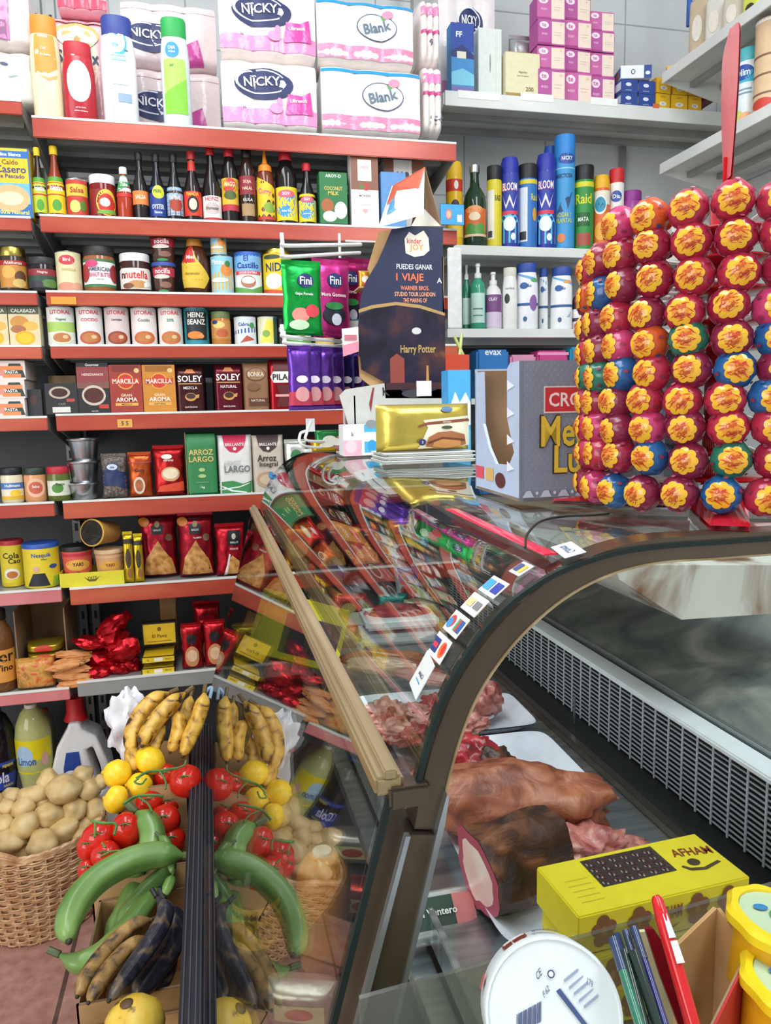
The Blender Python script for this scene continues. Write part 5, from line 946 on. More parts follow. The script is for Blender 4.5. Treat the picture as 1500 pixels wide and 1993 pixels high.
# date box added in place of a reflection, and the stack of date boxes
DB='r -1,0,1,1,d8c81c;r -.55,.12,.6,.72,d8c81c;p -.62,.2,.3,.2,.3,.85,-.62,.85,3c2c28;t AFHAM,.7,.5,.14,7c2c14,.5,-80;e .45,.5,.06,.1,3c2418'
P0=onZ(545,1290,DZ+.06); b=box_item('date_box',(P0.x+.02,P0.y+.0,DZ+.06),.17,.12,.03,'d4c420','r -1,0,1,1,c8b81c;r -.35,.1,.9,.72,3a2c34;t AFHAM,-.5,.84,.12,7c3414,.8','yellow date box added behind the far glass in place of a reflection','carton',tilt=(-24,18,-8))
cs=[(1027,1692),(1340,1622),(1472,1702),(1143,1776)]
zt=.995; c,w,d,an=quadbox(cs,zt,.05)
g='yellow boxes of dates inside the counter'
for k in range(3):
    th=.036; z0=zt-th*(k+1); r_=empty('date_box',(c.x+[0,.004,-.002][k],c.y+[0,-.002,.0][k],z0),['topmost yellow date box, with a clear window in its lid','middle yellow date box of the stack inside the counter','lowest yellow date box of the stack inside the counter'][k],'carton',g,an+[0,R(3),R(-2)][k])
    b=MB(); b.box(-w/2,w/2,-d/2,d/2,0,th-.0008,'dccc1e',.0012)
    if k==0:
        decals(b,'p -.52,.38,.36,.38,.36,.92,-.52,.92,2c2624;t AFHAM,.72,.66,.16,7c2c18,.46,-8;p .44,.42,.5,.32,.66,.28,.9,.36,.88,.4,.66,.33,.52,.37,.47,.44,4a3418;e .62,.46,.07,.07,3c2c18;r -.86,.2,-.6,.205,8c8420;r -.86,.3,-.6,.305,8c8420;r -.86,.4,-.6,.405,8c8420;r -.86,.5,-.6,.505,8c8420;r -.86,.6,-.6,.605,8c8420',lambda x,y,o:(w/2*x,-d/2+d*y,th-.0008+o),w/2/d,False)
        for i in range(4):
            for j in range(6): b.ell((w/2*(-.44+.75*j/5.2),-d/2+d*(.46+.38*i/3),th-.004),(.0085,.006,.0055),'3a221c/g',nz=.1,sub=2)
    fl=''
    for x_ in (-.72,-.32,.36,.74):
        for a in range(5): q=a*1.2566+.4; fl+=';e %.2f,%.2f,.07,.16,7c4c24'%(x_+.075*math.cos(q),.5+.24*math.sin(q))
        fl+=';e %.2f,.5,.03,.12,a8743c'%x_
    decals(b,fl[1:]+';t AFHAM,.03,.58,.34,7c2c18,.28;p -.1,.3,.03,.14,.17,.3,.03,.2,4a3418',lambda x,y,o:(w/2*x,-d/2-o,th*y),w/2/th,False)
    b.build('carton',r_,fix=False)
b=bag_item('cheese_pack',(onZ(865,1835,DZ-.02).x,onZ(865,1835,DZ-.02).y,DZ-.02),.09,.05,.03,'cush','d8dcd8/f','r -.7,.2,.8,.8,2c4438;r .3,.2,.8,.8,c87878;t El_Ventero,-.1,.5,.14,e8ece8,1','clear vacuum pack with a dark green label at the lower deck','pack',tilt=-50)
blob(905,1590,DZ+.015,(.02,.012,.01),'meatpink','pork_piece','small pink scrap under the cured ham','meat',.4,41)
p=onY(1022,1395,1.0); tag(MB().tube([(0,0,0),(0,0,.045)],.002,'c8ccd0/m').build('hook',loc=(gx-.02,1.05,DZ+.008)),'thin upright metal pin beside the grille','pin')

# goods stored behind the lower front glass
LZ=BUZ-.019
p=onZ(640,1880,LZ+.02); cyl_item('juice_bottle',(p.x,p.y+.03,LZ),.075,.17,'soda','e08a3c/g','e8e4d8','r -1,.5,1,.52,e8a860','orange juice bottle standing behind the lower front glass','bottle')
p=onZ(505,1880,LZ+.02); cyl_item('oil_bottle',(max(p.x,BUX+.07),p.y+.02,LZ),.068,.18,'honey','3c3424/g','2c2c20','r -1,.3,1,.62,d8a828;t Don,0,.46,.14,4c3c10,1','dark bottle with a yellow label standing behind the lower front glass','bottle')
for i,(a,c_,k,lab) in enumerate(((712,1740,'c84030/f','red and orange'),(690,1640,'c8b8b0/f','pale pink'),(590,1940,'d8d0c4/f','whitish'))):
    p=onZ(a,c_,LZ+.03); bag_item('food_pack',(max(p.x,BUX+.12),p.y,LZ),.09,.055,.05,'cush',k,'r -.7,.3,.7,.7,e8d8a0;e 0,.5,.4,.14,c84838',lab+' food pack lying behind the lower front glass','pack',sd=i+5,rz=R(-20))
# ================= ON THE COUNTER =================
TG=T+.0035
def panel(mb,pts,Y,th,k,dec=None):
    """flat board standing at Y, outline given where it meets the view"""
    P=[onY(a,b,Y) for a,b in pts]; mb.prism([(p.x,p.z) for p in P],Y,Y+th,k)
    return P
# --- promotional cardboard display ---
KY=1.46
r_=empty('cardboard_display',(onY(780,800,KY).x,KY,TG),'tall dark blue cardboard candy display with a prize headline and an open top','display')
def K(mb,name,fix=False): 
    l=r_.location; mb.v=[(x-l.x,y-l.y,z-l.z) for x,y,z in mb.v]; return mb.build(name,r_,fix=fix,smooth=False)
b=MB(); panel(b,[(762,446),(748,480),(735,510),(712,548),(702,580),(700,600),(697,640),(697,690),(720,715),(748,745),(750,775),(866,775),(866,640),(862,560),(862,442),(800,440)],KY,.004,'1b2446')
def kd(spec,o):
    P0=onY(690,780,KY); P1=onY(870,440,KY); W=P1.x-P0.x; H=P1.z-P0.z
    decals(b,spec,lambda x,y,of:(P0.x+W*(x+1)/2,KY-of-o,P0.z+H*y),W/2/H,False)
kd('p -.85,.18,-.9,.42,-.85,.49,-.5,.53,0,.545,.5,.53,.93,.49,.93,.06,-.3,.06,-.35,.1,night;p -.87,.52,-.6,.545,-.1,.565,.4,.55,.93,.505,.93,.488,.4,.53,-.1,.547,-.6,.525,-.87,.5,b08c54;p .1,.92,.2,.96,.32,.94,.5,.97,.6,.93,.62,.86,.5,.83,.3,.82,.12,.84,e8dfd0;t kinder,.3,.91,.03,c83028,.3;t JOY,.35,.87,.045,e8a040,.4;t PUEDES_GANAR,.3,.765,.03,d8e0e4,.75;t 1_VIAJE,.2,.70,.055,f07850,.75;t A,.82,.69,.03,e8e0d8;t WARNER_BROS.,.3,.645,.025,f08868,.6;t STUDIO_TOUR_LONDON,.3,.61,.025,f0a888,.85;t THE_MAKING_OF,.3,.575,.025,f0a080,.5;t Harry_Potter,.35,.29,.06,b89858,.75;e .32,.4,.1,.02,c8c8c8;p -.25,.1,-.25,.24,-.1,.27,.05,.24,.05,.1,8c3c30;p .5,.04,.52,.2,.56,.2,.58,.04,c08848;r -.35,.06,.9,.1,3c1820;r .3,.02,.62,.11,e4e0d8;r .36,.03,.56,.1,f0eeea',.0002)
K(b,'header')
b=MB(); panel(b,[(660,770),(672,758),(760,744),(800,775),(868,752),(868,860),(690,866)],KY+.0,.004,'c3c2bb'); 
P=onY(751,762,KY); decals(b,'t K,0,.5,1,2c2c30;p -2.2,-1,-1.7,1,-1.5,1,-2,-2,8c2c28;e 3.5,.2,1.5,.5,3c3c40',lambda x,y,o:(P.x+.016*x,KY-.0006-o,P.z+.016*(y-.5)),1,False)
b.box(onY(662,800,KY).x,onY(866,800,KY).x,KY+.004,KY+.065,TG,TG+.004,'c3c2bb'); xl=onY(690,840,KY).x; b.box(xl,xl+.003,KY,KY+.065,TG,onY(690,770,KY).z,'b8b5ac'); xr=onY(864,840,KY).x; b.box(xr,xr+.003,KY,KY+.065,TG,onY(860,500,KY).z,'carddark')
b.prism([(onY(a,c,KY).x,onY(a,c,KY).z) for a,c in ((690,870),(866,870),(866,810),(690,810))],KY+.001,KY+.003,'b9b7ae')
K(b,'base')
b=MB(); panel(b,[(697,690),(740,712),(752,745),(742,762),(722,752),(700,735)],KY+.006,.003,'card'); K(b,'curved_flap')
b=MB(); panel(b,[(736,452),(760,446),(748,500),(722,545),(716,520)],KY+.02,.003,'card')
b.box(onY(722,600,KY).x,onY(722,600,KY).x+.003,KY+.005,KY+.06,onY(722,700,KY).z,onY(722,540,KY).z,'carddark')
q0=onY(745,600,KY).x
for yy in (560,640): zz=onY(745,yy,KY).z; b.box(onY(700,yy,KY).x,q0+.07,KY+.006,KY+.06,zz,zz+.003,'card')
K(b,'tiers')
b=MB(); panel(b,[(665,640),(697,636),(698,684),(668,694)],KY-.01,.003,'e8dcdc'); panel(b,[(668,672),(698,664),(698,684),(668,694)],KY-.0115,.001,'e08ca0'); P=onY(682,658,KY-.01); b.box(P.x-.012,P.x+.012,KY-.0118,KY-.0105,P.z-.004,P.z+.006,'c87080'); K(b,'side_flap')
# open roof of the display: two printed flaps leaning together
b=MB(); A=onY(826,326,KY+.03);B=onY(858,440,KY);C1=onY(800,440,KY+.06);D=onY(738,442,KY-.05); E1=onY(764,362,KY-.03); F1=onY(806,326,KY-.0)
def tri(ps,k,t=.002):
    n=(V(ps[1])-V(ps[0])).cross(V(ps[2])-V(ps[0])).normalized()*t; m_=len(ps)
    b.add([*ps,*[V(p)+n for p in ps]],[list(range(m_)),list(range(m_,2*m_))[::-1]]+[[i,(i+1)%m_,(i+1)%m_+m_,i+m_] for i in range(m_)],k)
tri([D,E1,A,C1+V((0,-.09,0))],'e8e4e6'); P_=lambda u,v:D.lerp(E1,v).lerp(onY(800,420,KY-.03).lerp(A,v),u)+V((-.0005,-.004,0))
tri([P_(0.0,.55),E1+V((0,-.004,0)),A+V((0,-.004,0)),P_(1,.55)],'d86a50',.001); tri([P_(.12,.25),P_(.12,.6),P_(.6,.7),P_(.6,.3)],'5aa0d0',.001)
tri([A,B,onY(820,400,KY+.05)],'carddark'); tri([A,onY(820,400,KY+.05),C1],'4a2c24'); tri([C1,onY(822,400,KY+.05),B],'e2dccc')
K(b,'roof_flap')
# small sachets and boxes in the tiers
for i,(x_,y0,y1,k,lab) in enumerate(((700,525,560,'e0a838/f','gold wrapped sachet on the upper tier'),(718,520,560,'d0b060/f','pale gold sachet behind it on the upper tier'),(704,590,640,'4c9cd8','small blue and white box on the lower tier'))):
    Y=KY+.03; zb=onY(745,y1,KY).z+.0035; x,w,h=fit(x_-12,x_+12,y0,Y,zb); bag_item('sweet_sachet',(x+.012,Y+.01,zb),w,h,.012,'cush',k,'e 0,.5,.6,.2,f0e8e0;r -.5,.2,.5,.3,d84850',lab+' of the cardboard display','sachet',sd=i)
# --- candy rack with hanging bags ---
RY=1.62
rk=empty('candy_rack',(onY(700,870,RY).x,RY,TG),'white wire rack with long hooks for candy bags on the counter end','rack')
def Kr(mb,n): l=rk.location; mb.v=[(x-l.x,y-l.y,z-l.z) for x,y,z in mb.v]; return mb.build(n,rk)
b=MB()
for x_ in (672,760): 
    p=onY(x_,870,RY); b.tube([(p.x,RY,TG+.002),(p.x,RY,onY(x_,455,RY).z)],.003,'e6e6e4/p')
for y_ in (470,560,670,760): z_=onY(700,y_,RY).z; b.tube([(onY(672,y_,RY).x,RY,z_),(onY(760,y_,RY).x,RY,z_)],.002,'e6e6e4/p',8)
b.tube([(onY(672,870,RY).x,RY,TG+.003),(onY(672,870,RY).x,RY-.05,TG+.003),(onY(592,870,RY-.05).x,RY-.05,TG+.003),(onY(592,870,RY-.05).x,RY,TG+.003),(onY(760,870,RY).x,RY,TG+.003)],.003,'e6e6e4/p',8); Kr(b,'rack_frame')
hk=[]
for (bx,by,tx,ty) in ((702,476,556,478),(700,492,556,500),(700,668,556,655),(698,676,560,668)):
    P0=onY(bx,by,RY); P1=onY(tx,ty,RY-.18); b=MB(); b.tube([P0,P0.lerp(P1,.5),P1,P1+V((-.006,-.002,.006)),P1+V((-.007,-.002,.022))],.0038,'ecece8/p',8,5); Kr(b,'hook'); hk.append((P0,P1))
b=MB(); P1=onY(598,852,RY-.12); b.tube([onY(665,858,RY-.02),onY(600,858,RY-.12),P1+V((0,0,.012)),onY(606,818,RY-.12)],.003,'ecece8/p',8,5); b.tube([onY(665,872,RY-.02),onY(592,868,RY-.12),onY(584,845,RY-.12),onY(598,838,RY-.12)],.003,'ecece8/p',8,5); Kr(b,'hook')
b=MB(); p=onY(604,836,RY-.12); b.box(p.x-.009,p.x+.009,p.y-.001,p.y+.001,p.z-.004,p.z+.022,'e0e2e2/p'); Kr(b,'price_holder')
FN='e .1,.76,.42,.1,1c2c6c;t Fini,.1,.76,.11,f4f4f4,.6;t {0},.0,.57,.05,f4f4f0,1.6;{1}'
dr=(hk[0][1]-hk[0][0]); ang=math.atan2(dr.x,-dr.y)
def hang(i,k,spec,lab,h0,fr,w_,h_,name='candy_bag',g=None,dz=0,cat2='candy bag'):
    P0,P1=hk[h0]; p=P0.lerp(P1,fr); o=bag_item(name,(p.x,p.y,p.z-h_-(.028 if h0==0 else .014)+dz),w_,h_/1.05,.022,'bag',k,spec,lab,cat2,g,rz=-ang*.35+R(i*4%7-3),sd=i+90); return o
GR_='e -.2,.28,.45,.1,e08c80;e .4,.34,.35,.09,d83c48;e -.3,.14,.5,.07,c8e8c0'
BL_='e 0,.3,.6,.13,1c2030;e .1,.24,.26,.08,d8dce8;e 0,.42,.5,.05,2f8a48'
hang(0,'16a040/f',FN.format('Gajos_Pomelo',GR_),'green Fini candy bag, foremost on the upper hooks',0,.83,.082,.140)
hang(1,'d83c90/f',FN.format('Mora_Gomosa',BL_),'bright pink Fini candy bag with a dark berry, beside the green bag',0,.45,.085,.155)
hang(2,'b02468/f',FN.format('Moras',BL_),'darker pink Fini candy bag, third on the upper hooks',0,.20,.07,.15)
hang(3,'a02060/f',FN.format('Moras',BL_),'dark pink Fini candy bag, last on the upper hooks',0,.04,.07,.14)
PP='r -1,.08,1,.3,b83048;e 0,.26,.6,.12,d89898;e 0,.5,.5,.06,f0e0f0;r -1,.0,1,.06,6c34a4'
for i in range(6):
    hang(4+i,['6c3ca8/f','5a3098/f','7440b0/f','5c34a0/f','3c3488/f','583090/f'][i],PP,'%s purple and red candy packet on the lower hooks'%['first','second','third','fourth','fifth','sixth'][i],2,.85-.15*i,.05,.125,'candy_packet','purple candy packets on the lower hooks')
p=onY(690,636,RY-.05); box_item('candy_box',(p.x,p.y,hk[2][0].z+.01),.03,.035,.03,'3c9c9c','r -.8,.4,.8,.9,e8e8e0;t PLAY,0,.2,.2,f0f0f0,1.2','small teal box on the lower hooks of the candy rack','carton')
for i,(a,c,k,lab) in enumerate(((640,838,'2f8a48/f','green'),(655,846,'e8a0b4/f','pink'),(634,858,'e0b820/f','yellow'))):
    p=onY(a,c,RY-.07); bag_item('candy_bag',(p.x,p.y,TG+.002),.06,max(.02,p.z-TG),.02,'cush',k,'e 0,.5,.5,.2,f0f0e0',lab+' candy bag standing low at the foot of the wire rack','candy bag',sd=i,tilt=-10)
# --- small boxes ---
p=onZ(702,887,TG); x,w,h=fit(668,742,826,p.y-.0,TG)
box_item('candy_box',(x,p.y,TG),w,h,.05,'eceef0','r -1,0,-.05,.5,ecb4c4;e -.6,.3,.3,.2,f0d0d8;t k,-.5,.7,.14,888899;r .1,.1,.85,1,4cb4e0;r .1,.45,.85,.75,e8f4f8;e .48,1.0,.3,.14,8c9498;e .5,.3,.25,.2,2fa0d8','small white, pink and sky blue box in front of the cardboard display','carton')
x,w,h=fit(872,917,720,1.32,TG); box_item('candy_box',(x,1.32,TG),w,h,.04,'3c9cd8','r -1,.6,1,1,48a8e0;p -1,.5,-.4,.75,0,.62,.5,.74,1,.6,1,.35,-1,.35,e4eef4;r -1,0,1,.3,58b4e4;t BOUNTY,0,.45,.09,e8f0f4,1.6;r .93,0,1,1,20242c','sky blue coconut bar box behind the gold packet','carton')
# gold pack on clear trays
GY=1.13; zz=TG
r_=empty('clear_tray_stack',(onY(838,900,GY).x,GY+.05,TG),'flat stack of clear plastic trays under the gold pastry packet','tray'); x,w,h=fit(748,926,880,GY,TG)
for k in range(3): b=MB(); b.box(-w/2+.002*k,w/2-.002*k,-.05,.05,k*h/3+.001,(k+1)*h/3-.002,'c4c8bc/g',.003); b.box(-w/2,w/2,-.052,.052,(k+1)*h/3-.002,(k+1)*h/3,'dfe2e0/p',.0008); b.build('tray',r_)
zz=TG+h+.001; x,w,h=fit(738,924,786,GY,zz)
GO='p -.1,.66,.95,.74,.98,.1,-.2,.06,.0,.5,f0ead0;p -.2,.55,0,.62,.9,.68,.98,.66,.98,.6,.9,.62,0,.56,-.2,.5,8c4c34;e .42,.88,.13,.06,4c6c94;t MILHOJAS,.4,.61,.04,f0dcc0,.6;e .4,.5,.12,.035,3c4c34;p -.05,.1,.0,.3,.2,.4,.5,.42,.8,.34,.85,.12,.4,.04,a8683c;p .1,.1,.12,.24,.4,.28,.7,.22,.72,.1,.4,.06,d09050;p -.02,.2,.3,.3,.8,.24,.8,.2,.3,.26,0,.16,6c3420;e -.14,.2,.08,.07,34346c;t 3,-.14,.2,.06,e8e8f0'
o=bag_item('pastry_packet',(x,GY+.03,zz),w,h,.05,'cush','d8c058/f',GO,'shiny gold pastry packet lying upright on the clear trays','packet',sd=5,rz=R(3))
# --- croissant box ---
P1=onZ(1012,977,TG);P2=onZ(925,950,TG);P3=onZ(1290,964,TG); u=P3-P1; w=u.length; an=math.atan2(u.y,u.x); d=(P2-P1).length; h=fit(1000,1012,702,P1.y,TG)[2]
c=P1+u/2; r_=empty('pastry_box',(c.x,c.y,TG),'grey blue cardboard pastry box with a torn side window, left of the lollipops','box',None,an)
b=MB(); t=.003
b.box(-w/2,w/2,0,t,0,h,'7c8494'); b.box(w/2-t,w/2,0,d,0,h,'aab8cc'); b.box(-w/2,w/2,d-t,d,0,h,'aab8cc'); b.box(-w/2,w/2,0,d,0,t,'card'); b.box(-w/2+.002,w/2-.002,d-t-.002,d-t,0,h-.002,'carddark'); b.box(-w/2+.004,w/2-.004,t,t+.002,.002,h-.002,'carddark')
# left side with the torn opening (y along depth, z up)
out=[(0,0),(d,0),(d,h*.97),(d*.82,h*.97),(d*.80,h*.55),(d*.66,h*.36),(d*.5,h*.24),(d*.22,h*.25),(d*.12,h*.35),(d*.26,h*.6),(d*.26,h*.96),(d*.2,h),(0,h)]
b.prism(out,-w/2,-w/2+t,'b4c4dc','X')
dots=''
random.seed(5)
for j in range(26):
    for i in range(24): dots+=';e %.3f,%.3f,.008,.004,97a0b0'%(-.96+i*.083+(.04 if j%2 else 0),.09+j*.035)
def wave(y): return ''.join(';p %.3f,%.3f,%.3f,%.3f,%.3f,%.3f,%.3f,%.3f,b8c0cc'%(x_,y,x_+.05,y+.045,x_+.11,y+.05,x_+.16,y) +';e %.3f,%.3f,.02,.012,c4ccd8'%(x_+.2,y+.03) for x_ in [-.98+.24*i for i in range(9)])
decals(b,dots[1:]+wave(.03)+';r -.70,.63,.28,.82,d8c8c8;r -.68,.64,.26,.81,c03038;t CROPAN,-.2,.725,.1,e8dcdc,.86;t Media,-.28,.5,.24,3a2a20,.95;t Media,-.28,.5,.22,d8b83c,.9;t Lunas,-.1,.3,.22,3a2a20,.95;t Lunas,-.1,.3,.2,d8b83c,.9'
 ,lambda x,y,o:(w/2*x,-o,y*h),w/2/h,False,.0003,.000002)
decals(b,'r -.95,.1,-.55,.2,d84860;r -.45,.1,-.1,.2,d8b060;e .2,.12,.22,.06,5c2428;p .5,.8,.8,.83,.5,.88,e4ecf4;p .5,.6,.8,.63,.5,.68,e4ecf4;p .5,.4,.8,.43,.5,.48,e4ecf4;p .5,.2,.8,.23,.5,.28,e4ecf4',lambda x,y,o:(-w/2-o,d/2-d/2*x,y*h),d/2/h,False)
b.build('carton',r_,fix=False,smooth=False)
# --- lollipop tower ---
TC=onZ(1392,984,TG); 
tw=empty('lollipop_stand',(TC.x,TC.y,TG),'red plastic lollipop stand with a tall paddle sign on the glass counter','stand')
dist=proj((TC.x,TC.y,TG))[2]; RR=.101; bs=.0137
zf=[onY(1392,y,TC.y-RR*.95).z for y in (448,520,593,655,715,776,835,898,960)]; zf=[onY(1392,380,TC.y-RR*.95).z]+zf
b=MB(); b.lathe([(.012,0),(.012,zf[0]-TG+.02),(.006,zf[0]-TG+.03),(0,zf[0]-TG+.03)],'b81420/g',20); b.build('pole',tw)
for k in range(4):
    a=k*math.pi/2+math.atan2(-TC.y,-TC.x)+R(4); b=MB(); c_,s_=math.cos(a),math.sin(a)
    def fq(u,v): wd=.022*(1-.45*u); x=.02+(.045 if k==2 else .112)*u; q=(v-.5)*2*wd; zz_=.001+.014*(1-u)*(1-abs(2*v-1)**3)+.002; return (x*c_-q*s_,x*s_+q*c_,zz_)
    b.grid(fq,8,6,'b81420/g'); b.grid(lambda u,v:(fq(u,v)[0],fq(u,v)[1],0),8,6,'b81420/g',True); b.build('foot',tw)
for z in zf:
    z-=TG; b=MB(); b.lathe([(.012,z-.003),(RR-.066,z-.0015),(RR-.064,z),(RR-.066,z+.0015),(.012,z+.003)],'a81822/g',32)
    b.build('holder_ring',tw)
# paddle sign
p0=onY(1393,350,TC.y); zt_=onY(1405,45,TC.y).z
b=MB(); H=zt_-p0.z; W=.025
def pad(u,v): 
    y=v; wd=W*(.32+.68*math.sin(min(1,y*1.15+.1)*math.pi*.5))*max(0,1-max(0,(y-.86)/.14)**2)**.5 if y<1 else .001
    return ((2*u-1)*wd,y*H)
for sgn in (-1,1): b.grid(lambda u,v:(pad(u,v)[0],sgn*(.0006+.0008*(1-(2*u-1)**2)),pad(u,v)[1]),6,24,'d8686a/p',sgn>0)
def SP(x,y,o): X,Z_=pad((x+1)/2,y); return (X,-.0016-o,Z_)
decals(b,'p -.5,.9,.5,.93,.8,.7,.6,.5,-.2,.42,-.7,.6,d8a070;t Chupa,0,.6,.06,c83c50,1.4;t Chups,0,.45,.06,7480b8,1.4;p -.6,.3,.2,.42,.6,.3,.1,.16,7880b0',SP,W/H,True,.0003)
o=b.build('paddle_sign',tw,loc=(0,0,p0.z-TG),rot=(0,R(3),R(66)),fix=False)
MB().box(-.004,.004,-.004,.004,zf[0]-TG+.0,p0.z-TG+.02,'c81c28/g',.003).build('sign_socket',tw)
# one lollipop per wrapper colour, then copies
WR=[('b02c44','pink red'),('98203c','crimson'),('c03c6c','pink'),('cc5424','orange'),('245c94','blue'),('28705a','green'),('842440','dark red')]
protos={}
def lolly(ci):
    col,nm=WR[ci]; r_=bpy.data.objects.new('lollipop',None); COL.objects.link(r_); r_.empty_display_size=.01
    b=MB()
    def f(u,v):
        th=math.pi*v; ph=2*math.pi*u; rr=bs*(1+.03*math.sin(ph*9)*math.sin(th)**2+.03*noise.noise(V((ph*2,th*3,ci)))); return (rr*math.sin(th)*math.sin(ph),-rr*math.cos(th)*.96,rr*math.sin(th)*math.cos(ph))
    b.grid(f,28,14,col+'/w')
    b.lathe([(.0,0),(.006,.0),(.0035,.006),(.006,.010)],col+'/w',12); n0=len(b.v)-12*4
    b.v[n0:]=[(x,bs*.93+z,y) for x,y,z in b.v[n0:]]
    def S(x,y,o): 
        yy=(y-.5)*2; q=math.sqrt(x*x+yy*yy)+1e-6; th=q*.95; rr=bs*1.0+.0004+o; return (rr*math.sin(th)*x/q,-rr*math.cos(th)*.97,rr*math.sin(th)*yy/q)
    sp='e 0,.5,.62,.31,ecb832/g'
    for k in range(8): q=k*math.pi/4; sp+=';e %.2f,%.2f,.26,.13,ecb832/g'%(.52*math.cos(q),.5+.26*math.sin(q))
    rs=random.Random(ci*7+3); sp+=';e 0,.5,.42,.21,e2932e/g'
    for k in range(26):
        x_,y_,an_,l_=rs.uniform(-.5,.5),rs.uniform(-.5,.5),rs.uniform(-.5,.9),rs.uniform(.12,.26)
        if x_*x_+y_*y_>.32: continue
        dx_,dy_=math.cos(an_)*l_,math.sin(an_)*l_; tx_,ty_=-math.sin(an_)*.028,math.cos(an_)*.028
        sp+=';p '+','.join('%.3f'%v_ for a_,b_ in ((x_-dx_,y_-dy_),(x_+tx_*1.2,y_+ty_*1.2),(x_+dx_,y_+dy_),(x_-tx_,y_-ty_)) for v_ in (a_,.5+b_/2))+','+rs.choice(['c83c1c/g','d85c24/g','b42c1c/g','f0c848/g'])
    c2='24487c' if ci in (3,4) else '7c2440'
    for k in range(6): q=k*1.05+.5; sp+=';e %.2f,%.2f,.14,.05,%s'%(1.15*math.cos(q),.5+.57*math.sin(q),['902848','c86478',c2][k%3])
    sp+=';t Chupa,-.02,.59,.17,c42c18,.95,14;t Chups,.05,.41,.17,b02014,.95,14'
    b.mi(col+'/w'); decals(b,sp,S,1,True,.0002,.00002); b.build('wrapper',r_,fix=False)
    MB().tube([(0,.013,0),(0,.059,0)],.0016,'e8e6e0/p',6).build('stick',r_); return r_
random.seed(11)
nsl=23; first={}
ORD=['leftmost']
rings='top,second,third,fourth,fifth,sixth,seventh,eighth,ninth,bottom'.split(',')
for ri,z in enumerate(zf):
    lst=[]
    for k in range(nsl):
        a=math.atan2(-TC.x,TC.y)+R(2+(ri%3)*1.5)+2*math.pi*k/nsl; dx,dy=math.sin(a),-math.cos(a)
        tc=math.atan2(-TC.x,-(-TC.y)) if 0 else 0
        p=V((TC.x+RR*dx,TC.y+RR*dy,z)); px_,py_,dp=proj(p)
        front=(V((dx,dy,0)).dot(V((-TC.x,-TC.y,0)).normalized()))
        if front>-.18 and px_<1560 and not (ri==0 and px_<1200): lst.append((px_,p,a))
    lst.sort(key=lambda t_:t_[0])
    for n_,(px_,p,a) in enumerate(lst):
        if ri==0 and n_ in (0,): pass
        ci=random.choices(range(7),[5,4,2,1.3,2.6,1.6,4])[0]
        if ci not in protos: protos[ci]=lolly(ci); o=protos[ci]
        else:
            o=protos[ci].copy(); COL.objects.link(o)
            for ch in protos[ci].children: c_=ch.copy(); COL.objects.link(c_); c_.parent=o
        jz=random.uniform(-.0012,.0012); o.location=(p.x,p.y,p.z+jz-(.004 if ri==9 else 0)); o.rotation_euler=(R(random.uniform(-5,7)),R(random.uniform(-25,25)),a+R(random.uniform(-8,8)))
        tag(o,'%s wrapped lollipop, %s in the %s ring of the red stand'%(WR[ci][1],'%s from the left'%['first','second','third','fourth','fifth','sixth','seventh','eighth','ninth','tenth','eleventh','twelfth','thirteenth','fourteenth'][n_],rings[ri]),'lollipop','lollipops on the red stand')
# loose bits behind the display
p=onY(880,418,2.2); box_item('blue_card',(p.x,2.2,onY(880,438,2.2).z),.075,.06,.002,'3c9cd8','e -.3,.5,.25,.25,e0705c;e -.3,.5,.2,.18,f0b090;r .4,.15,.8,.5,d8e4ec','blue card with a round orange picture hanging at the shelf end','card')
p=onY(884,482,2.2); tag(MB().box(-.022,.022,-.004,.004,onY(884,640,2.2).z-p.z,0,'d4d6d4/w',.003).build('plastic_sheet',loc=p),'hanging translucent white plastic sheet right of the cardboard display','plastic')
for i,(a,c,d_,e_,k) in enumerate(((884,655,905,700,'a8b860/p'),(898,650,893,705,'c0c878/p'))):
    tag(MB().tube([onY(a,c,1.75),onY(d_,e_,1.72)],.004,k).build('plastic_straw'),['left leaning','right leaning'][i]+' pale green plastic straw behind the blue coconut bar box','straw')
p=onY(890,712,1.7); box_item('candy_box',(p.x,1.7,TG),.06,onY(890,690,1.7).z-TG,.05,'d84828','r -1,0,1,.5,3c2c28','orange red box at the back behind the coconut bar box','carton')

L=[onZ(a,c,TG+.002) for a,c in ((1022,1066),(1026,1040),(1050,1016),(1090,1006),(1150,1003),(1185,1000))]
tag(MB().tube(L,.0009,'151515',6,6).build('cable'),'thin black cable curling on the counter top in front of the pastry box','cable')
p=onZ(502,938,T-.06); q=[min(prof,key=lambda t_:abs(t_[1]-(T-.055)))][0]
tag(MB().box(-.006,.004,-.005,.007,-.008,.008,'4a90c8/p',.002).build('corner_clip',loc=(q[0]-.004,YF+.002,q[1])),'small blue clip on the far corner of the curved glass','clip')
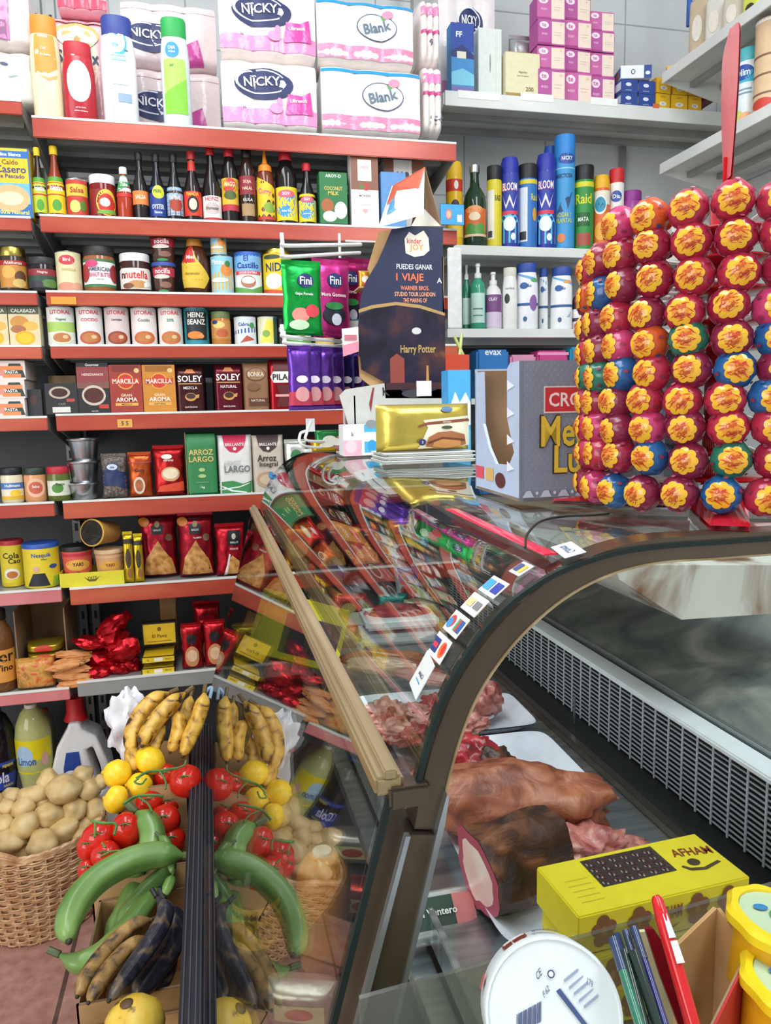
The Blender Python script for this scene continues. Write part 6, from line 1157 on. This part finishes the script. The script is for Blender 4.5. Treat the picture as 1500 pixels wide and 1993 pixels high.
# ================= PRODUCE =================
YP=lambda y:1.66-(y-1350)*.56/643
def PP3(x,y,dy=0): return onY(x,y,YP(y)+dy)
def pt(pts,rpx,k,name,label,cate,group=None,dy=0,tip=None,n=12,stem=None,flat=1,z=None):
    P=[PP3(a,b,dy) for a,b in pts]; c=sum(P,V())/len(P); d=proj(c)[2]; r=rpx*d/F; L=[p-c for p in P]
    root=tag(bpy.data.objects.new(name,None),label,cate,group); COL.objects.link(root); root.location=c; root.empty_display_size=.01
    prof=lambda t:r*(max(.0,1-abs(2*t-1)**3.2)**.55*.86+.14)*(1 if t>.22 or not stem else .38+.62*math.sin(t/.22*math.pi/2)**2)
    b=MB(); b.tube(L,prof,k,20,6,ridge=.055); b.build('peel',root,ang=70)
    if stem: 
        v=(L[0]-L[1]).normalized(); b=MB(); b.tube([L[0]-v*.004,L[0]+v*r*.9],lambda t:r*.3,stem,8); b.build('stem',root)
    if tip: v=(L[-1]-L[-2]).normalized(); b=MB(); b.ell(L[-1],(r*.24,)*3,tip,sub=2); b.build('tip',root)
    return root
g='ripe bananas heaped behind the tomatoes'; q=' of the heaped ripe bananas'
for i,(pts,r,dy,lab) in enumerate((
 ([(333,1347),(300,1362),(272,1392),(256,1430),(256,1466)],15,0,'long leftmost one'),
 ([(364,1346),(335,1368),(306,1398),(286,1428),(277,1452)],15,-.03,'front one crossing the long left one'),
 ([(340,1380),(348,1405),(344,1435),(331,1464)],13,-.01,'short middle one pointing down'),
 ([(398,1345),(394,1372),(382,1408),(368,1440),(356,1472)],14,-.02,'long right one next to the black bumper'),
 ([(322,1410),(306,1436),(296,1462),(286,1486)],12,.0,'shaded one under the crossing fruits'),
 ([(256,1450),(256,1476),(262,1500)],12,.0,'lowest stubby one at the left'),
 ([(372,1352),(362,1390),(348,1420)],11,.03,'dark narrow one at the rear'))):
    pt(pts,r*1.1,'banana','banana',lab+q,'banana',g,dy,'3a2a18',stem='6c5428')
def ball(x,y,rx,ry,k,name,label,cate,g,dy=0,nz=.08,sd=1,rot=0,stemk=None):
    c=PP3(x,y,dy); d=proj(c)[2]; root=tag(bpy.data.objects.new(name,None),label,cate,g); COL.objects.link(root); root.location=c; root.empty_display_size=.01
    MB().ell((0,0,0),(rx*d/F,rx*d/F*.95,ry*d/F),k,nz=nz,seed=sd).build('skin',root,rot=(0,R(rot),0))
    if stemk=='tip': MB().ell((-rx*d/F*.9,0,ry*d/F*.2),(rx*d/F*.2,)*3,'d8a818',sub=2).build('tip',root)
    return root,c,d
for i,(x,y,a,b_,lab) in enumerate(((228,1506,27,27,'upper left'),(226,1556,23,28,'lower left'),(292,1480,31,25,'large topmost'),(272,1530,26,24,'middle'),(300,1512,20,18,'small half hidden'),(268,1500,18,18,'rear'))):
    ball(x,y,a,b_,'lemon','lemon',lab+' lemon beside the vine tomatoes','lemon','lemons beside the tomatoes',.0 if i<4 else .04,.08,i,20*i,'tip')
TMS=((361,1520,30,30,'largest, topmost right','-'),(320,1596,29,28,'right middle one below the topmost'),(246,1616,27,34,'upright one left of the plantain tip'),(192,1628,29,27,'far left upper'),(205,1664,26,26,'left lower'),(172,1650,20,26,'leftmost edge'),(322,1512,22,24,'top middle'),(290,1560,24,22,'centre one under the vine'),(330,1562,24,22,'one behind the centre'),(232,1686,24,20,'lowest one under the vine'),(168,1692,15,18,'lowest left, half covered by plantain'),(335,1636,24,26,'shaded one by the bumper'))
for i,t in enumerate(TMS):
    x,y,a,b_,lab=t[:5]; a*=1.08; b_*=1.06; rt,c,d=ball(x,y,a,b_,'tomato','tomato',lab+' vine tomato in the heap','tomato','vine tomatoes by the bumper',[-.02,0,-.02,-.01,-.02,0,.02,.01,.03,-.01,0,.02][i],.05,i)
    b=MB(); 
    for k in range(5): q_=k*1.256+i; b.tube([(0,-a*d/F*.72,b_*d/F*.70),(.008*math.cos(q_),-a*d/F*.8+.004*math.sin(q_),b_*d/F*.72),(.015*math.cos(q_),-a*d/F*.84+.008*math.sin(q_),b_*d/F*.66)],lambda t_:.0012*(1.2-t_),'vine',5,3)
    b.build('calyx',rt)
def vine(L,lab,dy=-.06):
    P=[PP3(a,b,dy) for a,b in L[0]]; b=MB(); b.tube(P,.0028,'vine',7,5)
    for s_ in L[1:]: b.tube([PP3(a,c,dy) for a,c in s_],.002,'vine',6,5)
    tag(b.build('tomato_vine'),lab,'vine')
vine([[(265,1515),(285,1503),(310,1500),(345,1495)],[(310,1500),(322,1520),(322,1536)],[(270,1515),(262,1522),(275,1526),(285,1515)],[(345,1495),(358,1490),(362,1480)]],'upper green tomato vine curling over the top tomatoes')
vine([[(240,1565),(265,1550),(300,1548),(318,1550)],[(270,1552),(288,1565),(296,1580)]],'middle green tomato vine by the lemons')
vine([[(178,1598),(200,1602),(225,1604),(222,1625)],[(185,1602),(184,1630)],[(195,1668),(215,1658),(235,1656),(255,1662)],[(205,1650),(198,1640)]],'lower left green tomato vine above the plantains')
g='green plantains in the cardboard crate'
for i,(pts,r,dy,lab) in enumerate((
 ([(360,1665),(335,1663),(295,1664),(245,1678),(190,1710),(150,1755),(132,1800),(134,1832)],27,-.09,'longest curved green plantain lying on top of the crate'),
 ([(262,1578),(284,1598),(296,1625),(290,1665),(270,1690)],25,-.03,'upright green plantain with a dark tip among the tomatoes'),
 ([(112,1856),(150,1872),(195,1858),(240,1815),(280,1765),(310,1730)],22,-.03,'lower green plantain reaching the left crate edge'),
 ([(225,1810),(262,1768),(300,1725),(335,1690)],24,.0,'shaded green plantain between the two long ones'),
 ([(308,1626),(322,1640),(332,1668),(336,1700)],10,-.06,'thin green plantain stub by the bumper'),
 ([(336,1702),(328,1725),(318,1745)],11,-.07,'small pale green plantain end by the bumper'),
 ([(165,1690),(200,1685),(240,1690),(280,1700)],14,-.0,'pale green plantain just under the longest one'),
 ([(200,1835),(240,1790),(260,1740),(262,1700)],26,.04,'deep green plantain under the others'))):
    pt(pts,r,'plantain','plantain',lab,'plantain',g,dy,'2c2c1c',stem='4c5c30')
g='overripe plantains at the front of the crate'
for i,(pts,r,dy,k,lab) in enumerate((
 ([(300,1788),(262,1800),(215,1840),(172,1895),(150,1940)],16,-.10,'brownbanana','spotted yellow and black overripe plantain, leftmost'),
 ([(290,1822),(250,1845),(205,1895),(172,1952)],16,-.11,'brownbanana','brown overripe plantain in the middle'),
 ([(302,1742),(322,1775),(300,1825),(258,1885),(212,1948)],18,-.12,'blackbanana','long blackened plantain in front'),
 ([(318,1748),(338,1795),(328,1850),(290,1905),(262,1940)],24,-.07,'blackbanana','thick black plantain by the bumper'),
 ([(330,1840),(322,1890),(300,1930)],20,-.05,'blackbanana','black plantain deep in the crate corner'))):
    pt(pts,r,k,'plantain',lab,'plantain',g,dy,'1c1818',stem='1c1a1c')
# white bag behind the bananas
p=PP3(252,1414,.12); tag(MB().ell((0,0,0),(.045,.035,.085),'e6e6ea/w',nz=.5,fq=2.5,seed=4,sub=4).build('carrier_bag',loc=p),'crumpled white plastic bag behind the leftmost banana','bag')
b=MB(); b.tube([PP3(385,1385,-.0),PP3(398,1350,-.0),PP3(412,1338,-.0),PP3(408,1360,-.0)],.004,'a8c4e0/w',8,5); tag(b.build('bag_handle'),'pale blue knotted plastic handle above the bananas','plastic')
# crates
def crate(name,x0,x1,y0,y1,z0,z1,label,t=.004):
    r_=empty(name,((x0+x1)/2,(y0+y1)/2,z0),label,'crate'); w,d,h=(x1-x0)/2,(y1-y0)/2,z1-z0
    b=MB(); b.box(-w,w,-d,d,0,.004,'card'); b.build('crate_floor',r_)
    for a in ((-w,w,-d,-d+t),(-w,w,d-t,d),(-w,-w+t,-d,d),(w-t,w,-d,d)): 
        b=MB(); b.box(*a,0,h,'card',.0008); b.box(a[0]+.0015*(a[0]>-w),a[1],a[2],a[3],h-.0005,h+.0005,'carddark'); b.build('crate_wall',r_)
    return r_
f0=onY(148,1958,YP(1958)-.03); xr_=BUX-.034; zc=f0.z
yb=onZ(120,1765,zc).y
crate('plantain_crate',f0.x,xr_,f0.y,yb,zc-.17,zc,'brown cardboard crate of green and black plantains')
xl_=PP3(175,1690).x
crate('tomato_crate',xl_,xr_,yb+.006,1.48,.30,PP3(200,1715).z,'cardboard crate holding the vine tomatoes and lemons')
crate('banana_crate',PP3(232,1500).x,xr_,1.486,1.70,.30,PP3(300,1490).z-.02,'cardboard crate under the ripe bananas')
crate('melon_crate',f0.x-.03,xr_,f0.y-.20,f0.y-.006,zc-.125,zc-.035,'cardboard crate at the bottom edge holding the yellow melon')
b=MB(); b.prism([(f0.x-.02,f0.y-.02),(f0.x+.012,f0.y-.02),(f0.x+.012,f0.y+.02),(f0.x-.02,f0.y+.02)],zc-.06,zc-.055,'card','Z'); tag(b.build('cardboard_flap'),'folded cardboard flap at the front left corner of the plantain crate','flap')
b=MB(); b.box(f0.x-.02,xr_,f0.y-.2,1.70,.0,min(.28,zc-.225),'24262a',.004); tag(b.build('produce_stand'),'low dark stand under the fruit crates','stand')
c=onY(262,1996,f0.y-.09); d=proj(c)[2]; r_=empty('melon',c,'round yellow melon with brown speckles at the bottom edge','melon')
MB().ell((0,0,0),(58*d/F,58*d/F,52*d/F),'melon',nz=.04).build('rind',r_)
b=MB(); b.ell((-.008,-.0,50*d/F),(.010,.010,.003),'5c4020',sub=2); b.build('stem_scar',r_)
tag(MB().box(f0.x-.03,xr_,f0.y-.2,f0.y-.012,min(.28,zc-.225)+.001,zc-.1255,'24262a').build('crate_riser'),'dark block lifting the melon crate','block')
# potatoes in the wicker basket
BK_=V((onY(60,1700,2.07).x,2.15,0)); BR_=.185; bh=onY(60,1672,1.98).z
bz=empty('wicker_basket',BK_,'round light wicker basket full of potatoes on the tiled floor','basket')
def bask(z): return BR_*(.80+.2*min(1,z/bh*1.4))
b=MB(); nst=36
for k in range(24):
    z=.006+k*(bh-.012)/23; 
    for ph in (0,1):
        L=[]
        for i in range(nst*2):
            a=2*math.pi*i/(nst*2); r=bask(z)+(.004 if (i//2+k+ph)%2 else -.004); L.append((r*math.cos(a),r*math.sin(a),z+ph*.004))
        b.tube(L,.0026,'wicker',5,closed=True)
b.build('woven_wall',bz)
b=MB()
for i in range(nst): a=2*math.pi*i/nst; b.tube([(bask(z)*math.cos(a),bask(z)*math.sin(a),z) for z in (0,bh*.3,bh*.6,bh)],.003,'wicker',5)
b.build('stakes',bz)
b=MB()
for s_ in (0,1,2): b.tube([((BR_+.0)*math.cos(a)+.0,(BR_)*math.sin(a),bh+.008+.006*math.sin(a*14+s_*2.1)) for a in [2*math.pi*i/72 for i in range(72)]],.006,'wicker',6,closed=True)
b.build('braided_rim',bz)
b=MB(); b.lathe([(0,.002),(BR_*.8,.002),(BR_*.8,.008),(0,.008)],'wicker'); b.build('basket_floor',bz)
b=MB(); 
for s_ in (0,1): b.tube([V((-.14,-.12,bh+.0)),V((-.12,-.155,bh+.035+.006*s_)),V((-.04,-.19,bh+.035-.006*s_)),V((.015,-.183,bh+.0))],.007,'wicker',7,6)
b.build('handle',bz)
POT=[(63,1547,27,18,.05),(124,1535,31,25,.02),(160,1510,20,18,.07),(93,1518,17,20,.07),(8,1572,20,16,.04),(45,1572,22,18,.02),(96,1585,25,23,.0),(145,1575,22,21,.02),(184,1573,20,20,.04),(173,1536,22,20,.05),(196,1522,12,14,.06),(48,1607,28,23,-.03),(8,1606,22,18,.0),(20,1636,28,22,-.05),(120,1618,33,21,-.02),(84,1645,27,27,-.07),(160,1627,25,18,-.01),(124,1652,16,14,-.04),(163,1604,17,14,.02),(83,1563,14,12,.05),(60,1580,16,14,.06),(-20,1560,24,20,.04),(-25,1600,26,22,0),(-28,1640,26,22,-.04),(20,1550,18,16,.08),(110,1560,18,14,.06),(190,1600,18,16,.03),(55,1662,22,16,-.03),(140,1690,24,18,.0),(100,1690,24,20,.0)]
rows=['rear','middle','front']
cnt={}
for i,(x,y,a,b_,dy) in enumerate(POT):
    a*=1.08; b_*=1.08; p=onY(x,y,2.13+dy*.9); d=proj(p)[2]
    o=MB().ell((0,0,0),(a*d/F,min(a,b_)*d/F,b_*d/F),'potato',nz=.22,seed=i*2+1,fq=1.3).build('potato',loc=p,rot=(0,R([0,20,-15,30,5,-25][i%6]),R(i*37%360)*.1))
    side_='left' if x<50 else ('middle' if x<115 else 'right'); lv='top' if y<1555 else ('upper' if y<1590 else ('lower' if y<1630 else 'bottom'))
    key=(side_,lv); cnt[key]=cnt.get(key,0)+1; wh=['large','smaller','third','fourth','fifth'][cnt[key]-1]
    tag(o,'%s potato of the %s %s part of the basket heap'%(wh,lv,side_),'potato','potatoes in the wicker basket')
# ================= FOREGROUND =================
# clear acrylic bin in front of the counter end
AY=.375
A0=onY(700,1945,AY); A1=onY(1620,1690,AY)
r_=empty('acrylic_bin',((A0.x+A1.x)/2,AY,A0.z),'hazy clear acrylic bin panel across the bottom of the photo','bin'); l=r_.location
b=MB(); b.prism([(A0.x-l.x,A0.z-l.z),(A1.x-l.x,A1.z-l.z),(A1.x-l.x,A0.z-l.z-.13),(A0.x-l.x,A0.z-l.z-.13)],0,.003,'acrylic'); b.build('panel',r_)
zb_=A0.z-.115
b=MB(); b.box(A0.x-l.x,A1.x-l.x,-.15,0,zb_-l.z-.004,zb_-l.z,'6f7468/p'); b.build('bin_floor',r_)
# round cheese box, bottom face turned to the viewer
c=CAM+ray(1078,1975)*.375; n_=-ray(1078,1975).normalized(); ax=(n_-_r*(-.16)-_u*.20).normalized()
r_=empty('cheese_box',c,'round white cheese box tipped towards the viewer, showing its printed bottom','box')
z_=ax; x_=_r.cross(z_).normalized(); x_=(_r-z_*_r.dot(z_)).normalized(); y_=z_.cross(x_); M=Matrix((x_,y_,z_)).transposed().to_4x4(); M.translation=c; r_.matrix_world=M
rr=135*.375/F; b=MB(); b.lathe([(0,-.024),(rr*.98,-.024),(rr,-.022),(rr,-.002),(rr*.985,0),(rr*.95,.0),(rr*.94,-.0012),(0,-.0012)],'d6dedd/p',48); b.build('box_body',r_)
b=MB(); S=lambda x,y,o:(rr*.9*x,rr*.9*(2*y-1),-.0012+o)
sp=''
for i in range(16): x0=-.62+i*.026; sp+=';p %.3f,%.3f,%.3f,%.3f,%.3f,%.3f,%.3f,%.3f,4c5678'%(x0,.36+i*.006,x0+.012+.006*(i%3),.36+i*.006,x0+.04+.006*(i%3),.50+i*.006,x0+.028,.50+i*.006)
sp+=';p .06,.66,.13,.68,.56,.41,.52,.38,3c4c78'
for i in range(5): a=.2+i*.07; sp+=';p %.2f,%.2f,%.2f,%.2f,%.2f,%.2f,%.2f,%.2f,8c98ac'%(a,.74-i*.045,a+.24,.82-i*.045,a+.25,.80-i*.045,a+.01,.72-i*.045)
sp+=';t F_62,-.1,.66,.05,5c6880,.3,30;t 179,.62,.72,.05,6c7890,.3,-20;e .0,.78,.06,.03,3c4460;e .0,.78,.04,.02,d6dedd;t CE,-.2,.78,.06,5c6880,.2,30;t 250g,.1,.2,.04,7c869c,.3,20;t 45%,.5,.1,.04,7c869c,.3,20'
decals(b,sp[1:],S,1,False); b.mi('4c5678')
def SC(x,y,o): a=x*math.pi; q=rr+.0003+o; return (q*math.sin(a),q*math.cos(a),-.022+.02*y)
decals(b,'r -.22,.25,-.09,.75,7c3020;t GOURMAND,-.155,.5,.3,f0e0d8,.11;t Rustique,.0,.5,.5,3c4c84,.12;r .12,.4,.18,.7,c06070;t 250,.15,.5,.3,f0e0e0,.05;r -.42,.3,-.36,.7,c05858',SC,math.pi*rr/.02,True); b.build('label',r_,fix=False)
zt_=c.z-.045; tag(MB().lathe([(0,0),(.032,0),(.033,.001),(.033,max(.02,zt_-zb_)-.001),(.032,max(.02,zt_-zb_)),(0,max(.02,zt_-zb_))],'ccd4d2/p',32).build('cheese_box',loc=(c.x-.02,min(c.y-.03,AY-.036),zb_)),'second white round box standing under the tipped one at the bottom edge','box')
# pens, straws and sweets
FY=.30
def stick(x0,y0,x1,y1,r,k,name,label,cate,Ya=.325,Yb=.29,n=10,capk=None):
    P0=onY(x0,y0,Ya); P1=onY(x1,y1,Yb); c=P0; root=empty(name,c,label,cate); b=MB(); b.tube([(0,0,0),(P1-P0)*.3,(P1-P0)],r,k,n); b.build('barrel',root)
    if capk: b=MB(); v=(P0-P1).normalized(); b.tube([v*-.012,v*.004],r*1.1,capk,n); b.build('cap',root)
    return root
for i,(a,c,d,e,k) in enumerate(((1205,1832,1275,2050,'1f2a58/g'),(1222,1826,1292,2050,'2a3270/g'),(1238,1820,1312,2050,'262c66/g'),(1198,1842,1262,2050,'2c6c54/g'),(1215,1850,1270,2060,'182a20/g'),(1232,1850,1300,2060,'1c2c24/g'))):
    stick(a,c,d,e,.0019 if i<3 else .0025,k,'pen',['leftmost navy pen','middle navy pen','right navy pen','green edged pen at the far left','dark green pen low in the bundle','dark green pen low on the right'][i]+' in the bundle between cheese box and carton','pen',capk='2c3c5c/g' if i<4 else None,Yb=.27,Ya=.325-.004*i)
for i,(pts,k,lab,Y) in enumerate((([(1236,1815),(1268,1812),(1345,2010),(1310,2030)],'c8c49a','cream paper slip standing behind the navy pens',.34),([(1256,1808),(1272,1808),(1300,1850),(1360,2000),(1330,2020),(1285,1900)],'a8182c/f','crimson candy wrapper beside the red sweet tube',.33))):
    P=[onY(a,c,Y) for a,c in pts]; b=MB(); b.prism([(p.x,p.z) for p in P],Y,Y+.002,k)
    tag(b.build(['paper_slip','candy_wrapper'][i]),lab,'paper' if i==0 else 'wrapper')
P0=onY(1276,1742,.325); P1=onY(1352,2010,.285); r_=empty('sweet_tube',P0,'bright red sweet tube leaning with its rounded tip up','sweet tube')
b=MB(); b.tube([(0,0,-.001),(P1-P0)*.04,(P1-P0)*.2,(P1-P0)*.6,(P1-P0)],lambda t_:.0022+.0016*min(1,t_*2.2),'c81c20/g',14); b.build('tube',r_)
b=MB(); v=(P1-P0); s_=v.cross(V((0,1,0))).normalized(); 
b.add([v*.1+s_*-.0012+V((0,-.0045,0)),v*.1+s_*.0012+V((0,-.0045,0)),v*.27+s_*.002+V((0,-.006,0)),v*.27+s_*-.002+V((0,-.006,0))],[[0,1,2,3]],'c8d4e4'); 
b.add([v*.29+s_*-.002+V((0,-.0062,0)),v*.29+s_*.002+V((0,-.0062,0)),v*.45+s_*.0025+V((0,-.0066,0)),v*.45+s_*-.002+V((0,-.0066,0))],[[0,1,2,3]],'f0dcd8'); b.build('label',r_,fix=False)
# open brown carton with a red outside
r_=empty('open_carton',onY(1395,1900,.33),'open cardboard carton, brown inside and red outside, at the lower right','carton'); l=V(r_.location)
T0=onY(1395,1768,.352);T1=onY(1322,1838,.335);T2=onY(1460,1856,.325);T3=onY(1385,2010,.285)
def wall(A,B,k,ki):
    n=(B-A).cross(V((0,0,1))).normalized()*.0012; b=MB()
    for off,kk in ((V((0,0,0)),k),(n,ki)):
        Q=[A+off,B+off,V((B.x,B.y,zb_+.001))+off,V((A.x,A.y,zb_+.001))+off]; Q2=[q_+n*.9 for q_ in Q]
        b.add([p_-l for p_ in Q+Q2],[[0,1,2,3],[7,6,5,4],[0,4,5,1],[1,5,6,2],[2,6,7,3],[3,7,4,0]],kk)
    b.build('carton_wall',r_,smooth=False)
wall(T0,T1,'card','card'); wall(T2,T0,'card','card'); wall(T3,T2,'carddark','b02024') if 0 else wall(T2,T3,'b42428','carddark')
# yellow sweet tubs
for i,(px,py,Y,lab) in enumerate(((1525,1800,.33,'yellow tub with a clear green tinted lid at the right edge'),(1560,1930,.30,'second yellow tub below, at the lower right corner'))):
    c=onY(px,py,Y); r_=empty('sweet_tub',c,lab,'tub'); r_.rotation_euler=(R(2),R(9),0)
    q=.029; b=MB(); b.lathe([(q*.8,-.04),(q*.82,-.038),(q*.95,-.004),(q,0)],'e0a818/p',32); b.build('tub_body',r_)
    b=MB(); n=64; vs=[]; 
    for (f_,z) in ((1,-.004),(1.06,-.003),(1.08,.002),(1.0,.005),(.86,.005),(.84,.003)):
        for j in range(n): a=2*math.pi*j/n; w_=1+.03*math.cos(a*9)*(f_>.99); vs.append((q*f_*w_*math.cos(a),q*f_*w_*math.sin(a),z))
    b.add(vs,[[k*n+j,k*n+(j+1)%n,(k+1)*n+(j+1)%n,(k+1)*n+j] for k in range(5) for j in range(n)],'e8c81c/p'); b.build('lid_rim',r_)
    b=MB(); b.lathe([(0,.003),(q*.84,.003),(q*.84,.0036),(0,.0042)],'b4c8a4/p',32); decals(b,'e 0,.5,.4,.16,3c8c4c;t GUM,0,.5,.12,e8f0e0,.5;e -.4,.7,.2,.06,2c78a8',lambda x,y,o:(q*.8*x,q*.8*(2*y-1),.0044+o),1,False); b.build('lid_window',r_,fix=False)
